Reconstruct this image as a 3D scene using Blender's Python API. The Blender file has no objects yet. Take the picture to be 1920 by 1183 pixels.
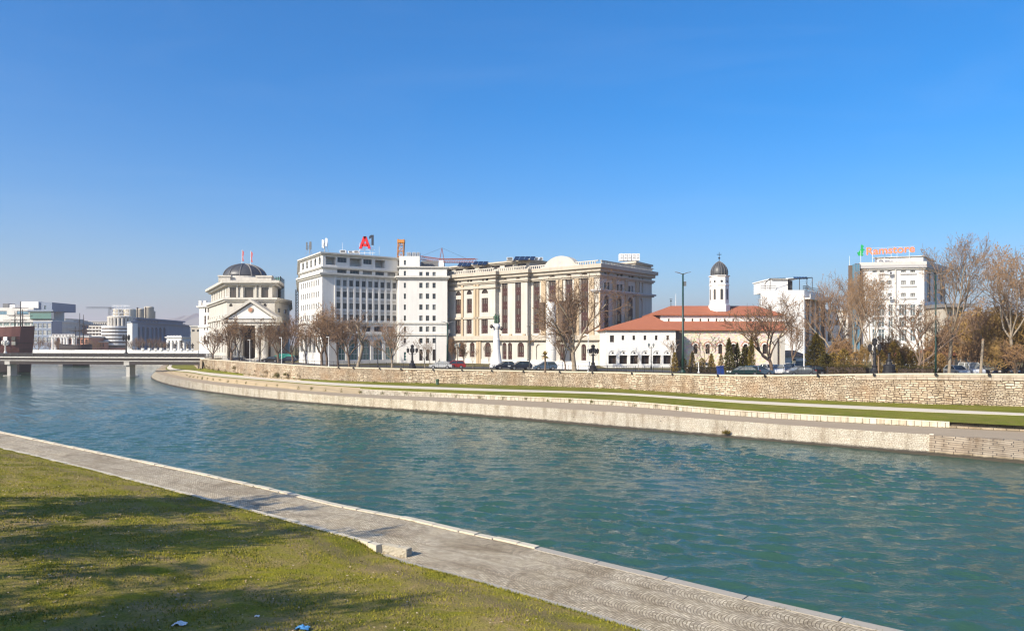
import bpy, math, random
import numpy as np
from mathutils import Vector, Matrix

# ------------------------------------------------------------------ core
sc = bpy.context.scene
COL = sc.collection
F, CX, HY, CZ = 1397.0, 960.0, 645.0, 10.0      # focal length / horizon of the photograph, eye height
R = random.Random(11)

def G(px, py, z):
    Y = F * (CZ - z) / (py - HY)
    return Vector(((px - CX) / F * Y, Y, z))
def XY(px, Y): return ((px - CX) / F * Y, Y)
def ZY(py, Y): return CZ + (HY - py) / F * Y
def PX(p): return CX + F * p[0] / p[1]

class MB:
    def __init__(s):
        s.v, s.f, s.m, s.uv = [], [], [], None
    def add(s, vs, fs, mi=0):
        b = len(s.v)
        s.v.extend([(v[0], v[1], v[2]) for v in vs])
        s.f.extend([[i + b for i in f] for f in fs])
        s.m.extend([mi] * len(fs))
    def quad(s, a, b, c, d, mi=0): s.add([a, b, c, d], [[0, 1, 2, 3]], mi)
    def box(s, x0, x1, y0, y1, z0, z1, mi=0):
        s.add([(x0,y0,z0),(x1,y0,z0),(x1,y1,z0),(x0,y1,z0),(x0,y0,z1),(x1,y0,z1),(x1,y1,z1),(x0,y1,z1)],
              [[3,2,1,0],[4,5,6,7],[0,1,5,4],[1,2,6,5],[2,3,7,6],[3,0,4,7]], mi)
    def obox(s, A, d, u0, u1, n0, n1, z0, z1, mi=0):
        """box in the frame of a facade: u along d, n outward"""
        n = (d[1], -d[0])
        q = lambda u, k: (A[0] + d[0]*u + n[0]*k, A[1] + d[1]*u + n[1]*k)
        s.prism([q(u0,n1), q(u1,n1), q(u1,n0), q(u0,n0)], z0, z1, mi)
    def prism(s, poly, z0, z1, mi=0):
        k = len(poly)
        s.add([(p[0],p[1],z0) for p in poly] + [(p[0],p[1],z1) for p in poly],
              [list(range(k))[::-1], list(range(k, 2*k))] + [[i,(i+1)%k,(i+1)%k+k,i+k] for i in range(k)], mi)
    def tube(s, pts, rads, k=5, mi=0, cap=True):
        pts = [Vector(p) for p in pts]
        vs, fs = [], []
        n = len(pts)
        t0 = (pts[1]-pts[0]).normalized()
        ref = Vector((1,0,0)) if abs(t0.x) < .8 else Vector((0,1,0))
        for i, p in enumerate(pts):
            t = (pts[min(i+1,n-1)] - pts[max(i-1,0)])
            t = t.normalized() if t.length > 1e-9 else t0
            a = t.cross(ref)
            a = a.normalized() if a.length > 1e-6 else Vector((1,0,0))
            b = t.cross(a)
            for j in range(k):
                w = 2*math.pi*j/k
                vs.append(p + (a*math.cos(w) + b*math.sin(w))*rads[i])
        for i in range(n-1):
            for j in range(k):
                fs.append([i*k+j, i*k+(j+1)%k, (i+1)*k+(j+1)%k, (i+1)*k+j])
        if cap:
            fs.append(list(range(k))[::-1]); fs.append([(n-1)*k+j for j in range(k)])
        s.add(vs, fs, mi)
    def lathe(s, cx, cy, prof, k=16, mi=0, a0=0.0, sx=1.0):
        vs, fs = [], []
        for r, z in prof:
            for j in range(k):
                w = a0 + 2*math.pi*j/k
                vs.append((cx + r*sx*math.cos(w), cy + r*math.sin(w), z))
        for i in range(len(prof)-1):
            for j in range(k):
                fs.append([i*k+j, i*k+(j+1)%k, (i+1)*k+(j+1)%k, (i+1)*k+j])
        fs.append(list(range(k))[::-1]); fs.append([(len(prof)-1)*k+j for j in range(k)])
        s.add(vs, fs, mi)
    def bar(s, a, b, w, mi=0):
        s.tube([a, b], [w*.7, w*.7], 4, mi)
    def build(s, name, mats, parent=None, smooth=False, base=None):
        me = bpy.data.meshes.new(name)
        o3 = Vector((0,0,0))
        if base is not None: o3 = Vector(base)
        elif parent is not None:
            r = parent
            while r.parent: r = r.parent
            o3 = r.location
        V = np.array(s.v, dtype=np.float64).reshape(-1,3) - np.array(o3)
        me.from_pydata(V.tolist(), [], s.f)
        if not isinstance(mats, (list, tuple)): mats = [mats]
        for m in mats: me.materials.append(m)
        if len(mats) > 1: me.polygons.foreach_set('material_index', s.m)
        if smooth: me.polygons.foreach_set('use_smooth', [True]*len(me.polygons))
        if s.uv is not None:
            ul = me.uv_layers.new(name='UVMap')
            li = np.zeros(len(me.loops), dtype=np.int32); me.loops.foreach_get('vertex_index', li)
            ul.data.foreach_set('uv', np.array(s.uv, dtype=np.float32)[li].ravel())
        me.update()
        o = bpy.data.objects.new(name, me)
        COL.objects.link(o)
        if parent is not None: o.parent = parent
        elif base is not None: o.location = o3
        return o

class Each:
    """every shape added becomes a mesh of its own under the same parent"""
    def __init__(s, name, m, parent, smooth=False): s.a = (name, m, parent, smooth)
    def __getattr__(s, k):
        def f(*a, **kw):
            mb = MB(); getattr(mb, k)(*a, **kw); return mb.build(s.a[0], M[s.a[1]], s.a[2], s.a[3])
        return f
def np_mesh(name, V, Fq, mats, parent=None, mi=None, smooth=False, uv=None):
    me = bpy.data.meshes.new(name)
    V = np.asarray(V, dtype=np.float32); Fq = np.asarray(Fq, dtype=np.int32)
    k = Fq.shape[1]
    me.vertices.add(len(V)); me.vertices.foreach_set('co', V.ravel())
    me.loops.add(Fq.size); me.loops.foreach_set('vertex_index', Fq.ravel())
    me.polygons.add(len(Fq)); me.polygons.foreach_set('loop_start', np.arange(0, Fq.size, k, dtype=np.int32))
    if not isinstance(mats, (list, tuple)): mats = [mats]
    for m in mats: me.materials.append(m)
    if mi is not None: me.polygons.foreach_set('material_index', np.asarray(mi, dtype=np.int32))
    if smooth: me.polygons.foreach_set('use_smooth', np.ones(len(Fq), dtype=bool))
    if uv is not None:
        ul = me.uv_layers.new(name='UVMap'); ul.data.foreach_set('uv', np.asarray(uv, dtype=np.float32)[Fq.ravel()].ravel())
    me.update(calc_edges=True)
    o = bpy.data.objects.new(name, me); COL.objects.link(o)
    if parent is not None: o.parent = parent
    return o

def tag(o, label=None, cat=None, group=None, kind=None):
    if label: o['label'] = label
    if cat: o['category'] = cat
    if group: o['group'] = group
    if kind: o['kind'] = kind
    return o
def thing(name, label, cat, loc=(0,0,0), rz=0.0, group=None, scale=None):
    o = bpy.data.objects.new(name, None); COL.objects.link(o)
    o.empty_display_size = .5
    o.location = loc; o.rotation_euler = (0,0,rz)
    if scale: o.scale = (scale,)*3 if not isinstance(scale,(tuple,list)) else scale
    return tag(o, label, cat, group)
def copy_tree(o, loc=None, rz=None, scale=None, label=None, parent=None, group=None):
    c = o.copy(); COL.objects.link(c)
    if parent is not None: c.parent = parent
    if loc is not None: c.location = loc
    if rz is not None: c.rotation_euler = (0,0,rz)
    if scale is not None: c.scale = (scale,)*3 if not isinstance(scale,(tuple,list)) else scale
    if label: c['label'] = label
    if group: c['group'] = group
    for ch in list(o.children): copy_tree(ch, parent=c)
    return c
def structure(o): o['kind'] = 'structure'; return o
def stuff(o): o['kind'] = 'stuff'; return o

# ------------------------------------------------------------------ materials
def nt(name):
    m = bpy.data.materials.new(name); m.use_nodes = True
    t = m.node_tree; t.nodes.clear()
    out = t.nodes.new('ShaderNodeOutputMaterial'); b = t.nodes.new('ShaderNodeBsdfPrincipled')
    t.links.new(b.outputs[0], out.inputs[0])
    return m, t, b
def node(t, kind, **kw):
    n = t.nodes.new('ShaderNode' + kind)
    for k, v in kw.items(): setattr(n, k, v)
    return n
def setin(t, n, **kw):
    for k, v in kw.items():
        s = n.inputs[k.replace('_', ' ')]
        if hasattr(v, 'links') or isinstance(v, bpy.types.NodeSocket): t.links.new(v, s)
        else: s.default_value = v
def math_(t, op, a, b=None, c=None):
    n = node(t, 'Math', operation=op)
    for i, v in enumerate((a, b, c)):
        if v is None: continue
        if isinstance(v, bpy.types.NodeSocket): t.links.new(v, n.inputs[i])
        else: n.inputs[i].default_value = v
    return n.outputs[0]
def noise(t, vec, scale, detail=4, rough=.55, dist=0.0):
    n = node(t, 'TexNoise'); n.inputs['Scale'].default_value = scale; n.inputs['Detail'].default_value = detail
    n.inputs['Roughness'].default_value = rough; n.inputs['Distortion'].default_value = dist
    t.links.new(vec, n.inputs['Vector']); return n.outputs[0]
def ramp(t, fac, stops):
    n = node(t, 'ValToRGB'); e = n.color_ramp.elements
    while len(e) > 1: e.remove(e[-1])
    e[0].position = stops[0][0]; e[0].color = (*stops[0][1], 1) if len(stops[0][1]) == 3 else stops[0][1]
    for p, c in stops[1:]:
        x = e.new(p); x.color = (*c, 1) if len(c) == 3 else c
    t.links.new(fac, n.inputs[0]); return n.outputs[0]
def mix(t, fac, a, b, blend='MIX'):
    n = node(t, 'Mix', data_type='RGBA', blend_type=blend)
    for s, v in ((n.inputs[0], fac), (n.inputs[6], a), (n.inputs[7], b)):
        if isinstance(v, bpy.types.NodeSocket): t.links.new(v, s)
        elif isinstance(v, (tuple, list)): s.default_value = (*v[:3], 1)
        else: s.default_value = v
    return n.outputs[2]
def bump(t, b, h, strength=.5, dist=.05):
    n = node(t, 'Bump'); n.inputs['Strength'].default_value = strength; n.inputs['Distance'].default_value = dist
    t.links.new(h, n.inputs['Height']); t.links.new(n.outputs[0], b.inputs['Normal'])
def pos(t): return node(t, 'NewGeometry').outputs['Position']
def objc(t): return node(t, 'TexCoord').outputs['Object']
def uvc(t): return node(t, 'TexCoord').outputs['UV']
def mul(c, k): return tuple(min(1, x*k) for x in c)

def mat(name, col, rough=.8, var=.12, scale=.6, bmp=.0, bscale=6., metal=0., spec=.4, streak=0.):
    m, t, b = nt(name)
    v = pos(t)
    n1 = noise(t, v, scale, 5, .6)
    c = mix(t, n1, mul(col, 1-var*1.6), mul(col, 1+var*1.2))
    if streak:
        mp = node(t, 'Mapping'); mp.inputs['Scale'].default_value = (1.2, 1.2, .08); t.links.new(v, mp.inputs[0])
        n2 = noise(t, mp.outputs[0], 1.0, 4, .6)
        f = math_(t, 'MULTIPLY', math_(t, 'SUBTRACT', n2, .45), streak*4)
        f = math_(t, 'MINIMUM', math_(t, 'MAXIMUM', f, 0.), streak)
        c = mix(t, f, c, mul(col, .45))
    setin(t, b, Base_Color=c, Roughness=rough, Metallic=metal)
    b.inputs['Specular IOR Level'].default_value = spec
    if bmp: bump(t, b, noise(t, v, bscale, 5, .6), bmp, .06)
    return m

M = {}
def mk(name, *a, **k): M[name] = mat(name, *a, **k); return M[name]
mk('white_plaster', (.66,.645,.61), .85, .05, .25, streak=.16)
mk('cream_plaster', (.43,.385,.315), .85, .08, .3, streak=.22)
mk('cream_light', (.50,.47,.415), .85, .10, .3, streak=.3)
mk('ochre_stone', (.43,.335,.225), .85, .10, .4, streak=.25)
mk('church_white', (.74,.72,.68), .9, .04, .3, streak=.1)
mk('offwhite', (.56,.54,.49), .85, .06, .3, streak=.25)
mk('grey_trim', (.42,.41,.40), .8, .08, .5)
mk('dark_trim', (.16,.155,.15), .7, .1, .5)
mk('concrete', (.42,.40,.36), .9, .14, .5, .3, 8, streak=.3)
mk('pale_concrete', (.62,.59,.53), .9, .12, .6, .3, 8, streak=.2)
mk('dark_roof', (.10,.10,.105), .5, .15, .6)
mk('lead', (.075,.078,.082), .45, .2, .4, metal=.3)
mk('burgundy', (.042,.013,.011), .55, .15, 1.)
mk('frame_white', (.72,.72,.70), .5, .05, 1.)
mk('frame_tan', (.24,.20,.165), .6, .05, 1.)
mk('frame_grey', (.13,.135,.14), .5, .08, 1.)
mk('frame_dark', (.05,.05,.05), .5, .1, 1.)
mk('iron', (.018,.018,.02), .5, .2, 2.)
mk('steel', (.5,.5,.5), .35, .1, 1., metal=.7)
mk('white_metal', (.75,.75,.74), .4, .05, 1.)
mk('green_paint', (.007,.034,.025), .4, .12, 1.)
mk('bronze_green', (.05,.10,.06), .6, .3, 2.)
mk('bronze', (.05,.04,.03), .5, .3, 2.)
mk('brown_panel', (.09,.062,.042), .6, .2, .8)
mk('red_sign', (.60,.006,.010), .45, .04, 1.)
mk('navy_sign', (.02,.03,.05), .45, .05, 1.)
mk('orange_sign', (.88,.17,.04), .5, .04, 1.)
mk('green_sign', (.02,.38,.10), .5, .08, 1.)
mk('crane_orange', (.50,.20,.03), .5, .12, 1.)
mk('crane_red', (.30,.085,.05), .5, .12, 1.)
mk('wood', (.26,.17,.10), .8, .25, 1.5)
mk('hull_red', (.13,.045,.035), .7, .2, .5, streak=.4)
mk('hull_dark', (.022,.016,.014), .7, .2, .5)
mk('brick_orange', (.42,.20,.13), .85, .15, .6)
mk('silo', (.50,.45,.36), .85, .12, .3, streak=.3)
mk('wrapper_blue', (.10,.30,.55), .4, .15, 8.)
mk('teal_cloth', (.03,.30,.22), .8, .1, 1.)
mk('blue_plastic', (.015,.05,.24), .4, .1, 1.)
mk('brown_facade', (.17,.115,.08), .8, .15, .5, streak=.3)
mk('tyre', (.015,.015,.015), .8, .1, 3.)
mk('rim', (.4,.4,.42), .3, .1, 3., metal=.7)
mk('lamp_lens', (.8,.8,.78), .15, .03, 3.)
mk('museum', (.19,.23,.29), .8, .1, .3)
def glass(name, col, rough=.08, var=.35):
    m, t, b = nt(name)
    oi = node(t, 'ObjectInfo').outputs['Random']
    n1 = noise(t, pos(t), .7, 3)
    f = math_(t, 'MULTIPLY', math_(t, 'ADD', n1, oi), .5)
    c = mix(t, f, mul(col, 1-var), mul(col, 1+var*2))
    if name in ('glass','glass_grey','curtain'):
        c = mix(t, math_(t,'MULTIPLY', math_(t,'GREATER_THAN', oi, .70), .65), c, (.30,.30,.27))
    setin(t, b, Base_Color=c, Roughness=rough, IOR=1.5)
    b.inputs['Specular IOR Level'].default_value = .6
    bump(t, b, noise(t, pos(t), .9, 2), .06, .05)
    M[name] = m
glass('glass', (.022,.034,.042)); glass('glass_teal', (.05,.13,.12)); glass('glass_blue', (.07,.16,.22), .05)
glass('glass_brown', (.035,.025,.022)); glass('glass_grey', (.10,.13,.14), .1)
glass('curtain', (.32,.32,.30), .4, .5)

glass('solar_glass', (.010,.016,.035), .25)
def car_paint(name, col):
    m, t, b = nt(name)
    n1 = noise(t, pos(t), 3, 3)
    setin(t, b, Base_Color=mix(t, n1, mul(col,.85), mul(col,1.1)), Roughness=.28, Metallic=.25)
    b.inputs['Coat Weight'].default_value = .7; b.inputs['Coat Roughness'].default_value = .06
    M[name] = m
for n_, c_ in (('paint_silver',(.45,.46,.47)),('paint_navy',(.02,.03,.06)),('paint_blue',(.08,.13,.2)),('paint_grey',(.13,.14,.15)),
               ('paint_white',(.75,.75,.74)),('paint_teal',(.015,.05,.055)),('paint_black',(.015,.015,.018)),('paint_red',(.35,.02,.02))):
    car_paint(n_, c_)

def roof_tiles():
    m, t, b = nt('terracotta'); v = pos(t)
    n1 = noise(t, v, .5, 5, .65); n2 = noise(t, v, 5, 3)
    c = mix(t, n1, (.31,.095,.045), (.47,.17,.08))
    c = mix(t, math_(t,'MULTIPLY',n2,.5), c, (.30,.10,.05))
    w = node(t, 'TexWave', wave_type='BANDS', bands_direction='X'); w.inputs['Scale'].default_value = 1.6; w.inputs['Distortion'].default_value = .4
    t.links.new(v, w.inputs[0])
    c = mix(t, math_(t,'MULTIPLY',w.outputs['Fac'],.35), c, (.26,.085,.045))
    setin(t, b, Base_Color=c, Roughness=.85)
    bump(t, b, w.outputs['Fac'], .6, .06)
    M['terracotta'] = m
roof_tiles()

def rubble(name, c1, c2, mortar, sx, sy, dist, ms, orange=.25):
    """coursed rubble in metres of the strip's UV"""
    m, t, b = nt(name); uv = uvc(t)
    nz = node(t, 'TexNoise'); nz.inputs['Scale'].default_value = 1.1; nz.inputs['Detail'].default_value = 3; t.links.new(uv, nz.inputs[0])
    off = node(t, 'VectorMath', operation='SUBTRACT'); t.links.new(nz.outputs['Color'], off.inputs[0]); off.inputs[1].default_value = (.5,.5,.5)
    sca = node(t, 'VectorMath', operation='SCALE'); t.links.new(off.outputs[0], sca.inputs[0]); sca.inputs['Scale'].default_value = dist
    ad = node(t, 'VectorMath', operation='ADD'); t.links.new(uv, ad.inputs[0]); t.links.new(sca.outputs[0], ad.inputs[1])
    br = node(t, 'TexBrick'); t.links.new(ad.outputs[0], br.inputs['Vector'])
    setin(t, br, Color1=(*c1,1), Color2=(*c2,1), Mortar=(*mortar,1), Scale=1.0, Mortar_Size=ms, Mortar_Smooth=.3, Bias=-.1, Brick_Width=sx, Row_Height=sy)
    br.offset_frequency = 2; br.squash = .7; br.squash_frequency = 3
    n1 = noise(t, uv, .35, 5, .6); n2 = noise(t, uv, 3.5, 4, .7)
    bc, bf = br.outputs['Color'], br.outputs['Fac']
    if name == 'rubble_wall':                          # stretches rebuilt in larger stones
        b2 = node(t, 'TexBrick'); t.links.new(ad.outputs[0], b2.inputs['Vector'])
        setin(t, b2, Color1=(*mul(c1,1.08),1), Color2=(*mul(c2,.9),1), Mortar=(*mortar,1), Scale=1.0, Mortar_Size=ms*1.2, Mortar_Smooth=.3, Bias=-.2, Brick_Width=sx*1.3, Row_Height=sy*1.4)
        b2.offset_frequency = 3; b2.squash = 1.5; b2.squash_frequency = 2
        mk_ = ramp(t, noise(t, uv, .12, 3, .6), [(.48,(0,0,0)),(.54,(1,1,1))])
        bc = mix(t, mk_, bc, b2.outputs['Color']); bf = mix(t, mk_, bf, b2.outputs['Fac'])
    c = mix(t, math_(t,'MULTIPLY', ramp(t, n1, [(.45,(0,0,0)),(.7,(1,1,1))]), orange), bc, (.38,.22,.10))
    c = mix(t, .45, c, mix(t, n2, (.12,.10,.08), (1,1,1)), 'MULTIPLY')
    if name == 'revet_stone':
        vo = node(t,'TexVoronoi'); vo.inputs['Scale'].default_value = .9; t.links.new(uv, vo.inputs['Vector'])
        sp_ = math_(t,'LESS_THAN', math_(t,'ADD', vo.outputs['Distance'], math_(t,'MULTIPLY', n2, .25)), math_(t,'ADD', .10, math_(t,'MULTIPLY', n1, .22)))
        c = mix(t, math_(t,'MULTIPLY', sp_, .8), c, (.07,.055,.035))
    mp = node(t,'Mapping'); mp.inputs['Scale'].default_value = (.9,.10,1); t.links.new(uv, mp.inputs[0])
    sk = ramp(t, noise(t, mp.outputs[0], 1.0, 5, .65), [(.46,(1,1,1)),(.68,(.50,.44,.36))])
    c = mix(t, .75, c, sk, 'MULTIPLY')
    if name in ('revet_stone','step_stone'):           # wet, weedy line left by the river
        sz = node(t,'SeparateXYZ'); t.links.new(pos(t), sz.inputs[0])
        wz = math_(t,'ADD', sz.outputs[2], math_(t,'MULTIPLY', math_(t,'SUBTRACT', noise(t, uv, 1.5, 4), .5), .3))
        c = mix(t, ramp(t, wz, [(.10,(1,1,1)),(.26,(0,0,0))]), c, (.055,.045,.03))
    setin(t, b, Base_Color=c, Roughness=.9)
    h = mix(t, .4, math_(t,'SUBTRACT',1.0,bf), n2)
    bump(t, b, h, .9, .12)
    M[name] = m
rubble('rubble_wall', (.72,.60,.43), (.40,.30,.19), (.085,.063,.042), .46, .20, .46, .036, .5)
rubble('revet_stone', (.74,.67,.51), (.58,.51,.37), (.42,.36,.26), .30, .20, .7, .03, .2)
rubble('slab_stone', (.68,.60,.44), (.54,.46,.32), (.20,.16,.11), 1.0, .9, .03, .03, .25)
rubble('parapet_stone', (.55,.47,.36), (.48,.40,.30), (.25,.2,.14), 1.6, .55, .04, .02, .2)
rubble('step_stone', (.46,.375,.26), (.34,.27,.18), (.10,.085,.065), 1.5, .34, .08, .03, .25)

def pale_path(name, ca, cb):
    m, t, b = nt(name); v = pos(t)
    c = mix(t, noise(t, v, .4, 6, .65), ca, cb); c = mix(t, math_(t,'MULTIPLY',noise(t,v,7,4,.7),.45), c, mul(ca,.45))
    setin(t, b, Base_Color=c, Roughness=.9); bump(t, b, noise(t, v, 9, 4), .4, .03); M[name] = m
pale_path('path_pale', (.62,.55,.43), (.72,.65,.52)); pale_path('pavement_brown', (.33,.255,.165), (.44,.35,.235))
pale_path('asphalt', (.055,.055,.058), (.08,.08,.08)); pale_path('dry_earth', (.36,.27,.15), (.46,.36,.22))
pale_path('kerb_stone', (.56,.49,.36), (.70,.63,.49)); pale_path('kerb_grey', (.36,.32,.26), (.46,.42,.34))
pale_path('block_stone', (.34,.30,.22), (.50,.45,.35))

def grass_mat(name, greens, tan, tanfac, s=1.0, trod=False):
    m, t, b = nt(name); v = pos(t)
    n1 = noise(t, v, .22*s, 5, .6); n2 = noise(t, v, 1.3*s, 5, .7); n3 = noise(t, v, 14*s, 3, .7); n4 = noise(t, v, .5*s, 6, .7, .6)
    c = mix(t, ramp(t, n1, [(.35,(0,0,0)),(.65,(1,1,1))]), greens[0], greens[1])
    c = mix(t, ramp(t, n2, [(.4,(0,0,0)),(.7,(.7,.7,.7))]), c, greens[2])
    c = mix(t, math_(t,'MULTIPLY', ramp(t, n4, [(.42,(0,0,0)),(.66,(1,1,1))]), tanfac), c, tan)
    if trod:                                           # a trodden line two steps in from the path's rim
        sp = node(t,'SeparateXYZ'); t.links.new(uvc(t), sp.inputs[0])
        dd = math_(t,'ADD', sp.outputs[1], math_(t,'MULTIPLY', math_(t,'SUBTRACT', noise(t, v, .5, 4), .5), 1.6))
        f = ramp(t, math_(t,'ABSOLUTE', math_(t,'SUBTRACT', dd, 1.55)), [(.15,(1,1,1)),(.6,(0,0,0))])
        c = mix(t, math_(t,'MULTIPLY', f, math_(t,'MULTIPLY', n2, 1.2)), c, (.25,.19,.10))
    c = mix(t, .6, c, ramp(t, n3, [(.3,(.25,.25,.22)),(.7,(1.,1.,.95))]), 'MULTIPLY')
    setin(t, b, Base_Color=c, Roughness=.95); b.inputs['Specular IOR Level'].default_value = .1
    bump(t, b, mix(t, .5, n3, n2), .9, .12)
    M[name] = m
grass_mat('lawn_near', ((.13,.15,.013),(.36,.33,.026),(.28,.215,.05)), (.42,.30,.14), .95, 1.0, True)
grass_mat('lawn_far', ((.13,.16,.016),(.23,.24,.026),(.17,.165,.026)), (.32,.24,.09), .4, .7)
grass_mat('park_ground', ((.13,.12,.04),(.20,.17,.07),(.16,.13,.06)), (.30,.24,.15), .6, .5)

def leaf_mat(name, a, c2, dark):
    m, t, b = nt(name); v = pos(t)
    n1 = noise(t, v, .9, 4, .6); n2 = noise(t, v, 6, 2)
    c = mix(t, ramp(t, n1, [(.35,(0,0,0)),(.65,(1,1,1))]), a, c2); c = mix(t, math_(t,'MULTIPLY',n2,.6), c, dark)
    setin(t, b, Base_Color=c, Roughness=.8); b.inputs['Specular IOR Level'].default_value = .15
    M[name] = m
leaf_mat('cypress_leaf', (.06,.055,.014), (.11,.09,.022), (.02,.022,.008))
leaf_mat('golden_leaf', (.30,.195,.045), (.20,.145,.04), (.08,.055,.015))
leaf_mat('olive_leaf', (.14,.115,.022), (.20,.14,.025), (.05,.04,.012))
leaf_mat('hedge_leaf', (.06,.05,.016), (.10,.075,.022), (.02,.02,.008))
leaf_mat('brown_leaf', (.36,.215,.095), (.27,.155,.07), (.15,.09,.04))
leaf_mat('rust_leaf', (.42,.265,.095), (.32,.20,.08), (.17,.105,.045))
leaf_mat('willow_twig', (.40,.27,.08), (.31,.20,.07), (.17,.11,.04))
leaf_mat('grass_blade', (.14,.16,.012), (.34,.31,.022), (.23,.175,.05))
leaf_mat('litter_leaf', (.62,.52,.38), (.45,.32,.18), (.3,.2,.1))
leaf_mat('weed', (.10,.12,.02), (.17,.14,.03), (.06,.06,.01))
mk('bark_pale', (.27,.22,.16), .85, .35, 1.1, .5, 6)
mk('bark_brown', (.17,.12,.085), .9, .3, 1.1, .5, 6)
mk('bark_dark', (.07,.05,.04), .9, .3, 1.1, .5, 6)
mk('twig', (.19,.12,.075), .9, .3, .5)
mk('twig_pale', (.24,.165,.11), .9, .3, .5)

def cobbles():
    """segmental-arch setts: u along the path, v across (metres, from the strip's UV)"""
    m, t, b = nt('cobble_setts')
    sp = node(t, 'SeparateXYZ'); t.links.new(uvc(t), sp.inputs[0]); u, v = sp.outputs[0], sp.outputs[1]
    nz = noise(t, uvc(t), 1.4, 2); u = math_(t,'ADD',u, math_(t,'MULTIPLY',math_(t,'SUBTRACT',nz,.5),.10))
    W = 1.28
    vl = math_(t,'SUBTRACT', math_(t,'FRACT', math_(t,'DIVIDE',v,W)), .5)          # -.5 .. .5
    vm = math_(t,'MULTIPLY', vl, W)
    arc = math_(t,'SQRT', math_(t,'SUBTRACT', .78*.78, math_(t,'MULTIPLY',vm,vm)))
    uu = math_(t,'ADD', u, arc)
    ang = math_(t,'ARCSINE', math_(t,'DIVIDE',vm,.78))
    S = .125
    row = math_(t,'DIVIDE',uu,S); rf = math_(t,'FRACT',row); ri = math_(t,'FLOOR',row)
    st = math_(t,'ADD', math_(t,'DIVIDE', math_(t,'MULTIPLY',ang,.78), .118), math_(t,'MULTIPLY', ri, .5)); sf = math_(t,'FRACT',st); si = math_(t,'FLOOR',st)
    e1 = math_(t,'MINIMUM', rf, math_(t,'SUBTRACT',1.,rf)); e2 = math_(t,'MINIMUM', sf, math_(t,'SUBTRACT',1.,sf))
    ed = math_(t,'MINIMUM', e1, math_(t,'MULTIPLY',e2,1.0))
    joint = ramp(t, ed, [(.025,(0,0,0)),(.16,(1,1,1))])
    cb = node(t,'CombineXYZ'); t.links.new(ri,cb.inputs[0]); t.links.new(si,cb.inputs[1]); t.links.new(math_(t,'FLOOR',math_(t,'DIVIDE',v,W)),cb.inputs[2])
    wn = node(t,'TexWhiteNoise'); t.links.new(cb.outputs[0], wn.inputs[0])
    c = mix(t, wn.outputs[0], (.35,.295,.205), (.77,.665,.48))
    big = noise(t, uvc(t), .5, 5, .65)
    c = mix(t, ramp(t,big,[(.4,(0,0,0)),(.7,(.6,.6,.6))]), c, (.52,.43,.28))
    moss = noise(t, uvc(t), .8, 6, .7)
    jc = mix(t, ramp(t,moss,[(.45,(0,0,0)),(.6,(1,1,1))]), (.17,.13,.085), (.15,.105,.04))
    c = mix(t, joint, jc, c)
    edge = ramp(t, math_(t,'ABSOLUTE', vl), [(.42,(0,0,0)),(.49,(1,1,1))])
    c = mix(t, math_(t,'MULTIPLY', edge, math_(t,'MULTIPLY',moss,.75)), c, (.16,.11,.05))
    st = noise(t, uvc(t), .22, 6, .7, 1.0)
    c = mix(t, .8, c, ramp(t, st, [(.36,(.55,.50,.43)),(.52,(1,1,1)),(.72,(1.12,1.05,.95))]), 'MULTIPLY')
    c = mix(t, math_(t,'MULTIPLY', ramp(t, noise(t, uvc(t), .5, 7, .75, .8), [(.58,(0,0,0)),(.68,(1,1,1))]), .55), c, (.17,.125,.06))
    c = mix(t, .35, c, ramp(t, noise(t, uvc(t), 25, 3), [(.25,(.45,.45,.42)),(.7,(1.1,1.1,1.1))]), 'MULTIPLY')
    setin(t, b, Base_Color=c, Roughness=.85)
    bump(t, b, joint, .5, .022)
    M['cobble_setts'] = m
cobbles()

def water_mat():
    m, t, b = nt('river_water'); v = pos(t)
    n1 = noise(t, v, .05, 4, .6)
    c = mix(t, n1, (.024,.066,.045), (.040,.098,.064))
    mp = node(t, 'Mapping'); mp.inputs['Rotation'].default_value = (0,0,math.radians(-8)); mp.inputs['Scale'].default_value = (.70,1.2,1); t.links.new(v, mp.inputs[0])
    a = noise(t, mp.outputs[0], 1.25, 4, .5, .9)
    d = noise(t, mp.outputs[0], 4.2, 4, .6, .6)
    q = math_(t,'ABSOLUTE', math_(t,'SUBTRACT', noise(t, mp.outputs[0], .9, 4, .55, .5), .5))
    h = math_(t,'ADD', math_(t,'ADD', math_(t,'MULTIPLY',a,.7), math_(t,'MULTIPLY',d,.36)), math_(t,'MULTIPLY',q,-.7))
    amp = ramp(t, noise(t, v, .07, 3, .6), [(.32,(.35,.35,.35)),(.66,(1.2,1.2,1.2))])
    h = math_(t,'MULTIPLY', h, amp)
    foam = noise(t, mp.outputs[0], .55, 8, .72, 1.2)
    ff = ramp(t, foam, [(.735,(0,0,0)),(.77,(1,1,1))])
    c = mix(t, math_(t,'MULTIPLY',ff,.55), c, (.6,.65,.65))
    setin(t, b, Base_Color=c, Roughness=.06, IOR=1.333)
    b.inputs['Specular IOR Level'].default_value = .45
    bump(t, b, h, .7, .19)
    M['river_water'] = m
water_mat()

# ------------------------------------------------------------------ facades
def lerp2(A, d, u): return (A[0]+d[0]*u, A[1]+d[1]*u)
def u_at(A, B, px):
    L = math.hypot(B[0]-A[0], B[1]-A[1]); d = ((B[0]-A[0])/L, (B[1]-A[1])/L)
    k = (px-CX)/F
    return (k*A[1]-A[0])/(d[0]-k*d[1]), d, L
def from_px(A, B, rows):
    """openings measured on the photograph -> metres on the facade A-B"""
    out = []
    for (x0, x1, y0, y1, *rest) in rows:
        ua, d, L = u_at(A, B, x0); ub, _, _ = u_at(A, B, x1)
        Yc = A[1] + d[1]*(ua+ub)/2
        out.append((ua, ub, ZY(y1, Yc), ZY(y0, Yc), *rest))
    return out

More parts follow.
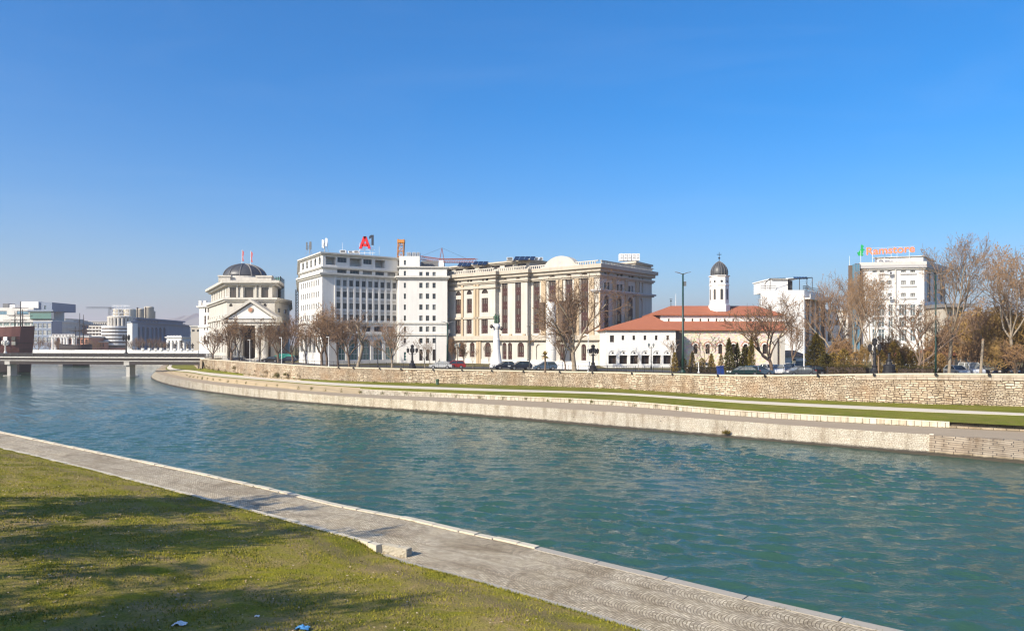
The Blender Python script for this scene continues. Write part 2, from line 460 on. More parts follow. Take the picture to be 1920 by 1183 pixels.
WIN = {}
def win_mesh(style, w, h, arch):
    key = (style, round(w,1), round(h,1), arch)
    if key in WIN: return WIN[key]
    w, h = key[1], key[2]
    mb = MB()
    gl = {'w':'glass','wb':'glass_blue','burg':'glass_brown','shop':'glass_teal','dark':'glass_brown','n':'glass','cur':'curtain','grey':'glass_grey','brownbox':'brown_panel'}[style]
    fr = {'w':'frame_grey','wb':'frame_dark','burg':'frame_tan','shop':'frame_white','dark':'frame_dark','n':'frame_grey','cur':'frame_dark','grey':'frame_white','brownbox':'frame_dark'}[style]
    r = w/2; sp = h - r if arch else h
    out = [(-r,0),(r,0),(r,sp)]
    if arch:
        out += [(r*math.cos(a), sp + r*math.sin(a)) for a in [math.pi*i/10 for i in range(1,10)]]
    out += [(-r,sp)]
    mb.add([(x,0,z) for x,z in out], [list(range(len(out)))], 0)
    f = min(.11, w*.09)
    cyc = out[1:] if True else out
    # frame ring
    cz = h*.5
    inn = [(x*(1-f/r) , f + z*(1-2*f/h)) for x, z in out]
    n = len(out); vs = [(x,-.06,z) for x,z in out] + [(x,-.06,z) for x,z in inn] + [(x,0,z) for x,z in inn]
    fs = []
    for i in range(n):
        j = (i+1) % n
        fs.append([i,j,n+j,n+i]); fs.append([n+i,n+j,2*n+j,2*n+i])
    mb.add(vs, fs, 1)
    nm = 1 if w < 1.9 else (3 if w > 3.2 else 2)
    if style in ('n',) or w < .8: nm = 0
    for i in range(nm):
        x = -r + w*(i+1)/(nm+1); mb.box(x-f*.4, x+f*.4, -.05, 0.02, f, (sp if arch and abs(x) > r*.4 else h-f), 1)
    if style in ('w','wb','grey','cur') and h > 1.5: mb.box(-r+f, r-f, -.045, .02, h*.66-f*.35, h*.66+f*.35, 1)
    if style == 'burg':
        z = h - (r if arch else 0)
        if arch: # burgundy head
            hd = [(-r*.86,sp),(r*.86,sp)] + [(r*.86*math.cos(a), sp+r*.86*math.sin(a)) for a in [math.pi*i/8 for i in range(1,8)]]
            mb.add([(x,-.075,zz) for x,zz in hd], [list(range(len(hd)))], 2)
        k = 0
        step = 1.75
        z0 = sp - (step if (arch or h > 5) else step*.75)
        on = not arch
        zc = sp
        on = False
        if not arch: on = False
        while zc > .4:
            zn = max(zc - (step if on else step*.8), .05)
            if on: mb.box(-r+f, r-f, -.075, -.01, zn, zc, 2)
            if on:
                for xx in (-r*.36, r*.36): mb.box(xx-.07, xx+.07, -.10, -.07, (zn+zc)/2-.09, (zn+zc)/2+.09, 1)
            on = not on; zc = zn
    if style == 'shop':
        for zz in (h*.30, h*.62): mb.box(-r+f, r-f, -.05, .02, zz-.05, zz+.05, 1)
    if style == 'brownbox':
        for i in range(1, 6): mb.box(-r+f, r-f, -.05, .02, h*i/6-.04, h*i/6+.04, 1)
    me = bpy.data.meshes.new('window')
    me.from_pydata(mb.v, [], mb.f)
    for mm in (gl, fr, 'burgundy'): me.materials.append(M[mm])
    me.polygons.foreach_set('material_index', mb.m); me.update()
    WIN[key] = me
    return me

def wall(mb, root, A, B, z0, z1, ops=(), depth=.3, mi=0, merged=None):
    """facade with real openings; every window an object of its own under root (merged: collect into one MB)"""
    L = math.hypot(B[0]-A[0], B[1]-A[1]); d = ((B[0]-A[0])/L, (B[1]-A[1])/L); n = (d[1], -d[0])
    P3 = lambda u, z, k=0.0: (A[0]+d[0]*u-n[0]*k, A[1]+d[1]*u-n[1]*k, z)
    us = sorted({0.0, L, *[round(max(0.,min(L,o[0])),3) for o in ops], *[round(max(0.,min(L,o[1])),3) for o in ops]})
    zs = sorted({z0, z1, *[round(max(z0,min(z1,o[2])),3) for o in ops], *[round(max(z0,min(z1,o[3])),3) for o in ops]})
    for i in range(len(us)-1):
        # merge vertical runs
        run = None
        for j in range(len(zs)-1):
            uc, zc = (us[i]+us[i+1])/2, (zs[j]+zs[j+1])/2
            hole = any(o[0] < uc < o[1] and o[2] < zc < o[3] for o in ops)
            if not hole:
                if run is None: run = zs[j]
            if hole and run is not None:
                mb.quad(P3(us[i],run),P3(us[i+1],run),P3(us[i+1],zs[j]),P3(us[i],zs[j]),mi); run = None
        if run is not None: mb.quad(P3(us[i],run),P3(us[i+1],run),P3(us[i+1],z1),P3(us[i],z1),mi)
    for o in ops:
        u0, u1, a, b, arch, style = o[:6]
        dp = o[6] if len(o) > 6 else depth
        r = (u1-u0)/2; uc = (u0+u1)/2; sp = b - r if arch else b
        pts = [(u1,a),(u1,sp)]
        if arch:
            arc = [(uc+r*math.cos(t), sp+r*math.sin(t)) for t in [math.pi*i/10 for i in range(1,10)]]
            for k in range(5):                                   # spandrels
                q0 = (u1,sp) if k == 0 else arc[k-1]; q1 = arc[k]
                mb.add([P3(*q0),P3(*q1),P3(u1,b)], [[0,2,1]], mi)
                q0 = (u0,sp) if k == 0 else arc[8-k+1]; q1 = arc[8-k]
                mb.add([P3(*q0),P3(*q1),P3(u0,b)], [[0,1,2]], mi)
            pts += arc
        pts += [(u0,sp),(u0,a)]
        for k in range(len(pts)):
            q0, q1 = pts[k], pts[(k+1)%len(pts)]
            mb.quad(P3(*q0),P3(*q1),P3(*q1,dp),P3(*q0,dp),mi)
        if not style:
            mb.add([P3(u,z,dp-.001) for u,z in [(u0,a)]+pts[:-1]], [list(range(len(pts)))], mi)
        if style:
            me = win_mesh(style, u1-u0, b-a, arch)
            w_, h_ = max(.1,round(u1-u0,1)), max(.1,round(b-a,1))
            p = Vector(P3(uc, a, dp-.02))
            if merged is not None:
                S = Matrix.Translation(p) @ Matrix.Rotation(math.atan2(d[1],d[0]),4,'Z') @ Matrix.Diagonal(((u1-u0)/w_,1,(b-a)/h_,1))
                k0 = len(merged.v)
                merged.v.extend([tuple(S @ v.co) for v in me.vertices])
                merged.f.extend([[i+k0 for i in pl.vertices] for pl in me.polygons]); merged.m.extend([pl.material_index for pl in me.polygons])
            else:
                ob = bpy.data.objects.new('window', me); COL.objects.link(ob); ob.parent = root
                ob.location = p - root.location; ob.rotation_euler = (0,0,math.atan2(d[1],d[0])); ob.scale = ((u1-u0)/w_, 1, (b-a)/h_)

def offset(poly, d):
    k = len(poly); out = []
    for i in range(k):
        p0, p1, p2 = poly[i-1], poly[i], poly[(i+1)%k]
        def nrm(a, b):
            l = math.hypot(b[0]-a[0], b[1]-a[1]) or 1; return ((b[1]-a[1])/l, -(b[0]-a[0])/l)
        n1, n2 = nrm(p0,p1), nrm(p1,p2)
        q = 1 + n1[0]*n2[0] + n1[1]*n2[1]
        q = max(q, .35)
        out.append((p1[0]+(n1[0]+n2[0])/q*d, p1[1]+(n1[1]+n2[1])/q*d))
    return out

def shell(root, poly, z0, z1, ops=None, wm='white_plaster', rm='pale_concrete', name='wall', depth=.3, merged=None, roof=True):
    ops = ops or {}
    mb = MB(); k = len(poly)
    for i in range(k):
        A, B = poly[i], poly[(i+1)%k]
        wall(mb, root, A, B, z0, z1, ops.get(i, ()), depth, 0, merged.get(i) if merged else None)
    w = mb.build(name, M[wm], root)
    if roof:
        r = MB(); r.prism(offset(poly,-.02), z1-.25, z1+.004); r.build('roof', M[rm], root)
    return w
def cornice(root, poly, z0, z1, out, m, name='cornice'):
    mb = MB()
    h = z1-z0
    mb.prism(offset(poly, out*.55), z0, z0+h*.45); mb.prism(offset(poly, out), z0+h*.45, z1)
    return mb.build(name, M[m], root)
def band(root, poly, z0, z1, out, m, name='string_course'):
    mb = MB(); mb.prism(offset(poly, out), z0, z1); return mb.build(name, M[m], root)
# ------------------------------------------------------------------ the river banks, measured as lines on the ground
def catmull(L, k=6):
    L = [Vector(p) for p in L]; out = []
    for i in range(len(L)-1):
        p0 = L[i-1] if i > 0 else L[0]*2-L[1]; p1, p2 = L[i], L[i+1]; p3 = L[i+2] if i+2 < len(L) else L[-1]*2-L[-2]
        for j in range(k):
            t = j/k
            out.append(.5*((2*p1)+(p2-p0)*t+(2*p0-5*p1+4*p2-p3)*t*t+(3*p1-p0-3*p2+p3)*t**3))
    out.append(L[-1]); return out
def lin(L, d0=None, d1=None, step=12.):
    # straight continuation of a smoothed line, in even steps
    L = list(L)
    if d0:
        d = (L[0]-L[1]).normalized(); L = [L[0]+d*d0*k/int(d0/step) for k in range(int(d0/step),0,-1)] + L
    if d1:
        d = (L[-1]-L[-2]).normalized(); L = L + [L[-1]+d*d1*k/int(d1/step) for k in range(1,int(d1/step)+1)]
    return L
def extend(L, d0=None, d1=None):
    L = [Vector(p) for p in L]
    if d0: L.insert(0, L[0] + (L[0]-L[1]).normalized()*d0)
    if d1: L.append(L[-1] + (L[-1]-L[-2]).normalized()*d1)
    return L
def strip(name, lines, m, sub=1, jitter=0.0, seed=1, parent=None, base=None, smooth=False):
    """mesh band between polylines (same number of points), uv in metres"""
    rg = random.Random(seed)
    mb = MB(); mb.uv = []
    cols = []
    n = len(lines[0])
    u = [0.0]
    for i in range(1, n): u.append(u[-1] + (lines[0][i]-lines[0][i-1]).length)
    for i in range(n):
        v = 0.0; col = [(lines[0][i].copy(), 0.0)]
        for a in range(len(lines)-1):
            p, q = lines[a][i], lines[a+1][i]; dl = (q-p).length
            for s in range(1, sub+1): col.append((p.lerp(q, s/sub), v + dl*s/sub))
            v += dl
        cols.append(col)
    for i, col in enumerate(cols):
        for j, (p, v) in enumerate(col):
            q = p.copy()
            if jitter and 0 < j < len(col)-1: q.z += rg.uniform(-jitter, jitter); q.y += rg.uniform(-jitter, jitter)
            mb.v.append(tuple(q)); mb.uv.append((u[i], v))
    k = len(cols[0])
    for i in range(n-1):
        for j in range(k-1):
            mb.f.append([i*k+j, i*k+j+1, (i+1)*k+j+1, (i+1)*k+j]); mb.m.append(0)
    return mb.build(name, M[m], parent, smooth, base)

CXS = [1920,1700,1400,1150,900,640,500,400]
def gl(ys, zs, extra=()):
    if not isinstance(zs, (list,tuple)): zs = [zs]*len(ys)
    L = [G(x,y,z) for x,y,z in zip(CXS,ys,zs)] + [Vector(e) for e in extra]
    return lin(catmull(L), 60, None, 10.)
tip = lambda rows, z: [G(x,y,z) for x,y in rows]
L_water = gl([866,847,822,800.5,779,760,748,736], 0.0, tip([(340,727),(300,717),(283,708),(287,702),(294,696),(298,691)],0))
L_rev   = gl([824,812,791,772.5,757,742.5,731,721], 1.5, tip([(343,711.5),(309,704),(292,697.5),(294,692.5),(300,688.5),(303,685)],1.5))
L_low   = gl([809,798,781,760,748,737,725,715], 1.52, tip([(349,707.2),(318,701),(301,696),(302,691.3),(307,687.6),(309,684.3)],1.52))
L_lowt  = gl([798.5,787,770.5,751,740,727.5,716.5,707.5], [2.1,2.1,2.1,2.1,2.1,2.2,2.3,2.3], [G(352,700.5,2.1),G(323,697.5,1.8),G(307,694,1.6),G(307,690.3,1.6),G(311,687,1.6),G(313,683.8,1.6)])
L_pb    = gl([779,770.5,756,739.7,732.4,723,712.5,704], 2.5, [G(356,697.3,2.3),G(329,695,1.9),G(316,692.6,1.7),G(313,689.3,1.66),G(316,686.2,1.66),G(318,683.3,1.66)])
L_pt    = gl([775,765,751.5,736.3,728.5,718.5,708,699.5], 2.52, [G(362,694.6,2.35),G(338,692.6,2.0),G(326,690.6,1.75),G(321,688,1.7),G(322,685.4,1.7),G(323,682.7,1.7)])
L_wb    = gl([764,758,746,730,722,715,706.5,694], [2.6,2.6,2.6,2.6,2.6,2.7,2.8,3.0], [G(381,690,3.0),Vector((*XY(378,212),2.6)),Vector((*XY(374,222),2.2)),Vector((*XY(370,240),2.0)),Vector((*XY(366,262),2.0)),Vector((*XY(362,290),2.0))])
def topline():
    ys = [701,700,703,697.7,693.5,688,680.5,674]; L=[]
    for x, y, yb, zb in zip(CXS, ys, [764,758,746,730,722,715,706.5,694],[2.6,2.6,2.6,2.6,2.6,2.7,2.8,3.0]):
        Y = G(x,yb,zb).y + .45; L.append(Vector((*XY(x,Y), ZY(y,Y))))
    L += [Vector((*XY(382.5,209.5),5.8)),Vector((*XY(379,213),5.8)),Vector((*XY(375,223),5.8)),Vector((*XY(371,241),5.8)),Vector((*XY(367,263),5.8)),Vector((*XY(363,291),5.8))]
    return lin(catmull(L), 60, None, 10.)
L_wt = topline()
NL = len(L_water)
def drop(L, dz, dx=0.): return [p + Vector((0,0,dz)) for p in L]
def shift(L, d):      # sideways, away from the river
    out = []
    for i, p in enumerate(L):
        t = (L[min(i+1,len(L)-1)] - L[max(i-1,0)]).normalized(); nrm = Vector((t.y, -t.x, 0)).normalized()
        out.append(p + nrm*d)
    return out
def between(La, Lb, f): return [a.lerp(b, f) for a, b in zip(La, Lb)]
iE = next(i for i,p in enumerate(L_rev) if PX(p) < 1746)         # where the pitched revetment ends and the steps begin
iW = next(i for i,p in enumerate(L_low) if PX(p) < 692)          # where the low wall ends

# sloped stone revetment; beneath the water line it goes on down
structure(strip('embankment_slope', [drop(L_water,-1.0)[iE:], L_water[iE:], between(L_water,L_rev,.5)[iE:], L_rev[iE:]], 'revet_stone', 2, .05, 3))
# the stone kerb that closes it and the stepped quay beyond
mb = MB()
a, b_ = L_water[iE], L_rev[iE]; t = (L_water[iE]-L_water[iE+1]).normalized()
for p, q in ((a+Vector((0,0,-.4)), b_),):
    mb.add([p, q, q+Vector((0,0,.10)), p+Vector((0,0,.16)), p+t*.35, q+t*.35, q+t*.35+Vector((0,0,.10)), p+t*.35+Vector((0,0,.16))],
           [[0,1,2,3],[4,7,6,5],[3,2,6,7],[0,3,7,4],[1,5,6,2]])
structure(mb.build('stone_kerb', M['kerb_stone']))
st = thing('stone_steps', 'grey stone steps going down to the water past the end of the pale sloped bank', 'steps', G(1850,858,0))
ls = []
ns = 5
for k in range(ns):
    f0, f1 = k/ns, (k+1)/ns
    lo = between(L_water, L_rev, f0)[:iE+1]; hi = between(L_water, L_rev, f1)[:iE+1]
    zl, zh = 1.5*f0, 1.5*f1
    r0 = [Vector((p.x,p.y,zl-.6 if k == 0 else zl)) for p in lo]; r1 = [Vector((p.x,p.y,zh)) for p in lo]; r2 = [Vector((p.x,p.y,zh)) for p in hi]
    ls += [r0, r1] if k == 0 else [r1]
    if k == ns-1: ls.append(r2)
strip('step', ls, 'step_stone', 1, 0, 1, st)
structure(strip('quay_pavement', [L_rev, L_low], 'pavement_brown', 3))
# low retaining wall of upright blocks, or a bank of dry earth where it stops
lw = thing('low_stone_wall', 'knee high wall of upright pale stone blocks holding up the long grass terrace', 'low wall', G(1300,776,1.5))
iS = next(i for i,p in enumerate(L_low) if PX(p) < 1786)
strip('wall_face', [L_low[iS:iW+1], L_lowt[iS:iW+1]], 'slab_stone', 1, 0, 1, lw)
cop = shift(L_lowt,-.03); cop2 = shift(L_lowt,.32)
strip('coping', [drop(cop,-.05)[iS:iW+1], drop(cop,.03)[iS:iW+1], drop(cop2,.03)[iS:iW+1]], 'kerb_stone', 1, 0, 1, lw)
structure(strip('earth_bank', [L_low[iW:], L_lowt[iW:], between(L_lowt,L_pb,.6)[iW:]], 'dry_earth', 4, .07, 5))
# three long shallow seat steps on the stretch right of the wall
seat = thing('seating_steps', 'three long shallow stone seating steps at the end of the low block wall', 'steps', G(1850,806,1.5))
ls = []
for k in range(3):
    lo = between(L_low, L_pb, .10*k)[:iS+1]; zk = 1.52 + .2*k
    ls += [[Vector((p.x,p.y,zk)) for p in lo], [Vector((p.x,p.y,zk+.2)) for p in lo]]
ls.append([Vector((p.x,p.y,2.12)) for p in between(L_low,L_pb,.30)[:iS+1]])
strip('step', ls, 'step_stone', 1, 0, 2, seat)
structure(strip('grass_terrace', [drop(shift(L_lowt,.05),.0)[:iW+1], between(L_lowt,L_pb,.5)[:iW+1], drop(L_pb,.0)[:iW+1]], 'lawn_far', 3, .03, 6))
structure(strip('grass_terrace', [between(L_lowt,L_pb,.6)[iW:], L_pb[iW:]], 'lawn_far', 2, .03, 6))
structure(strip('promenade', [drop(L_pb,-.12), drop(L_pb,.03), drop(L_pt,.03), drop(L_pt,-.1)], 'path_pale', 1))
structure(strip('grass_verge', [L_pt, between(L_pt,L_wb,.5), drop(L_wb,.12)], 'lawn_far', 3, .05, 8))
# big retaining wall
qw = thing('quay_wall', 'long tall cream rubble stone retaining wall under the street railing', 'retaining wall', G(1150,730,2.6))
iA = next(i for i,p in enumerate(L_wb) if PX(p) < 1560)
par = between(L_wb, L_wt, .80)
strip('wall_face', [drop(L_wb,-.3), between(L_wb,L_wt,.45), L_wt], 'rubble_wall', 3, .05, 9, qw)
# dressed ledge and parapet band on the right stretch
pf = shift(between(L_wb,L_wt,.80),-.10); pt_ = shift(L_wt,-.10)
strip('parapet', [shift(between(L_wb,L_wt,.80),.05)[:iA], pf[:iA], drop(shift(between(L_wb,L_wt,.83),-.10),0)[:iA], shift(between(L_wb,L_wt,.83),-.04)[:iA], shift(L_wt,-.04)[:iA]], 'parapet_stone', 1, 0, 1, qw)
c0 = shift(L_wt,-.10); c1 = shift(L_wt,.40)
strip('coping', [drop(c0,-.16), drop(c0,.02), drop(c1,.02), drop(c1,-.6)], 'kerb_stone', 1, 0, 1, qw)

# the town's ground: from the wall's top out to the horizon
ZG = 5.3
gA = [Vector((p.x,p.y,min(p.z-.05, ZG))) for p in shift(L_wt,.35)]
def far(i): 
    a = math.radians(12 + 108*i/(NL-1)); return Vector((math.cos(a), math.sin(a), 0))
gB = [Vector((p.x,p.y,ZG)) + far(i)*6 for i,p in enumerate(gA)]
gC = [Vector((p.x,p.y,ZG)) + far(i)*90 for i,p in enumerate(gA)]
gD = [Vector((p.x,p.y,ZG)) + far(i)*3500 for i,p in enumerate(gA)]
structure(strip('town_ground', [gA, gB, gC, gD], 'park_ground', 1))
# quay street behind the trees
s0 = [p + far(i)*7 + Vector((0,0,.0)) for i,p in enumerate(gA)]; s1 = [p + far(i)*16 for i,p in enumerate(gA)]
for L in (s0, s1):
    for p in L: p.z = ZG + .02
structure(strip('quay_road', [s0[:int(NL*.75)], s1[:int(NL*.75)]], 'asphalt', 1))
# the shore upstream of the bridge, the river bends away there
fb = [(-520,250),(-330,292),XY(40,352),XY(150,372),XY(240,384),XY(268,380),XY(290,360),XY(312,330),XY(340,300)]
mb = MB()
for (x0,y0),(x1,y1) in zip(fb[:-1], fb[1:]):
    k0, k1 = 1+3200/math.hypot(x0,y0), 1+3200/math.hypot(x1,y1)
    mb.quad((x0,y0,-1),(x1,y1,-1),(x1*1.004,y1*1.004,1.2),(x0*1.004,y0*1.004,1.2))
    mb.quad((x0*1.004,y0*1.004,1.2),(x1*1.004,y1*1.004,1.2),(x1*1.03,y1*1.03,4.6),(x0*1.03,y0*1.03,4.6))
    mb.quad((x0*1.03,y0*1.03,4.6),(x1*1.03,y1*1.03,4.6),(x1*k1,y1*k1,4.6),(x0*k0,y0*k0,4.6))
structure(mb.build('far_shore', M['concrete']))

# ------------------------------------------------------------------ the near bank
Kpx = [(0,809),(163,843),(341,879.5),(511,916.5),(640,947),(767,971),(887,998.5),(980,1018),(1140,1055.5),(1216,1073),(1407,1118.5),(1695,1183)]
K = lin(catmull([G(x,y,1.0) for x,y in Kpx], 5), 260, 120)
def along(L, p): # nearest point parameter
    return min(range(len(L)), key=lambda i: (L[i].xy - Vector(p).xy).length)
Wpx = [(0,839),(112,865.5),(252,900.5),(429,945.5),(640,1001.5),(716,1022.5)]
Wt = lin(catmull([G(x,y,1.42) for x,y in Wpx], 5), 260)
Epx = [(716,1040),(762,1056),(880,1086),(1000,1121),(1140,1163),(1210,1186)]
E = lin(catmull([G(x,y,1.02) for x,y in Epx], 5), None, 120)
def resample(L, n):
    d = [0.0]
    for i in range(1,len(L)): d.append(d[-1]+(L[i]-L[i-1]).length)
    out = []
    for k in range(n):
        s = d[-1]*k/(n-1); j = max(i for i in range(len(d)) if d[i] <= s + 1e-9); j = min(j, len(L)-2)
        t = (s-d[j])/max(1e-9,d[j+1]-d[j]); out.append(L[j].lerp(L[j+1], t))
    return out
NK = 1300
K2 = resample(K, NK)
def across(p, L):
    """closest point on polyline L (2d)"""
    best = None
    for a, b in zip(L[:-1], L[1:]):
        ab = (b-a).xy; t = max(0,min(1,(p.xy-a.xy).dot(ab)/max(1e-9,ab.length_squared))); q = a.lerp(b,t); d = (q.xy-p.xy).length
        if best is None or d < best[0]: best = (d, q)
    return best
Lfull = [Vector((p.x,p.y,1.0)) for p in Wt[:-1]] + [Vector((p.x,p.y,1.0)) for p in E]
INW = Vector((-.637,-.7705,0))
def hit(p):
    best = 4.0
    d = INW.xy
    found = None
    for a, b in zip(Lfull[:-1], Lfull[1:]):
        e_ = b.xy-a.xy; den = d.x*e_.y-d.y*e_.x
        if abs(den) < 1e-9: continue
        w_ = a.xy-p.xy; t = (w_.x*e_.y-w_.y*e_.x)/den; s_ = (w_.x*d.y-w_.y*d.x)/den
        if -.001 <= s_ <= 1.001 and t > .3 and (found is None or t < found): found = t
    return found
Ein, Kin = [], []
last = 3.0
for i,p in enumerate(K2):
    t = hit(p); last = t if t else last
    Ein.append(Vector((p.x,p.y,1.0)) + INW*last); Kin.append(p + INW*.36)
# sheet of setts (slightly beyond both edges, beneath kerb and lawn)
structure(strip('riverside_path', [Kin, [e + INW*.5 for e in Ein]], 'cobble_setts', 2))
# kerb of separate pale stones; the last stretch is a plain grey slab edge
mb = MB(); mg = MB(); rg = random.Random(5)
i = 0
while i < NK-10:
    grey = PX(K2[i]) > 990 and K2[i].y > 0
    n = rg.choice((3,4,4,5)) if not grey else 9
    j = min(i+n, NK-2)
    a, b_, ai, bi = K2[i], K2[j], Kin[i], Kin[j]
    g = .028; dz = rg.uniform(.04,.085) if not grey else .02
    w = rg.uniform(-.03,.04) if not grey else .12
    d = (b_-a).normalized()
    a2, b2 = a + d*g, b_ - d*g; ai2 = ai + d*g + (ai-a).normalized()*w; bi2 = bi - d*g + (bi-b_).normalized()*w
    q = [a2,b2,bi2,ai2]
    (mg if grey else mb).prism([(p.x,p.y) for p in q], .3, 1.0+dz)
    i = j
Eo = [p for p in E if p.y > 4]
structure(strip('path_edging', [[p + INW*.12 + Vector((0,0,-.008)) for p in Eo], [p - INW*.28 + Vector((0,0,-.008)) for p in Eo]], 'kerb_grey', 1))
structure(mb.build('kerb', M['kerb_stone'])); structure(mg.build('kerb', M['kerb_grey']))
structure(strip('quay_face', [[Vector((p.x,p.y,-1.2)) for p in K2], [Vector((p.x,p.y,.985)) for p in K2]], 'concrete', 1))
# low kerb wall along the lawn, ending in a rough block
kw = thing('garden_wall', 'low pale stone edging wall between lawn and cobbled path ending in a rough hewn block', 'low wall', Wt[-1])
mb = MB(); rg = random.Random(8)
W2 = resample(Wt, 1000)
i = 0
while i < 997:
    j = min(i+rg.choice((2,3,3,4)), 998)
    a, b_ = W2[i], W2[j]; d = (b_-a).normalized(); n = Vector((-d.y,d.x,0)); 
    if n.dot(Vector((.64,.77,0))) < 0: n = -n
    g = .025; w0, w1 = -.03+rg.uniform(-.02,.02), .27+rg.uniform(-.04,.04)
    q = [a+d*g+n*w0, b_-d*g+n*w0, b_-d*g+n*w1, a+d*g+n*w1]
    mb.prism([(p.x,p.y) for p in q], .8, 1.38+rg.uniform(0,.03)); i = j
mb.build('wall_stone', M['kerb_stone'], kw)
# end block: front face looks at the camera
a, b_ = G(714,1035.5,1.0), G(762,1045,1.0)
d = Vector((b_.x-a.x, b_.y-a.y, 0)).normalized(); n = Vector((-d.y,d.x,0))
if n.y < 0: n = -n
me = MB(); nu, nv = 16, 6
L_ = (b_-a).length
def blk(u, v, w):   # rough block
    p = a + d*(u*L_) + n*(w*.36); return Vector((p.x, p.y, .85 + v*.50))
rg = random.Random(3)
for face in range(5):
    vs, fs = [], []
    for i in range(nu+1):
        for j in range(nv+1):
            s, t_ = i/nu, j/nv
            if face == 0: p = blk(s,t_,0); q = -n
            elif face == 1: p = blk(s,t_,1); q = n
            elif face == 2: p = blk(s,1,t_); q = Vector((0,0,1))
            elif face == 3: p = blk(1,s,t_); q = d
            else: p = blk(0,s,t_); q = -d
            edge = i in (0,nu) or j in (0,nv)
            if not edge: p = p + q*rg.uniform(-.03,.03)
            vs.append(p)
    for i in range(nu):
        for j in range(nv): fs.append([i*(nv+1)+j,(i+1)*(nv+1)+j,(i+1)*(nv+1)+j+1,i*(nv+1)+j+1])
    me.add(vs, fs)
me.build('end_block', M['block_stone'], kw)

# lawn: rises gently from the path to the bank the viewer stands on
NDIR = Vector((.637,.7705))
ALD = Vector((.7705,-.637)); U_END = W2[997].x*ALD.x + W2[997].y*ALD.y
def edge_h(x, y):
    u = x*ALD.x + y*ALD.y - U_END
    return 1.02 + .34*min(1, max(0, (.55-u)/1.6))
def lawn_z(x, y, dist):
    off = x*NDIR.x + y*NDIR.y
    z = edge_h(x,y) + .108*dist + .05*math.sin(x*.35+1)*math.sin(y*.3) * min(1, dist/3)
    if off < 3.5: z += (3.5-off)*1.0
    return min(z, 5.6)
Wl = []
for i,p in enumerate(K2):
    e = Ein[i]; 
    d = (e-Kin[i]).normalized(); Wl.append((e, Vector((d.x,d.y,0))))
LawnF = {}
verts, faces, uvs = [], [], []
dist = [ -.12,.05,.25,.5,.8,1.2,1.7,2.3,3,3.8,4.7,5.7,6.8,8,9.3,10.7,12.2,13.8,15.5,17,18,18.5,19,19.6,20.3,21.2,22.5,25,40,120]
nd = len(dist)
sel = [p for i,p in enumerate(Wl) if i % 3 == 0]
for i,(e,d) in enumerate(sel):
    dd = Vector((-NDIR.x,-NDIR.y,0)) 
    for s in dist:
        p = e + dd*s
        uvs.append((p.x*ALD.x+p.y*ALD.y, s)); verts.append((p.x,p.y, lawn_z(p.x,p.y,max(0,s)) if s > 0 else .97))
for i in range(len(sel)-1):
    for j in range(nd-1): faces.append([i*nd+j, (i+1)*nd+j, (i+1)*nd+j+1, i*nd+j+1])
structure(np_mesh('lawn', verts, faces, M['lawn_near'], smooth=True, uv=uvs))
def lawn_np(P, s):
    u = P[:,0]*ALD.x+P[:,1]*ALD.y-U_END
    return 1.02+.34*np.clip((.55-u)/1.6,0,1) + .108*np.maximum(s,0) + .05*np.sin(P[:,0]*.35+1)*np.sin(P[:,1]*.3)*np.minimum(1,np.maximum(s,0)/3)
# grass blades in the part one can see, a short tuft each
rgn = np.random.default_rng(4)
seg = [(e, i) for i,(e,d) in enumerate(sel) if -56 < e.x < 14 and 5 < e.y < 78]
ex = np.array([[e.x,e.y] for e,_ in seg])
NB = 260000
ii = rgn.integers(0, len(ex)-1, NB); tt = rgn.random(NB)[:,None]
base = ex[ii]*(1-tt) + ex[ii+1]*tt
s = (rgn.random(NB)**.9)*17.5 + .0
s = np.where(rgn.random(NB) < .08, rgn.random(NB)*.25 - .06, s)      # ragged rim over the path
pp = base - np.array([NDIR.x,NDIR.y])*s[:,None]
Yd = pp[:,1]; xr = pp[:,0]/np.maximum(Yd,1)
keep = (Yd > 10) & (xr > -.8) & (xr < .3)
pp, s = pp[keep], s[keep]
# clumps: keep more blades where a slow pattern is high
cl = np.sin(pp[:,0]*1.7+np.sin(pp[:,1]*1.1)*1.5)+np.sin(pp[:,1]*2.1+np.cos(pp[:,0]*.9)*2)
keep = rgn.random(len(pp)) < np.clip(.55+.3*cl, .12, 1)
pp, s = pp[keep], s[keep]
zz = lawn_np(pp, s) - .01
n_ = len(pp); h = rgn.uniform(.035,.10,n_); a = rgn.uniform(0,6.283,n_); w = rgn.uniform(.012,.028,n_); lean = rgn.uniform(-.04,.04,(n_,2))
V = np.zeros((n_,3,3)); 
V[:,0,0] = pp[:,0]-np.cos(a)*w; V[:,0,1] = pp[:,1]-np.sin(a)*w; V[:,0,2] = zz
V[:,1,0] = pp[:,0]+np.cos(a)*w; V[:,1,1] = pp[:,1]+np.sin(a)*w; V[:,1,2] = zz
V[:,2,0] = pp[:,0]+lean[:,0]; V[:,2,1] = pp[:,1]+lean[:,1]; V[:,2,2] = zz+h
stuff(np_mesh('grass', V.reshape(-1,3), np.arange(n_*3).reshape(-1,3), M['grass_blade']))
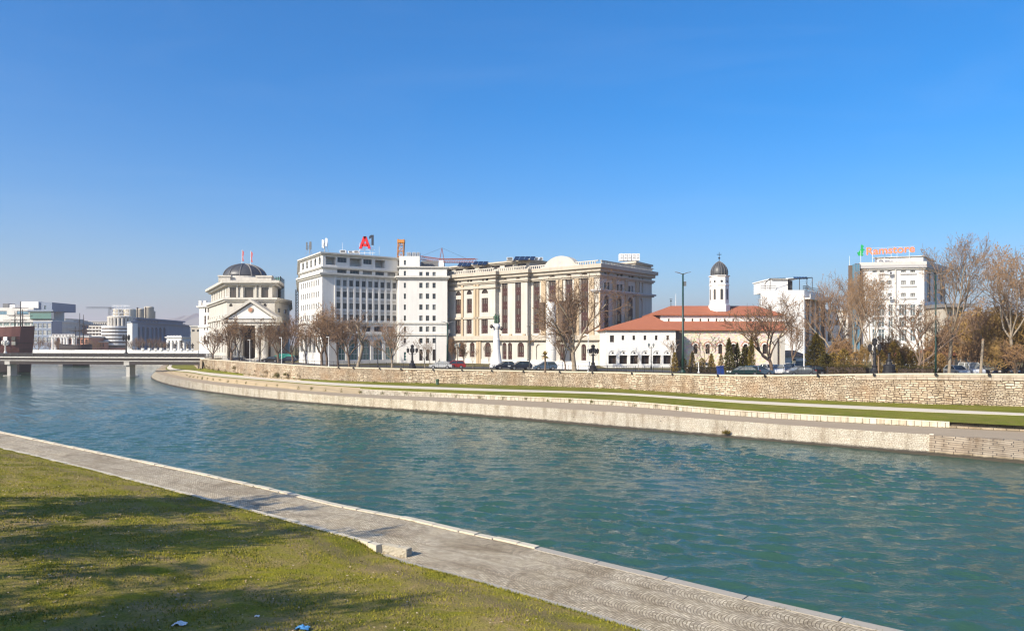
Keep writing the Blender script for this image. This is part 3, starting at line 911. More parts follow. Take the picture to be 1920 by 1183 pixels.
# fallen leaves
NB = 5200
ii = rgn.integers(0, len(ex)-1, NB); tt = rgn.random(NB)[:,None]
pp = ex[ii]*(1-tt) + ex[ii+1]*tt; s = rgn.random(NB)**.7*17.5 + .2; pp = pp - np.array([NDIR.x,NDIR.y])*s[:,None]
xr = pp[:,0]/np.maximum(pp[:,1],1)
keep = (pp[:,1] > 10) & (rgn.random(NB) < np.clip(.9-(xr+.7)*.8, .15, 1)); pp, s = pp[keep], s[keep]; n_ = len(pp)
zz = lawn_np(pp, s) + .045
a = rgn.uniform(0,6.283,n_); L_ = rgn.uniform(.022,.06,n_)
ca, sa = np.cos(a)*L_, np.sin(a)*L_
V = np.stack([np.stack([pp[:,0]-ca,pp[:,1]-sa,zz+rgn.uniform(-.02,.03,n_)],1), np.stack([pp[:,0]+sa*.6,pp[:,1]-ca*.6,zz],1),
              np.stack([pp[:,0]+ca,pp[:,1]+sa,zz+rgn.uniform(-.02,.03,n_)],1), np.stack([pp[:,0]-sa*.6,pp[:,1]+ca*.6,zz+.012],1)],1)
stuff(np_mesh('fallen_leaves', V.reshape(-1,3), np.arange(n_*4).reshape(-1,4), M['litter_leaf']))
# weeds in the kerb's joint
NW = 700; V = []; Fq = []
for k in range(NW):
    i = rg.randrange(500, 1270); p = Kin[i].lerp(Kin[i+1], rg.random()); q = p + Vector((rg.gauss(0,.05)-.03, rg.gauss(0,.05)-.05, 0))
    if math.sin(i*.12)+math.sin(i*.037+2) < .1: continue
    for b in range(5):
        aa = rg.uniform(0,6.28); l = rg.uniform(.02,.07); w = .012
        bx, by = q.x+rg.gauss(0,.04), q.y+rg.gauss(0,.04); k0 = len(V)
        V += [(bx-w*math.sin(aa),by+w*math.cos(aa),1.0),(bx+w*math.sin(aa),by-w*math.cos(aa),1.0),(bx+math.cos(aa)*l,by+math.sin(aa)*l,1.0+l)]; Fq.append([k0,k0+1,k0+2])
stuff(np_mesh('weeds', V, Fq, M['weed']))

# bits of litter lying on the grass
def on_lawn(px, py):
    # march the view ray down to the lawn
    y = 10.0
    while y < 60:
        x = (px-CX)/F*y; z = ZY(py,y)
        d, q = across(Vector((x,y,0)), Lfull)
        if z <= lawn_z(x,y,d): return Vector((x,y,lawn_z(x,y,d)+.03))
        y += .05
def crumple(name, label, cat, p, size, m, seed):
    r = random.Random(seed); mb = MB(); n = 6; vs=[]; fs=[]
    for i in range(n+1):
        for j in range(n+1):
            vs.append((p.x+(i/n-.5)*size*1.5+r.uniform(-.02,.02), p.y+(j/n-.5)*size+r.uniform(-.02,.02), p.z+r.uniform(0,.35)*size*math.sin(math.pi*i/n)+r.uniform(0,.03)))
    for i in range(n):
        for j in range(n): fs.append([i*(n+1)+j,(i+1)*(n+1)+j,(i+1)*(n+1)+j+1,i*(n+1)+j+1])
    mb.add(vs, fs); o = mb.build(name, M[m], None, base=p); tag(o, label, cat)
crumple('paper_tissue','crumpled white paper tissue lying in the dark grass','litter',on_lawn(337,1173),.24,'white_metal',1)
crumple('paper_scrap','tiny white paper scrap lying alone on the grass near the blue wrapper','litter',on_lawn(482,1158),.10,'white_metal',2)
crumple('plastic_wrapper','crumpled light blue plastic wrapper on the grass at the lower edge','litter',on_lawn(566,1181),.26,'wrapper_blue',3)

# ------------------------------------------------------------------ river
ed, en = Vector((-.77,.64)), Vector((.64,.77))
def axis(a, b, fine0, fine1, step, grow=1.09):
    f = list(np.arange(fine0, fine1, step)); s = step; x = f[-1]
    while x < b: s *= grow; x += s; f.append(x)
    s = step; x = f[0]
    while x > a: s *= grow; x -= s; f.insert(0, x)
    return np.array(f)
ua = axis(-160, 900, -48, 105, .27); va = axis(2, 420, 19, 66, .27)
U, Vv = np.meshgrid(ua, va, indexing='ij')
X = ed.x*U + en.x*Vv; Yw = ed.y*U + en.y*Vv
rg2 = np.random.default_rng(9)
H = np.zeros_like(X)
patch = .55+.45*np.clip(.5+.5*(np.sin(U*.11+np.sin(Vv*.17)*1.3)+np.sin(Vv*.23-U*.05+1))*.7,0,1.4)
for k in range(30):
    lam = float(.72+1.7*rg2.random()**1.8); th = float(rg2.normal(0, .42)) + math.radians(82); ph = float(rg2.uniform(0, 6.28))
    kx, ky = math.cos(th)*2*math.pi/lam, math.sin(th)*2*math.pi/lam
    arg = X*kx + Yw*ky + ph + 1.7*np.sin(X*.33+k)*np.cos(Yw*.29+k*1.7) + 1.2*np.sin(X*.71+k*2.1+Yw*.5)
    H += (.5-1.5*np.abs(np.sin(arg/2))+.35*np.cos(arg)) * .0088 * lam
fade = np.clip(1.2 - (np.abs(U)-100)/120, .0, 1)
Z = H*patch*fade
nv_ = len(va)
idx = np.arange(X.size).reshape(X.shape)
Fq = np.stack([idx[:-1,:-1].ravel(), idx[1:,:-1].ravel(), idx[1:,1:].ravel(), idx[:-1,1:].ravel()],1)
structure(np_mesh('river_water', np.stack([X.ravel(),Yw.ravel(),Z.ravel()],1), Fq, M['river_water'], smooth=True))
# hills far behind the town
mb = MB(); rx = [(-500,600),(-200,622),(60,629),(160,614),(230,603),(300,598),(345,591),(385,587),(450,595),(520,608),(620,618),(900,626),(1300,622),(1700,618),(2400,610)]
top = catmull([Vector((*XY(x,5000),ZY(y,5000)-4)) for x,y in rx], 8); rg = random.Random(2)
vs = []; fs = []
for i,p in enumerate(top):
    for j,(f,yo) in enumerate(((0,-900),(.35,-560),(.72,-240),(1,0),(.6,300),(0,600))):
        vs.append((p.x+rg.uniform(-30,30), p.y+yo+rg.uniform(-50,50), 4+(p.z-4)*f*(1+rg.uniform(-.04,.04))))
for i in range(len(top)-1):
    for j in range(5): fs.append([i*6+j,(i+1)*6+j,(i+1)*6+j+1,i*6+j+1])
mb.add(vs, fs); M['hill'] = mat('hill', (.16,.17,.13), .95, .3, .01); structure(mb.build('hills', M['hill'], smooth=True))
# ------------------------------------------------------------------ buildings across the river
def rect_ops(A, B, cols, rows, style, arch=False):
    """cols: (x0,x1) in photo pixels; rows: (y0,y1) at the row's middle column -> same heights along the whole facade"""
    out = []
    xm = (cols[0][0]+cols[-1][1])/2
    um, d, L = u_at(A, B, xm); Ym = A[1]+d[1]*um
    for y0, y1 in rows:
        for x0, x1 in cols:
            ua, _, _ = u_at(A, B, x0); ub, _, _ = u_at(A, B, x1)
            out.append((ua, ub, ZY(y1,Ym), ZY(y0,Ym), arch, style))
    return out
def inset_quad(A, B, back):
    """footprint from a front edge A-B going straight back"""
    L = math.hypot(B[0]-A[0],B[1]-A[1]); d = ((B[0]-A[0])/L,(B[1]-A[1])/L); n = (d[1],-d[0])
    return [A, B, (B[0]-n[0]*back,B[1]-n[1]*back), (A[0]-n[0]*back,A[1]-n[1]*back)]

# ===== domed ministry =====
g = thing('ministry_building', 'cream classical building with dark ribbed dome and columned pediment portico', 'building', (*XY(465,220),ZG))
Yf = 214.0
l0 = XY(391.5,250); l1 = XY(425,Yf); r1 = XY(515,Yf); r2 = XY(541,228); bk = 275
low = [l0, l1, r1, r2, (r2[0]*1.20, bk), (l0[0]*1.05, bk)]
zt = ZY(564,Yf)
ops = {1: from_px(l1, r1, [(426,432,603,678,False,'dark',1.2),(455,480,603,678,False,'dark',1.6),(502,507.5,603,678,False,'dark',1.2),
                            (430,436,569,575,True,'dark'),(494,500,569,575,True,'dark')]),
       0: [], 2: from_px(r1, r2, [(521,526,578,586,False,'n'),(532,538,580,588,False,'n'),(520,527,604,640,False,'dark'),(532,537,606,640,False,'dark')])}
L0 = math.hypot(l1[0]-l0[0], l1[1]-l0[1])
ops[0] = [(x, x+1.5, zz, zz+h, a, 'dark') for zz, h, a in ((7.5,6,True),(15.2,3.4,False)) for x in [3+L0*k/7.2 for k in range(7)] if x+1.5 < L0-.5]
shell(g, low, ZG, zt, ops, 'cream_light', 'pale_concrete')
cornice(g, low, zt-.2, zt+.9, 1.0, 'cream_light'); band(g, low, ZY(598,Yf)-.1, ZY(592,Yf), .35, 'cream_light')
# dentils under the first cornice, row on the side
up = [(l0[0]+.6,l0[1]+.6), (l1[0]+.3,l1[1]+.5), XY(512,Yf+.5), XY(521,Yf+12), (XY(521,bk)[0]-1,bk-2), (l0[0]*1.04,bk-2)]
zu = ZY(535,Yf)
oup = {1: from_px(up[1], up[2], [(431,443,538.5,562,False,'dark'),(459,475,538.5,562,False,'dark'),(491,503,538.5,562,False,'dark')]),
       2: [], 0: [(x, x+1.6, zt+1.5, zt+4.2, False, 'dark') for x in [3+L0*k/7.2 for k in range(7)] if x+1.6 < L0-2]}
shell(g, up, zt+.9, zu, oup, 'cream_light', 'pale_concrete')
for x0,x1 in ((443.5,446.5),(452,456.5),(478,481.5),(486,490),(505,511)):
    mb = MB(); a,b = XY(x0,Yf+.3), XY(x1,Yf+.3); mb.box(a[0],b[0],Yf+.05,Yf+.6,zt+.9,zu); mb.build('pilaster', M['cream_light'], g)
cornice(g, up, zu, zu+1.35, 1.9, 'cream_light')
att = [(up[0][0]+4,up[0][1]+4),(XY(409,Yf+3)[0],Yf+3.2),(XY(512,Yf+3)[0],Yf+3.2),(XY(514,Yf+10)[0],Yf+12),(XY(512,bk)[0],bk-6),(up[0][0]+2,bk-6)]
shell(g, att, zu+1.35, ZY(518,Yf), {}, 'cream_light', 'pale_concrete', name='attic')
for x0,x1,y0,y1 in ((411,432,517,525.5),(482,509,517.5,527)):
    mb = MB(); a,b = XY(x0,Yf+2.6), XY(x1,Yf+2.6); mb.box(a[0],b[0],Yf+2.5,Yf+3.2,ZY(y1,Yf),ZY(y0,Yf)); 
    mb.box(a[0]-.3,b[0]+.3,Yf+2.2,Yf+3.5,ZY(y0,Yf)-.1,ZY(y0,Yf)+.35); mb.build('parapet', M['cream_light'], g)
# dome
dc = XY(459,Yf+22); rd = 39.5/F*(Yf+22); zb = ZY(521,Yf+22); hd_ = ZY(496.5,Yf+22)-zb
mb = MB(); mb.lathe(dc[0],dc[1],[(rd*1.03,zb-4),(rd*1.03,zb),(rd*.99,zb+.1)],40); mb.build('drum', M['cream_light'], g)
dm = MB(); prof = [(rd*.985*math.cos(t), zb+.1+hd_*math.sin(t)) for t in [math.pi/2*i/10 for i in range(10)]]+[(.3,zb+.1+hd_)]
dm.lathe(dc[0],dc[1],prof,40); do = dm.build('dome', M['lead'], g, True)
rb = MB()
for k in range(12):
    w = 2*math.pi*k/12+.13; rb.tube([(dc[0]+r*math.cos(w)*1.01,dc[1]+r*math.sin(w)*1.01,z+.05) for r,z in prof],[.22]*len(prof),4)
rb.build('rib', M['dark_trim'], do)
# portico: pediment on columns
pe = MB(); xa, xb, xm = XY(420,Yf-4)[0], XY(517,Yf-4)[0], XY(470,Yf-4)[0]
z0_, z1_ = ZY(597.5,Yf-4), ZY(564,Yf-4)
pe.add([(xa+.8,Yf-3.6,z0_),(xb-.8,Yf-3.6,z0_),(xm,Yf-3.6,z1_-.7)], [[0,1,2]])
pe.build('tympanum', M['white_plaster'], g)
co = MB()
for (xs,zs),(xe,ze) in (((xa-.4,z0_),(xm,z1_)),((xm,z1_),(xb+.4,z0_))):
    co.add([(xs,Yf-4.4,zs-.35),(xe,Yf-4.4,ze-.35),(xe,Yf-4.4,ze+.5),(xs,Yf-4.4,zs+.5),(xs,Yf+.2,zs-.35),(xe,Yf+.2,ze-.35),(xe,Yf+.2,ze+.5),(xs,Yf+.2,zs+.5)],
           [[0,1,2,3],[4,7,6,5],[3,2,6,7],[0,4,5,1],[0,3,7,4],[1,5,6,2]])
co.build('pediment', M['cream_light'], g)
en_ = MB(); en_.box(xa-.6,xb+.6,Yf-4.5,Yf+.1,z0_-1.0,z0_-.3); en_.box(xa,xb,Yf-4,Yf+.1,z0_-1.9,z0_-1.0); en_.build('entablature', M['cream_light'], g)
md = MB(); p = Vector((*XY(470,Yf-3.7),ZY(581,Yf-3.7)))
for rr, yy in ((.75,-.1),(.5,-.22)):
    md.add([(p.x+rr*math.cos(a),p.y+yy,p.z+rr*math.sin(a)) for a in [2*math.pi*i/16 for i in range(16)]],[list(range(16))],0 if rr>.6 else 1)
md.build('medallion', [M['ochre_stone'],M['brick_orange']], g)
for x in (437,449,484,496.5):
    c = XY(x,Yf-2.9); mb = MB(); mb.lathe(c[0],c[1],[(1.15,ZG),(1.15,ZG+.8),(.82,ZG+.9),(.80,ZG+4),(.70,z0_-2.9),(1.0,z0_-2.4),(1.0,z0_-1.9)],14); mb.build('column', M['cream_light'], g, True)
mb = MB(); mb.box(xa,xb,Yf-7,Yf-.02,ZG-.2,ZG+.5); mb.box(xa,xb,Yf-8.5,Yf-7,ZG-.2,ZG+.2); mb.build('step', M['pale_concrete'], g)
# glass tower at its back right corner
gt = [XY(513.5,232),XY(526,230),XY(532.5,240),XY(520,244)]
tw = MB(); tw.prism(gt, zt, ZY(520,230)); tw.build('glass_tower', M['glass_teal'], g)
fr = MB()
for (x0,y0),(x1,y1) in zip(gt[:3],gt[1:]):
    for f in (0,.33,.66,1): fr.box(x0+(x1-x0)*f-.1,x0+(x1-x0)*f+.1,y0+(y1-y0)*f-.18,y0+(y1-y0)*f+.1,zt,ZY(520,230)+.3)
fr.build('mullion', M['frame_dark'], g)
for px in (454,470.5):
    f = thing('flagpole', 'white flagpole with red flag %s' % ('rising from the middle of the dome top' if px < 460 else 'on the right shoulder of the dome'), 'flagpole', (*XY(px,240),zb))
    q = Vector((*XY(px,240),0)); top_ = ZY(468 if px < 460 else 470,240)
    mb = MB(); mb.tube([(q.x,q.y,zb+hd_*.4),(q.x,q.y,top_)],[.13,.08],6); mb.build('pole', M['white_metal'], f)
    mb = MB()
    for k in range(6):
        z = top_-.3-k*.55; mb.quad((q.x,q.y-.03,z),(q.x+.5+.12*math.sin(k*1.3),q.y-.1,z-.25),(q.x+.5+.12*math.sin(k*1.3+1.3),q.y-.1,z-.8),(q.x,q.y-.03,z-.55))
    mb.build('flag', M['paint_red'], f)

# ===== eight storey white office building with the red letter sign =====
g = thing('office_building', 'white eight storey office block with rows of square windows and red rooftop letter', 'building', (*XY(690,185.25),ZG))
Kc = XY(604,172.9); Lc = XY(560.5,189.52); Mc = XY(745,184.3); Wl_ = XY(747.5,181.92); Wr = XY(838.5,182.88); Wb = XY(843.5,195.7)
body = [Lc, Kc, Mc, Wl_, Wr, Wb, (Wb[0]-2.5,228), (Lc[0]*1.2,228)]
ze = ZY(515,172.9)            # eaves
cols = [(540+(c-16)/4.225, 540+(c+16)/4.225) for c in (400,450,501,551,601,651,699,748,796,841)]
rows = [(527.5,538.5),(548.5,559),(569.5,580.5),(590.5,601)]
fo = rect_ops(Kc, Mc, cols, rows, 'w')
fo += rect_ops(Kc, Mc, [(540+a/4.225,540+b/4.225) for a,b in ((392,465),(490,560),(590,655),(683,755),(785,840))], [(611.5,621.5)], 'w')
fo += [(*o[:4],True,'shop',.9) for o in rect_ops(Kc, Mc, [(540+a/4.225,540+b/4.225) for a,b in ((388,460),(485,560),(580,655),(678,752),(775,842))], [(636,675)], 'shop')]
LL = math.hypot(Kc[0]-Lc[0],Kc[1]-Lc[1])
lo = []
zr = [(ZY(y1,184.3),ZY(y0,184.3)) for y0,y1 in ((530.5,541),(551,561.5),(571.5,582),(592,602))]
for za,zb_ in zr:
    for k in range(9): lo.append((1.9+k*1.78, 2.85+k*1.78, za, zb_, False, 'n'))
lo += [(1.5+k*3.6, 3.6+k*3.6, 8.0, 12.2, False, 'shop') for k in range(5)]
wo = []
wc = [(540+a/4.225,540+b/4.225) for a,b in ((1040,1066),(1092,1118),(1145,1170))]
wr_ = [(y0,y1) for y0,y1 in ((530.2,540),(550.5,560.5),(571,581),(591.7,601.7),(612.3,622),(634,643.5))]
wo += rect_ops(Wl_, Wr, wc, wr_, 'w') + rect_ops(Wl_, Wr, [(540+918/4.225,540+934/4.225)], wr_, 'n')
wo += rect_ops(Wl_, Wr, wc, [(655,676)], 'dark') + rect_ops(Wl_, Wr, [(540+918/4.225,540+936/4.225)], [(660,676)], 'shop')
so = [(3.5, 5.0, z, z+1.7, False, 'n') for z in [8+3.05*k for k in range(6)]]
side = MB()
shell(g, body, ZG, ze, {0:lo, 1:fo, 3:wo, 4:so}, 'white_plaster', 'dark_roof', merged={0:side})
stuff(side.build('window', [M['glass'],M['frame_grey'],M['burgundy']], g))
cornice(g, body, ze-.25, ze+.55, .75, 'offwhite')
for y in (606,627.5): band(g, body, ZY(y,182.4)-.2, ZY(y,182.4)+.25, .28, 'offwhite')
pil = Each('pilaster','white_plaster',g); fd = ((Mc[0]-Kc[0])/math.hypot(Mc[0]-Kc[0],Mc[1]-Kc[1]), (Mc[1]-Kc[1])/math.hypot(Mc[0]-Kc[0],Mc[1]-Kc[1]))
for i in range(len(cols)+1):
    xm_ = (cols[i-1][1]+cols[i][0])/2 if 0 < i < len(cols) else (cols[0][0]-2.4 if i == 0 else cols[-1][1]+2)
    u,_,_ = u_at(Kc,Mc,xm_); pil.obox(Kc, fd, u-.22, u+.22, -.05, .22, ZY(606,182.4)+.25, ze-.25)
pn = MB()
for y0,y1 in ((540.5,547),(561,568),(582,589)):
    for a,b in cols:
        ua_,_,_ = u_at(Kc,Mc,a); ub_,_,_ = u_at(Kc,Mc,b); um,_,_ = u_at(Kc,Mc,670); Ym = Kc[1]+fd[1]*um
        pn.obox(Kc, fd, ua_+.1, ub_-.1, -.02, .07, ZY(y1,Ym)+.15, ZY(y0,Ym)-.15)
pn.build('panel', M['cream_light'], g)
# two recessed upper storeys
z2 = ZY(472.5,172.9)
att = [ (Lc[0]+.3,Lc[1]+.2), (Kc[0],Kc[1]+.35), (Mc[0],Mc[1]+.35), (Mc[0]+.3,195.7), (Mc[0],226), (Lc[0]*1.19,226)]
zmid = ZY(502.5,172.9)+.0
a1 = rect_ops(att[1], att[2], [(540+a/4.225,540+b/4.225) for a,b in ((390,465),(490,565),(592,665),(692,762),(788,850))], [(506,516)], 'w')
LA = math.hypot(att[1][0]-att[0][0],att[1][1]-att[0][1])
a0 = [(1.6+k*3.4,3.5+k*3.4,ze+1.4,ze+3.1,False,'w') for k in range(5)]
shell(g, att, ze+.55, zmid, {0:a0,1:a1}, 'white_plaster', 'dark_roof')
cornice(g, att, zmid-.05, zmid+.4, .5, 'offwhite')
a1 = rect_ops(att[1], att[2], [(540+a/4.225,540+b/4.225) for a,b in ((392,465),(597,664))], [(484.5,494)], 'w')
a1 += [(*o[:5],'',2.2) for o in rect_ops(att[1], att[2], [(540+a/4.225,540+b/4.225) for a,b in ((300,380),(490,586),(690,768))], [(484.5,499.5)], '')]
a0 = [(1.6+k*3.6,3.4+k*3.6,zmid+1.0,zmid+2.9,True,'n') for k in range(5)]
shell(g, att, zmid+.4, z2-.55, {0:a0,1:a1}, 'white_plaster', 'dark_roof')
cornice(g, att, z2-.55, z2, .7, 'offwhite')
# wing: two set back storeys
w1 = [ (Wl_[0]+.05,Wl_[1]+.1), (Wr[0]-.1,Wr[1]+.15), (Wb[0]-.2,Wb[1]), (Wb[0]-2,222), (Wl_[0]-2,222)]
zw = ZY(503.5,182.4)
shell(g, w1, ze+.55, zw, {0:[*rect_ops(w1[0],w1[1],wc,[(510,519.5)],'w'),*rect_ops(w1[0],w1[1],[(757.3,761)],[(508,518)],'n')]}, 'white_plaster', 'pale_concrete')
cornice(g, w1, zw, zw+.5, .45, 'offwhite')
w2 = [(Wl_[0]+.1,Wl_[1]+.25), (XY(787,182.4)[0],Wl_[1]+.35), (XY(787.5,193.8)[0],195.7), (Wl_[0]+1,195.7)]
shell(g, w2, zw+.5, ZY(480.5,182.4), {0:rect_ops(w2[0],w2[1],[(757.5,761)],[(488,497)],'n')}, 'white_plaster', 'pale_concrete')
mb = MB(); tr = [(XY(787.5,190)[0],193),(XY(822,192.85)[0],193),(XY(822,209)[0],209),(XY(787.5,209)[0],209)]
mb.prism(tr, zw+.5, ZY(489,192.85)); mb.build('plant_room', M['dark_trim'], g)
def roofbox(name, label, cat, px0, px1, y0, y1, Y, dep, m, group=None):
    a, b = XY(px0,Y), XY(px1,Y); mb = MB(); o = thing(name, label, cat, (a[0],Y,ZY(y1,Y)), 0, group)
    mb.box(a[0],b[0],Y,Y+dep,ZY(y1,Y),ZY(y0,Y)); mb.build('casing', M[m], o)
    l = MB()
    for f in (.15,.35,.55,.75): z = ZY(y1,Y)+(ZY(y0,Y)-ZY(y1,Y))*f; l.box(a[0]+.15,b[0]-.15,Y-.06,Y+.02,z,z+.09)
    l.build('grille', M['frame_grey'], o)
    return o
for i,(a_,b_) in enumerate(((762,771),(772,780),(781,787))):
    roofbox('rooftop_unit', ['grey rooftop cooling unit at the near edge of the white wing roof','middle grey cooling unit on the white wing roof','grey cooling unit on the white wing roof beside the dark plant room'][i], 'cooling unit', a_+.5,b_-.5,473,481,188,2.4,'steel','units on the office wing roof')
# antennas on the roof
def antenna(px, y0, y1, Y, label, n=3, seed=1):
    o = thing('cell_antenna', label, 'antenna', (*XY(px,Y),ZY(y1,Y))); r = random.Random(seed); q = XY(px,Y)
    m_ = MB(); m_.tube([(q[0],q[1],ZY(y1,Y)),(q[0],q[1],ZY(y0,Y)-.3)],[.09,.07],6)
    for k in range(3):
        w = k*2.1+seed; m_.bar((q[0]+1.0*math.cos(w),q[1]+1.0*math.sin(w),ZY(y1,Y)),(q[0],q[1],ZY(y1,Y)+2.2),.07)
    m_.build('mast', M['steel'], o)
    for k in range(n):
        w = 2*math.pi*k/n+.4+seed; x_, y_ = q[0]+.6*math.cos(w), q[1]+.6*math.sin(w); zt_ = ZY(y0,Y)-r.uniform(0,.4)
        p_ = MB(); p_.box(x_-.17,x_+.17,y_-.1,y_+.1,zt_-1.9,zt_); p_.bar((q[0],q[1],zt_-1.),(x_,y_,zt_-1.),.05); p_.build('panel', M['white_metal' if seed != 1 else 'frame_grey'], o)
antenna(580, 452, 478, 186, 'dark antenna cluster on the far left corner of the office roof', 3, 1)
antenna(609, 447, 472, 178.6, 'white panel antenna cluster on the office roof corner', 4, 2)
# rooftop sign: A1
def text_mesh(txt, size, ext, off, m, parent, p, rz=0.0, sx=1.0, name='letter'):
    cu = bpy.data.curves.new('t', 'FONT'); cu.body = txt; cu.size = size; cu.extrude = ext; cu.offset = off; cu.align_x = 'LEFT'; cu.resolution_u = 4
    o = bpy.data.objects.new('t', cu); COL.objects.link(o)
    bpy.context.view_layer.update()
    me = bpy.data.meshes.new_from_object(o.evaluated_get(bpy.context.evaluated_depsgraph_get()))
    bpy.data.objects.remove(o); bpy.data.curves.remove(cu)
    Mx = Matrix.Rotation(rz,4,'Z') @ Matrix.Rotation(math.pi/2,4,'X') @ Matrix.Diagonal((sx,1,1,1))
    me.transform(Matrix.Translation(Vector(p)-parent.location) @ Mx); me.name = name
    me.materials.clear(); me.materials.append(M[m])
    q = bpy.data.objects.new(name, me); COL.objects.link(q); q.parent = parent; return q
s = thing('rooftop_sign', 'large red letter A with small dark numeral 1 standing on the office roof', 'sign', (*XY(685,180.5),z2))
Ys = 180.5
def glyph(polys, m, x0, zb_, hgt, wid, name):
    mb = MB()
    for poly in polys:
        k = len(poly); f = [(x0+px*wid, Ys-.25, zb_+pz*hgt) for px,pz in poly]; b = [(a,Ys+.25,c) for a,_,c in f]
        mb.add(f+b, [list(range(k)), list(range(k,2*k))[::-1]] + [[i,(i+1)%k+0,(i+1)%k+k,i+k] for i in range(k)])
    mb.build(name, M[m], s)
xa_, xb_ = XY(673.5,Ys)[0], XY(695.5,Ys)[0]; zb_ = ZY(466.5,Ys); hh = ZY(443.5,Ys)-zb_
glyph([[(0,0),(.23,0),(.62,1),(.36,1)],[(.38,1),(.62,1),(1,0),(.77,0)],[(.24,.19),(.77,.19),(.70,.40),(.31,.40)]], 'red_sign', xa_, zb_, hh, xb_-xa_, 'letter')
x1_, x2_ = XY(692.5,Ys)[0], XY(700.5,Ys)[0]; zc_ = ZY(460,Ys); h1 = ZY(441,Ys)-zc_
glyph([[(.52,0),(1,0),(1,1),(.52,1)],[(0,.62),(.52,.78),(.52,1),(.40,1),(0,.86)]], 'navy_sign', x1_, zc_, h1, x2_-x1_, 'numeral')
fr = MB()
for px in (674.5,684,694,699): q = XY(px,Ys+.5); fr.bar((q[0],q[1],z2-.3),(q[0],q[1],ZY(455,Ys)),.07)
for yy in (468,474): fr.bar((*XY(673,Ys+.5),ZY(yy,Ys)),(*XY(703,Ys+.5),ZY(yy,Ys)),.06)
fr.build('frame', M['white_metal'], s)
for i,(a_,b_,y0,y1) in enumerate(((637,648,469,474),(663,672,470,474.5),(653,661,470.5,474))):
    roofbox('rooftop_unit', ['pale rooftop unit left of the red letter','small pale rooftop unit just beside the red letter','low pale rooftop unit between two others left of the red letter'][i], 'cooling unit', a_,b_,y0,y1,182.4,2,'white_metal')

# ===== large cream court building with tall arched burgundy windows =====
g = thing('court_building', 'large cream building with tall arched burgundy windows and heavy stepped cornice', 'building', (*XY(1000,175),ZG))
C0 = (18.8,160.0); e = (-.76,.65); mi_ = (.65,.76)
def fl(t, off): return (C0[0]+e[0]*t-mi_[0]*off, C0[1]+e[1]*t-mi_[1]*off)
def t_at(px, off):
    k = (px-CX)/F; A = fl(0,off); return (k*A[1]-A[0])/(e[0]-k*e[1])
t1 = t_at(995,0); t2 = t_at(935,1.2); tl = t_at(832,2.4)
S1 = [fl(tl,2.4), fl(t2,2.4)]; S2 = [fl(t2,1.2), fl(t1,1.2)]; S3 = [fl(t1,0), C0]
Rt = (33.4,178.0)
foot = [S1[0],S1[1],S2[0],S2[1],S3[0],S3[1],Rt,(Rt[0]+e[0]*50,Rt[1]+e[1]*50)]
zc = ZY(503,160.)
c4 = lambda a: 830+a/4.383
d4 = lambda a: 440+a/4.38
c5 = lambda a: 1000+a/4.38
o1 = []
for a,b in ((105,150),(198,240),(320,373)):
    yo = {105:6,198:0,320:-6}[a]
    o1 += [(c4(a),c4(b),d4(526+yo),d4(645+yo),False,'burg'),(c4(a),c4(b),d4(456+yo*1.5),d4(492+yo*1.5),True,'dark'),
           (c4(a-2),c4(b-2),d4(698+yo*.5),d4(815+yo*.3),False,'burg'),(c4(a+25),c4(b+22),d4(884),d4(1004),True,'burg')]
    w = (b-a)
    o1 += [(c4(a+4),c4(a+w*.40),d4(368+yo*3.2),d4(404+yo*3.2),False,'n'),(c4(a+w*.62),c4(b+2),d4(368+yo*3.2),d4(404+yo*3.2),False,'n')]
o2 = [(c4(485),c4(534),d4(359),d4(812),True,'burg'),(c4(595),c4(644),d4(351),d4(810),True,'burg'),
      (c4(490),c4(525),d4(886),d4(1035),True,'burg'),(c4(535),c4(570),d4(886),d4(1035),True,'burg'),(c4(615),c4(668),d4(883),d4(1006),True,'burg')]
o3 = [(1000,1012,519,625,True,'burg'),(1028.5,1042,516,626,True,'burg'),(1060,1073,514,626,True,'burg'),(1088.5,1103,511,626,True,'burg'),
      (1005,1015,645,674,True,''),(1050,1058,645,676,True,'burg'),(1068,1078,645,676,True,'burg'),(1090,1099,645,676,True,'burg')]
o5 = []
for a,b,ya,yb in ((582,628,310,355),(685,735,325,370),(782,823,338,382)):
    w = b-a
    for f0,f1 in ((0,.42),(.58,1)):
        o5 += [(c5(a+w*f0),c5(a+w*f1),d4(ya),d4(yb),False,'n'),(c5(a+w*f0),c5(a+w*f1),d4(ya+83),d4(yb+95),False,'n')]
o5 += [(c5(583),c5(623),d4(497),d4(770),True,'burg'),(c5(686),c5(728),d4(503),d4(755),True,'burg'),(c5(778),c5(821),d4(513),d4(730),True,'burg'),(c5(865),c5(900),d4(522),d4(690),True,''),
       (c5(862),c5(876),d4(352),d4(482),False,''),(c5(888),c5(903),d4(356),d4(485),False,'')]
shell(g, foot, ZG, zc, {0:from_px(*S1,o1),2:from_px(*S2,o2),4:from_px(*S3,o3),5:from_px(C0,Rt,o5)}, 'cream_light', 'pale_concrete')
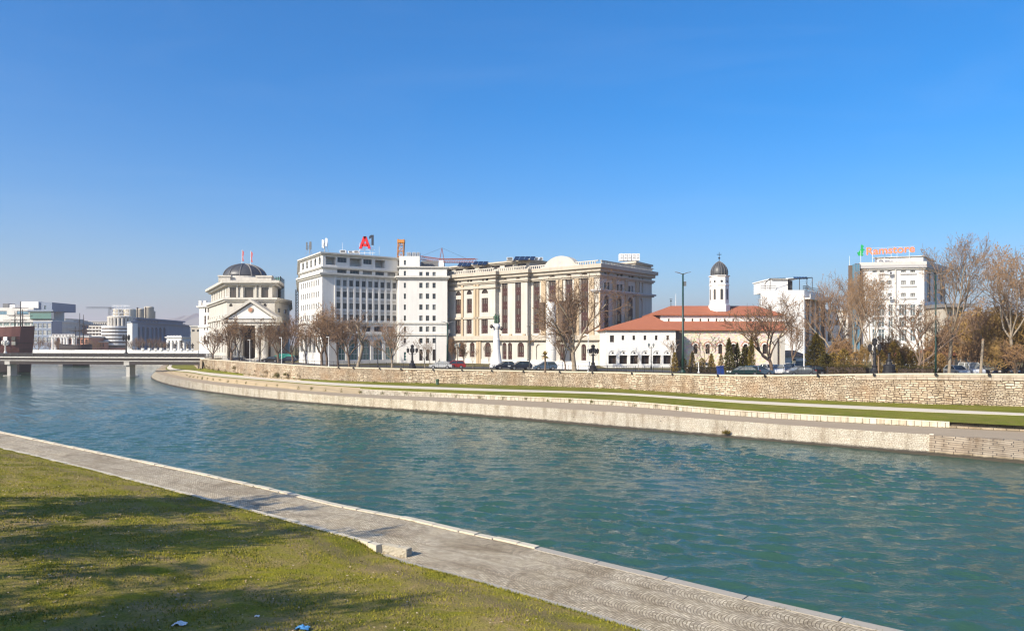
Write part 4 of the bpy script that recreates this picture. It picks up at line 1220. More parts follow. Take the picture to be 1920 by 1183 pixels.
# two stage main cornice, string courses, ledge over the ground floor
cornice(g, foot, zc-1.9, zc-1.2, .6, 'cream_plaster', 'frieze'); cornice(g, foot, zc-.6, zc+.9, 1.15, 'cream_plaster')
f1 = [S1[0],S1[1],fl(t2,1.4),fl(tl,1.4)]
band(g, f1, ZY(537,176)-.3, ZY(537,176)+.3, .45, 'cream_plaster')
band(g, f1, ZY(595,176)-.25, ZY(595,176)+.25, .3, 'cream_plaster')
zl = ZY(633,168)
band(g, foot, zl-.6, zl+.5, .8, 'cream_plaster', 'ledge')
fr_ = [fl(4,0),C0,Rt,(Rt[0]+e[0]*4,Rt[1]+e[1]*4)]
zs_ = ZY(545,160)
rb = [C0, Rt, (Rt[0]-3.0*.76,Rt[1]+3*.65), (C0[0]-1.2*.76,C0[1]+1.2*.65)]
cornice(g, rb, zs_-.35, zs_+.35, .8, 'grey_trim', 'string_course')
pl = Each('pilaster','ochre_stone',g)
dR = ((Rt[0]-C0[0])/math.hypot(Rt[0]-C0[0],Rt[1]-C0[1]),(Rt[1]-C0[1])/math.hypot(Rt[0]-C0[0],Rt[1]-C0[1]))
for px in (c5(655),c5(668),c5(755),c5(765),c5(843),c5(853)):
    u,_,_ = u_at(C0,Rt,px); pl.obox(C0,dR,u-.22,u+.22,-.05,.35,ZG,zs_-.35); pl.obox(C0,dR,u-.3,u+.3,-.05,.3,zs_+.35,zc-1.9)
u,_,_ = u_at(C0,Rt,c5(545)); pl.obox(C0,dR,-.25,u,-.05,.3,ZG,zs_-.35)
de = (-e[0],-e[1])
for (A,B),pxs,(za,zb2) in ((S1,(c4(268),c4(292),c4(165)),(zl+.5,zc-1.9)),(S1,(c4(290),c4(310)),(ZG,zl-.6)),(S3,(1018,1022,1046,1053,1080,1084,1108,1112),(zl+.5,zc-1.9)),(S2,(c4(468),c4(562),c4(672)),(zl+.5,zl+.9))):
    for px in pxs:
        u,dd,_ = u_at(A,B,px); pl.obox(A,dd,u-.35,u+.35,-.05,.3,za,zb2)
bs = MB()
for A,B in (S1,S2,S3,(C0,Rt)):
    L = math.hypot(B[0]-A[0],B[1]-A[1]); dd = ((B[0]-A[0])/L,(B[1]-A[1])/L); bs.obox(A,dd,0,L,-.05,.18,ZG,ZG+1.1)
bs.build('plinth', M['offwhite'], g)
# set back attic storey, with dark slots
aS = [fl(tl,.2), fl(t_at(1001,-1.5),.2), fl(t_at(1001,-1.5),-14), fl(tl,-14)]
za_ = ZY(487,170)
shell(g, aS, zc+.9, za_, {0:[(2+k*4.1,4.6+k*4.1,zc+1.7,zc+2.5,False,'dark') for k in range(6)]}, 'cream_light', 'pale_concrete', name='attic')
cornice(g, aS, za_-.3, za_+.35, .8, 'cream_plaster')
ba = MB()
for A,B in (S1,S2,S3,(C0,Rt)):
    L = math.hypot(B[0]-A[0],B[1]-A[1]); dd = ((B[0]-A[0])/L,(B[1]-A[1])/L)
    ba.obox(A,dd,0,L,.2,.5,zc+1.55,zc+1.75)
    k = 0.0
    while k < L-.5: ba.obox(A,dd,k+.1,k+.32,.25,.45,zc+.9,zc+1.55); k += .62
ba.build('balustrade', M['cream_light'], g)
# curved gable over the centre
ga = MB(); ua_,dd,_ = u_at(*S3,1017); ub_,_,_ = u_at(*S3,1090); A = S3[0]; zg0 = zc+.9; hg = ZY(480,166)-zg0
pr = [(ua_,0),(ub_,0),(ub_,.10),(ub_-(ub_-ua_)*.09,.16)]
for i in range(0,13):
    t = math.pi*(.12+.76*i/12); pr.append(((ua_+ub_)/2+(ub_-ua_)*.40*math.cos(t)/math.cos(math.pi*.12), .16+.84*(math.sin(t)-math.sin(math.pi*.12))/(1-math.sin(math.pi*.12))))
pr += [(ua_+(ub_-ua_)*.09,.16),(ua_,.10)]
n_ = (dd[1],-dd[0]); q3 = lambda u,h,k: (A[0]+dd[0]*u+n_[0]*k,A[1]+dd[1]*u+n_[1]*k,zg0+hg*h)
k = len(pr); ga.add([q3(u,h,.7) for u,h in pr]+[q3(u,h,-1.0) for u,h in pr],[list(range(k)),list(range(k,2*k))[::-1]]+[[i,(i+1)%k,(i+1)%k+k,i+k] for i in range(k)])
go = ga.build('gable', M['cream_light'], g)
om = MB(); um = (ua_+ub_)/2; om.add([q3(um+.4*math.cos(t),.42+.16*math.sin(t),.74) for t in [2*math.pi*i/12 for i in range(12)]],[list(range(12))]); om.build('emblem', M['grey_trim'], go)
# white banded drum column with brown panels at its sides
dcx = XY(1033.5,161.5); rdc = 9.6/F*161.5
mb = MB(); pf = []
zz = ZG
while zz < ZY(568,161.5):
    pf += [(rdc,zz),(rdc,zz+3.2),(rdc*.95,zz+3.25),(rdc*.95,zz+3.4)]; zz += 3.45
mb.lathe(dcx[0],dcx[1],pf,20); mb.build('drum_column', M['white_plaster'], g)
for x0,x1,y0,y1 in ((1014.5,1023.5,567,618),(1049,1081,565,622)):
    ua_,dd,_ = u_at(*S3,x0); ub_,_,_ = u_at(*S3,x1); mb = MB(); Yq = S3[0][1]+dd[1]*(ua_+ub_)/2
    mb.obox(S3[0],dd,ua_,ub_,.42,.75,ZY(y1,Yq),ZY(y0,Yq)); mb.build('shade_panel', M['brown_panel'], g)
# corner tower on the roof
c_ = [XY(1146,182),XY(1190,176.5),XY(1216.5,184),XY(1172,190)]
zt_ = ZY(491,177)
shell(g, c_, zc+.5, zt_-.8, {}, 'cream_light', 'pale_concrete', name='roof_pavilion'); cornice(g, c_, zt_-.8, zt_, .9, 'cream_plaster')
for i,(x0,x1) in enumerate(((1162,1168.5),(1169.5,1176),(1177,1183.5),(1185,1192),(1193,1199.5),)):
    roofbox('rooftop_unit', ['first of five white cooling units in a row on the court roof pavilion','second of five white cooling units on the court roof pavilion','middle of five white cooling units on the court roof pavilion','fourth of five white cooling units on the court roof pavilion','last white cooling unit at the outer end of the court roof pavilion'][i], 'cooling unit', x0,x1,475.5,488.5,181.5,2,'white_metal','cooling units on the court roof')
# solar panels
def solar(px0, px1, y0, y1, Y, label):
    o = thing('solar_panel', label, 'solar panel', (*XY((px0+px1)/2,Y),ZY(y1,Y)), 0, 'solar panels on the court roof')
    a, b = XY(px0,Y), XY(px1,Y); z0_, z1_ = ZY(y1,Y), ZY(y0,Y); sk = (b[0]-a[0])*.10
    mb = MB(); n = max(3,int((b[0]-a[0])/1.3))
    for i in range(n):
        xa = a[0]+(b[0]-a[0]-sk)*i/n; xb = a[0]+(b[0]-a[0]-sk)*(i+1)/n-.12
        mb.add([(xa,Y,z0_),(xb,Y,z0_),(xb+sk,Y+2.4,z1_),(xa+sk,Y+2.4,z1_),(xa,Y+.1,z0_-.1),(xb,Y+.1,z0_-.1),(xb+sk,Y+2.5,z1_-.1),(xa+sk,Y+2.5,z1_-.1)],[[0,1,2,3],[4,7,6,5],[0,4,5,1],[1,5,6,2],[2,6,7,3],[3,7,4,0]])
    mb.build('panel', M['solar_glass'], o)
    s_ = MB()
    for i in range(n+1):
        x = a[0]+(b[0]-a[0]-sk)*i/n; s_.bar((x+sk,Y+2.4,z0_-.6),(x+sk,Y+2.4,z1_),.07)
    s_.build('stand', M['steel'], o)
solar(c4(120),c4(240),490.5,499,182,'dark blue solar panel row at the far end of the court roof')
solar(c4(245),c4(375),488,496.5,178,'dark blue solar panel row second along the court roof')
solar(c4(580),c4(770),478.5,487.5,171,'dark blue solar panel row highest on the court attic')
for i,(x0,x1) in enumerate(((950,962),(1003,1010),(1011,1018))):
    roofbox('rooftop_unit', ['pale cooling unit between the solar panel rows','pale cooling unit right beside the highest solar panels','pale cooling unit between solar panels and curved gable'][i],'cooling unit',x0,x1,482.5,488,172+i,2,'white_metal')

# ===== church: white gallery block, basilica hall, bell tower =====
g = thing('church', 'white and stone church with terracotta roofs and octagonal domed bell tower', 'church', (*XY(1300,152),ZG))
Yc = 148.0
a_, b_ = XY(1137,Yc), XY(1267,Yc)
blk_ = [a_, b_, (b_[0],160), (a_[0],160)]
z1e = ZY(617,Yc)
c6 = lambda a: 1120+a/4.55
d6 = lambda a: 460+a/4.55
wo = [(c6(108),c6(143),d6(768),d6(826),False,'dark')]+[(c6(c-11),c6(c+11),d6(769),d6(808),False,'dark') for c in (219,312,407,503,601)]
wo += [(c6(c-34),c6(c+34),d6(938),d6(1012),False,'dark',.7) for c in (129,223,315,410,508,598)]
wo += [(c6(c-30),c6(c+30),d6(897),d6(930),True,'',.12) for c in (129,223,315,410,508,598)]
wo += []
shell(g, blk_, ZG, z1e, {0:from_px(a_,b_,wo)}, 'church_white', 'pale_concrete', roof=False)
dots = Each('vent','frame_dark',g)
for c in (129,223,315,410,508,598):
    q = Vector((*XY(c6(c),Yc+.1),ZY(d6(916),Yc))); dots.lathe(q.x,q.y,[(0.16,q.z-.16),(.16,q.z+.16)],10)
ov = .55
E0 = [(a_[0]-ov,Yc-ov,z1e-.05),(b_[0]+ov,Yc-ov,z1e-.05),(b_[0]+ov,160.5,z1e-.05),(a_[0]-ov,160.5,z1e-.05)]
apx = Vector((*XY(1222,154.2),ZY(590.5,154.2)))
mb = MB()
mb.add([*E0,(apx.x,apx.y,apx.z),(apx.x,160.5,apx.z)],[[0,1,4],[1,2,5,4],[3,0,4,5],[0,3,2,1],[2,3,5]])
mb.add([(x,y,z-.18) for x,y,z in E0]+E0,[[0,1,5,4],[1,2,6,5],[3,0,4,7],[0,3,2,1]]); mb.build('roof', M['terracotta'], g)
# stone nave
n0, n1 = XY(1267.5,152), XY(1470,152)
nv = [n0, n1, (n1[0],172), (n0[0],172)]
no = [(c6(c-18),c6(c+18),d6(828),d6(926),True,'dark') for c in (838,943,1050,1160,1265,1320,1428)]
M['nave_stone'] = None
def nave_stone():
    m, t, b = nt('nave_stone'); v = pos(t)
    vo = node(t,'TexVoronoi'); vo.inputs['Scale'].default_value = 2.2; mp = node(t,'Mapping'); mp.inputs['Scale'].default_value = (1,1,1.8); t.links.new(v,mp.inputs[0]); t.links.new(mp.outputs[0],vo.inputs['Vector'])
    c = mix(t, noise(t,v,1.2,5,.65), (.56,.46,.34), (.74,.67,.55)); c = mix(t, .4, c, vo.outputs['Color'], 'SOFT_LIGHT')
    setin(t, b, Base_Color=c, Roughness=.9); bump(t, b, vo.outputs['Distance'], .6, .08); M['nave_stone'] = m
nave_stone()
z2e = ZY(618,152)
shell(g, nv, ZG, z2e, {0:from_px(n0,n1,no)}, 'nave_stone', 'pale_concrete', roof=False)
# brick hoods over the windows
for c in (838,943,1050,1160,1265,1320,1428):
    sr = MB(); q = Vector((*XY(c6(c),151.93),ZY(d6(846),152))); r_ = 18/4.55/F*152
    for rr0,rr1,mi0 in ((1.0,1.55,0),(1.55,2.1,1)):
        vs=[];fs=[]
        for i in range(13):
            t_ = math.pi*i/12
            for rr in (rr0,rr1): vs += [(q.x+r_*rr*math.cos(t_),q.y-(.0 if mi0 else .04),q.z+r_*rr*math.sin(t_)-.3),(q.x+r_*rr*math.cos(t_),q.y+.1,q.z+r_*rr*math.sin(t_)-.3)]
        for i in range(12):
            k=i*4; fs += [[k,k+2,k+6,k+4],[k+2,k+3,k+7,k+6],[k,k+4,k+5,k+1]]
        sr.add(vs,fs,mi0)
    sr.build('window_hood', [M['church_white'],M['brick_orange']], g)
# buttress at the nave's end
for px in (1452,1466):
    q = XY(px,151.4); mb = MB(); mb.box(q[0]-.45,q[0]+.45,150.9,152,ZG,ZG+6.4); mb.build('buttress', M['cream_light'], g)
def hip(name, x0, x1, y0, y1, ze_, rx0, rx1, ry, zr_, th=.2):
    mb = MB(); Eb = [(x0,y0,ze_),(x1,y0,ze_),(x1,y1,ze_),(x0,y1,ze_)]; r0, r1 = (rx0,ry,zr_), (rx1,ry,zr_)
    mb.add([*Eb,r0,r1],[[0,1,5,4],[1,2,5],[2,3,4,5],[3,0,4],[0,3,2,1]])
    mb.add([(a,b,c-th) for a,b,c in Eb]+Eb,[[0,1,5,4],[1,2,6,5],[2,3,7,6],[3,0,4,7],[3,2,1,0]]); return mb.build(name, M['terracotta'], g)
# lean-to aisle roof, clerestory, main roof
zc0, zc1 = ZY(603,157), ZY(589.5,157)
x0, x1 = XY(1258,151.5)[0], XY(1476,151.5)[0]
mb = MB(); lo_ = [(x0,151.4,z2e),(x1,151.4,z2e)]; hi_ = [(XY(1235,157.2)[0],157.2,zc0+.1),(XY(1470,157.2)[0],157.2,zc0+.1)]
mb.add([lo_[0],lo_[1],hi_[1],hi_[0]],[[0,1,2,3]]); mb.add([(p[0],p[1],p[2]-.2) for p in lo_]+lo_,[[0,1,3,2]])
mb.add([lo_[1],(x1,172,z2e),(hi_[1][0],166,zc0+.1),hi_[1]],[[0,1,2,3]])
mb.build('roof', M['terracotta'], g)
cl = [(XY(1238,157)[0],157.0),(XY(1466,157)[0],157.0),(XY(1466,157)[0],167),(XY(1238,157)[0],167)]
shell(g, cl, zc0-.5, zc1, {0:from_px(cl[0],cl[1],[(c6(c-7),c6(c+7),597.5,603.5,False,'dark') for c in (610,742,812,880,949,1017,1087,1160,1308,1380)])}, 'church_white', 'pale_concrete', roof=False, name='clerestory')
hip('roof', XY(1222,156.4)[0], XY(1470,156.4)[0], 156.4, 168, zc1, XY(1258,162)[0], XY(1419,162)[0], 162, ZY(573.5,162))
# bell tower
tq = XY(1348.5,160); rt = 17.6/F*160
bt = MB(); a8 = math.pi/8
bt.lathe(tq[0],tq[1],[(rt*1.12,ZY(585,160)),(rt*1.12,ZY(572,160)),(rt*1.02,ZY(571.5,160)),(rt,ZY(571,160)),(rt,ZY(536.5,160)),(rt*1.06,ZY(536,160)),(rt*1.06,ZY(534,160)),(rt*1.0,ZY(533.5,160)),(rt,ZY(519.5,160)),(rt*1.12,ZY(518.8,160)),(rt*1.12,ZY(517.3,160))],8,0,a8)
bt.build('bell_tower', M['church_white'], g)
for k in range(8):
    w = k*math.pi/4; n2 = (math.cos(w),math.sin(w)); ap = rt*math.cos(a8); dd = (-n2[1],n2[0])
    A = (tq[0]+n2[0]*ap-dd[0]*2, tq[1]+n2[1]*ap-dd[1]*2)
    wn = MB(); za, zb3 = ZY(562,160), ZY(545,160); wd = .24
    pts = [(-wd,za),(wd,za),(wd,zb3)]+[(wd*math.cos(t),zb3+wd*math.sin(t)) for t in [math.pi*i/6 for i in range(1,6)]]+[(-wd,zb3)]
    for off_,m_i,sc_ in ((.03,1,1.35),(.06,0,1.0)):
        mid = (za+zb3)/2
        wn.add([(tq[0]+n2[0]*(ap+off_)+dd[0]*u*sc_, tq[1]+n2[1]*(ap+off_)+dd[1]*u*sc_, z if sc_ == 1 else z+(.1 if z > mid else -.1)) for u,z in pts],[list(range(len(pts)))],m_i)
    wn.build('belfry_opening', [M['frame_dark'],M['cream_light']], g)
    if k % 1 == 0:
        ro = MB(); zc3 = ZY(528.5,160); ro.add([(tq[0]+n2[0]*(ap+.05)+dd[0]*.26*math.cos(t), tq[1]+n2[1]*(ap+.05)+dd[1]*.26*math.cos(t), zc3+.26*math.sin(t)) for t in [2*math.pi*i/12 for i in range(12)]],[list(range(12))]); ro.build('round_opening', M['frame_dark'], g)
zd = ZY(517.3,160); hd2 = ZY(490,160)-zd
on = MB(); prof = [(rt*.86,zd),(rt*.90,zd+hd2*.12),(rt*.905,zd+hd2*.25),(rt*.86,zd+hd2*.42),(rt*.75,zd+hd2*.58),(rt*.58,zd+hd2*.74),(rt*.36,zd+hd2*.88),(rt*.14,zd+hd2*.97),(.06,zd+hd2)]
on.lathe(tq[0],tq[1],prof,24); dobj = on.build('onion_dome', M['lead'], g, True)
rbm = MB()
for k in range(16):
    w = 2*math.pi*k/16; rbm.tube([(tq[0]+r*1.005*math.cos(w),tq[1]+r*1.005*math.sin(w),z) for r,z in prof],[.045]*len(prof),4)
rbm.build('rib', M['dark_trim'], dobj)
cr = MB(); zt4 = zd+hd2; cr.tube([(tq[0],tq[1],zt4-.1),(tq[0],tq[1],ZY(473,160))],[.07,.05],6); cr.lathe(tq[0],tq[1],[(.02,zt4+.45),(.22,zt4+.62),(.22,zt4+.75),(.02,zt4+.92)],10)
cr.bar((tq[0]-.5,tq[1],zt4+1.45),(tq[0]+.5,tq[1],zt4+1.45),.09); cr.build('cross', M['iron'], dobj)
q = Vector((*XY(1258,162),ZY(574,162))); fn = MB(); fn.tube([q,(q.x,q.y,ZY(560,162))],[.08,.05],6); fn.lathe(q.x,q.y,[(.02,q.z+.9),(.22,q.z+1.1),(.02,q.z+1.3)],10); fn.bar((q.x-.3,q.y,q.z+1.5),(q.x+.3,q.y,q.z+1.5),.06); fn.build('finial', M['iron'], g)
dp = MB(); q = XY(c6(690),150.6); dp.box(q[0]-.9,q[0]+.5,149.5,152,ZG,z1e-.4); dp.build('link_bay', M['brown_facade'], g)

# ===== white apartment block with roof pergola =====
g = thing('apartment_block', 'plain white apartment block with brown shaded side and rooftop terrace', 'building', (*XY(1465,195),ZG))
p0, p1, p2 = XY(1426,190), XY(1508,190), XY(1546,206)
zt_ = ZY(544,190)
sb = from_px(p1,p2,[(1512,1515.5,568,620,False,'dark'),(1519,1524,568,622,False,'dark'),(1528,1533,568,622,False,'dark'),(1537,1541,570,622,False,'dark')])
mb = MB(); fp = [p0,p1,p2,(p2[0]*1.08,225),(p0[0]*1.2,225)]
shell(g, fp, ZG, zt_, {1:sb}, 'church_white', 'pale_concrete')
sw = MB(); L = math.hypot(p2[0]-p1[0],p2[1]-p1[1]); dd = ((p2[0]-p1[0])/L,(p2[1]-p1[1])/L)
u0,_,_ = u_at(p1,p2,1510.5)
for za, zb3 in ((ZG,ZY(561,192)),): sw.obox(p1,dd,u0,L,-.1,.12,za,zb3)
brown = sw.build('side_cladding', M['brown_facade'], g)
for xx in (1517,1526,1535):
    u,_,_ = u_at(p1,p2,xx); f = MB(); f.obox(p1,dd,u-.5,u+.5,.05,.45,ZG,ZY(562,196)); f.build('fin', M['offwhite'], g)
for z in (ZY(561,192), ):
    b = MB(); b.obox(p1,dd,-.0,L+.6,-.1,1.5,z-.1,z+.25); b.obox(p1,dd,0,L+.6,1.35,1.5,z+.25,z+1.2); b.build('balcony', M['white_plaster'], g)
x_ = [XY(1418,194),p0]; mb = MB(); mb.prism([(x_[0][0],191),(p0[0]+.1,191),(p0[0]*1.17,222),(x_[0][0]*1.17,222)],ZG,ZY(560,191)); mb.build('side_wing', M['church_white'], g)
pa = [XY(1446,194),XY(1477,194)]; mb = MB(); mb.box(pa[0][0],pa[1][0],194,208,zt_,ZY(524,194)); mb.box(pa[0][0]-.2,pa[1][0]+2.4,193.4,208.5,ZY(524,194),ZY(524,194)+.3); mb.build('penthouse', M['church_white'], g)
mb = MB(); mb.box(pa[1][0]+.02,pa[1][0]+1.6,195,206,zt_,ZY(526,194)); mb.build('penthouse_side', M['frame_dark'], g)
rl = MB()
def rail(A, B, z, h, step=1.2, mbx=None):
    L = math.hypot(B[0]-A[0],B[1]-A[1]); n = max(1,int(L/step))
    for i in range(n+1):
        f = i/n; p = (A[0]+(B[0]-A[0])*f,A[1]+(B[1]-A[1])*f); mbx.bar((p[0],p[1],z),(p[0],p[1],z+h),.05)
    for zz in (z+h,z+h*.5): mbx.bar((A[0],A[1],zz),(B[0],B[1],zz),.06)
rail((p0[0]+.2,190.3),(pa[0][0],190.3),zt_,1.1,.5,rl); rail((pa[1][0]+4,190.3),(p1[0]-.2,190.3),zt_,1.1,.5,rl); rail((p1[0],190.5),(p2[0]-2,203),zt_,1.1,.8,rl); rail((x_[0][0]+.1,191.2),(p0[0],191.2),ZY(560,191),1.1,.6,rl)
rl.build('railing', M['iron'], g)
pg = MB()
for px, y1 in ((1434.5,531),(1444,522.5)): q = XY(px,191.5); pg.bar((*q,zt_),(*q,ZY(y1,191.5)),.13)
pg.bar((*XY(1434.5,191.5),ZY(531,191.5)),(*XY(1444,191.5),ZY(522.5,191.5)),.14); pg.bar((*XY(1443,191.5),ZY(522.5,191.5)),(*XY(1473,192.5),ZY(521.5,191.5)),.16)
for px in (1499,1523,1513): q = XY(px,191.5); pg.bar((*q,zt_),(*q,ZY(520,191.5)),.13)
pg.bar((*XY(1478,191.5),ZY(523.5,191.5)),(*XY(1523,191.5),ZY(520.5,191.5)),.16)
pg.build('pergola', M['iron'], g)
so_ = thing('solar_panel', 'dark solar panel array tilted on the apartment roof pergola', 'solar panel', (*XY(1500,192),ZY(520,192)))
mb = MB(); a_, b_ = XY(1488,191.5), XY(1522,191.5)
for i in range(5):
    xa = a_[0]+(b_[0]-a_[0]-1.0)*i/5; xb = a_[0]+(b_[0]-a_[0]-1.)*(i+1)/5-.1
    mb.add([(xa,191.2,ZY(522.5,191)),(xb,191.2,ZY(522.5,191)),(xb+.9,194,ZY(517,191)),(xa+.9,194,ZY(517,191)),(xa,191.3,ZY(522.5,191)-.1),(xb,191.3,ZY(522.5,191)-.1),(xb+.9,194.1,ZY(517,191)-.1),(xa+.9,194.1,ZY(517,191)-.1)],[[0,1,2,3],[4,7,6,5],[0,4,5,1],[1,5,6,2],[2,6,7,3],[3,7,4,0]])
mb.build('panel', M['solar_glass'], so_)

# ===== white hotel block carrying the orange shop sign =====
g = thing('hotel_building', 'white tower block with tall lower glazing, grey parapet and orange rooftop lettering', 'building', (*XY(1680,200),ZG))
h0, h1, h2 = XY(1617,200), XY(1733,197), XY(1771,211)
zp = ZY(492,199)
r8 = [(502.5,511),(526.5,534),(549.5,556.5)]
ho = []
for y0,y1 in r8: ho += [(a,b,y0,y1,False,'cur') for a,b in ((1636,1644),(1650,1658),(1664,1672),(1689.5,1698.5),(1707,1716))]
for y0,y1 in ((571,592),(595,614),(617,640)): ho += [(a,b,y0,y1,False,'grey') for a,b in ((1636,1644),(1647,1659),(1666,1675),(1686,1701),(1707,1717),(1722,1729))]
hs = from_px(h1,h2,[(1738,1746,506,566,False,'dark'),(1750,1756,510,566,False,'dark'),(1738,1746,572,640,False,'grey'),(1752,1760,574,640,False,'grey'),(1762,1768,515,566,False,'dark')])
fp = [h0,h1,h2,(h2[0]*1.1,235),(h0[0]*1.19,235)]
shell(g, fp, ZG, zp-2.0, {0:from_px(h0,h1,ho),1:hs}, 'white_plaster', 'pale_concrete')
cornice(g, fp, zp-2.0, zp, .7, 'offwhite'); 
mb = MB(); mb.prism(offset([h0,h1,h2,(h2[0]*1.08,230),(h0[0]*1.16,230)],.72), zp-1.6, zp-.75); mb.build('parapet_band', M['grey_trim'], g)
at = [XY(1640,203),XY(1731,199),XY(1752,212),XY(1660,216)]
shell(g, at, zp, ZY(483,200), {}, 'white_plaster', 'pale_concrete', name='attic'); cornice(g, at, ZY(482.5,200), ZY(480.5,200), .4, 'offwhite')
sl = MB(); dd = ((h1[0]-h0[0])/math.hypot(h1[0]-h0[0],h1[1]-h0[1]),(h1[1]-h0[1])/math.hypot(h1[0]-h0[0],h1[1]-h0[1]))
for y in (514,537.5,560):
    for a,b in ((1649,1674),(1688,1718)):
        ua_,_,_ = u_at(h0,h1,a); ub_,_,_ = u_at(h0,h1,b); sl.obox(h0,dd,ua_,ub_,-.02,.22,ZY(y,199)-.22,ZY(y,199)+.12)
sl.build('sill_band', M['grey_trim'], g)
pp_ = MB(); u,_,_ = u_at(h0,h1,1678.5); pp_.obox(h0,dd,u-.16,u+.16,-.02,.3,ZY(640,199),zp-1.6); pp_.build('drainpipe', M['offwhite'], g)
# dark glass stair tower on the left
t0, t1 = XY(1590.5,201), XY(1617,199.5)
tb = [t0,t1,(t1[0]*1.06,212),(t0[0]*1.06,212)]
mb = MB(); mb.prism(tb, ZG, ZY(497,200)); mb.build('stair_tower', M['brown_panel'], g)
ta = MB(); a_, b_ = XY(1600.5,199.8), XY(1610.5,199.5); ta.box(a_[0],b_[0],199.1,200.5,ZG,ZY(495.5,200)); tw_ = ta.build('glass_strip', M['glass_blue'], g)
ml = MB()
for k in range(10): z = ZG+k*2.9; ml.box(a_[0],b_[0],199.02,199.12,z,z+.14)
for f in (0,.5,1): x = a_[0]+(b_[0]-a_[0])*f; ml.box(x-.06,x+.06,199.03,199.13,ZG,ZY(495.5,200))
ml.build('mullion', M['steel'], tw_)
for (px,y) in ((1669.5,512.5),(1669.5,559),(1717,536)):
    q = Vector((*XY(px,198),ZY(y,198))); o = thing('air_conditioner', 'white wall air conditioner box under %s' % {512.5:'the topmost hotel window row',559:'the third hotel window row',536:'the second hotel window row near its corner'}[y], 'air conditioner', q, 0, 'air conditioners on the hotel front')
    mb = MB(); mb.box(q.x-.5,q.x+.5,q.y-.45,q.y,q.z-.4,q.z+.4); mb.build('casing', M['white_metal'], o); f = MB(); f.add([(q.x-.1+.3*math.cos(t),q.y-.46,q.z+.3*math.sin(t)) for t in [2*math.pi*i/12 for i in range(12)]],[list(range(12))]); f.build('grille', M['frame_dark'], o)
an = MB()
s = thing('shop_sign', 'orange shop name lettering on the hotel roof with a green animal emblem', 'sign', (*XY(1670,199),zp))
pL, pR = Vector((*XY(1624,201),0)), Vector((*XY(1716,194.5),0)); rz = math.atan2(pR.y-pL.y,pR.x-pL.x)
wS = (pR-pL).length; zS = ZY(478.5,201)
tm = text_mesh('Ramstore', 3.0, .12, .05, 'orange_sign', s, (pL.x,pL.y,zS), rz, 1.0, 'lettering')
xs = [v.co.x for v in tm.data.vertices]; cur = max(xs)-min(xs)
k = (wS*math.cos(rz))/cur; mnx = min(xs); mnz = min(v.co.z for v in tm.data.vertices); hz = max(v.co.z for v in tm.data.vertices)-mnz
kz = (ZY(461.8,198)-ZY(478.5,201))/hz
y0_ = pL.y-s.location.y
for v in tm.data.vertices: v.co.x = (v.co.x-mnx)*k+pL.x-s.location.x; v.co.z = (v.co.z-mnz)*kz+zS-s.location.z; v.co.y = y0_+(v.co.y-y0_)*k
em = MB(); ex0 = XY(1608,201)[0]; sc_ = (XY(1621,201)[0]-ex0); zE = ZY(480,201); hE = ZY(459,201)-zE
sil = [(.10,.02),(.75,.0),(.80,.10),(.62,.14),(.78,.30),(.80,.48),(.98,.50),(.98,.58),(.78,.62),(.72,.76),(.86,.80),(.84,.90),(.70,.92),(.64,1.0),(.58,.90),(.52,1.0),(.48,.84),(.50,.68),(.38,.52),(.22,.42),(.12,.30),(.02,.34),(-.06,.26),(.06,.16)]
kk = len(sil); em.add([(ex0+x*sc_,200.8,zE+z*hE) for x,z in sil]+[(ex0+x*sc_,201.1,zE+z*hE) for x,z in sil],[list(range(kk)),list(range(kk,2*kk))[::-1]]+[[i,(i+1)%kk,(i+1)%kk+kk,i+kk] for i in range(kk)])
em.build('emblem', M['green_sign'], s)
fr = MB()
for px in (1614,1636,1659,1682,1705): q = XY(px,199.5); fr.bar((q[0],q[1],zp-.5),(q[0],q[1],ZY(470,199.5)),.07)
for y in (466,474): fr.bar((pL.x,pL.y+.3,ZY(y,201)),(pR.x,pR.y+.3,ZY(y-3,196)),.05)
fr.build('frame', M['white_metal'], s)
for px, y0, lab in ((1593,480,'thin white rod antenna on top of the dark stair tower'),(1671,470,'thin rod antenna rising behind the orange shop letters'),(711,462,'thin white rod antenna beside the red rooftop letter'),(642,455,'thin dark rod antenna left of the red rooftop letter'),(1267,551,'thin rod antenna behind the church roof')):
    Yq = {1593:203,1671:206,711:184,642:186,1267:166}[px]; zq = {1593:ZY(497,200),1671:ZY(484,200),711:z2,642:z2,1267:ZY(576,162)}[px]
    o = thing('rod_antenna', lab, 'antenna', (*XY(px,Yq),zq)); q = XY(px,Yq)
    mb = MB(); mb.tube([(*q,zq-.2),(*q,ZY(y0,Yq))],[.06,.03],5); mb.build('rod', M['white_metal'], o); mb = MB(); mb.box(q[0]-.2,q[0]+.2,q[1]-.2,q[1]+.2,zq-.1,zq+.15); mb.build('base', M['steel'], o)
# dark flat roofed house right of the hotel
g = thing('flat_roof_house', 'house with a dark projecting flat roof among the trees beside the hotel', 'house', (*XY(1795,190),ZG))
a_, b_ = XY(1768,190), XY(1806,190); shell(g,[a_,b_,(b_[0],202),(a_[0],202)],ZG,ZY(577,190),{0:from_px(a_,b_,[(1776,1784,585,605,False,'w'),(1792,1800,585,605,False,'w'),(1776,1784,620,640,False,'w')])},'cream_plaster','dark_roof')
mb = MB(); mb.box(a_[0]-.5,XY(1817,190)[0],187.5,203,ZY(576.5,190),ZY(570,190)); mb.build('roof', M['dark_trim'], g)
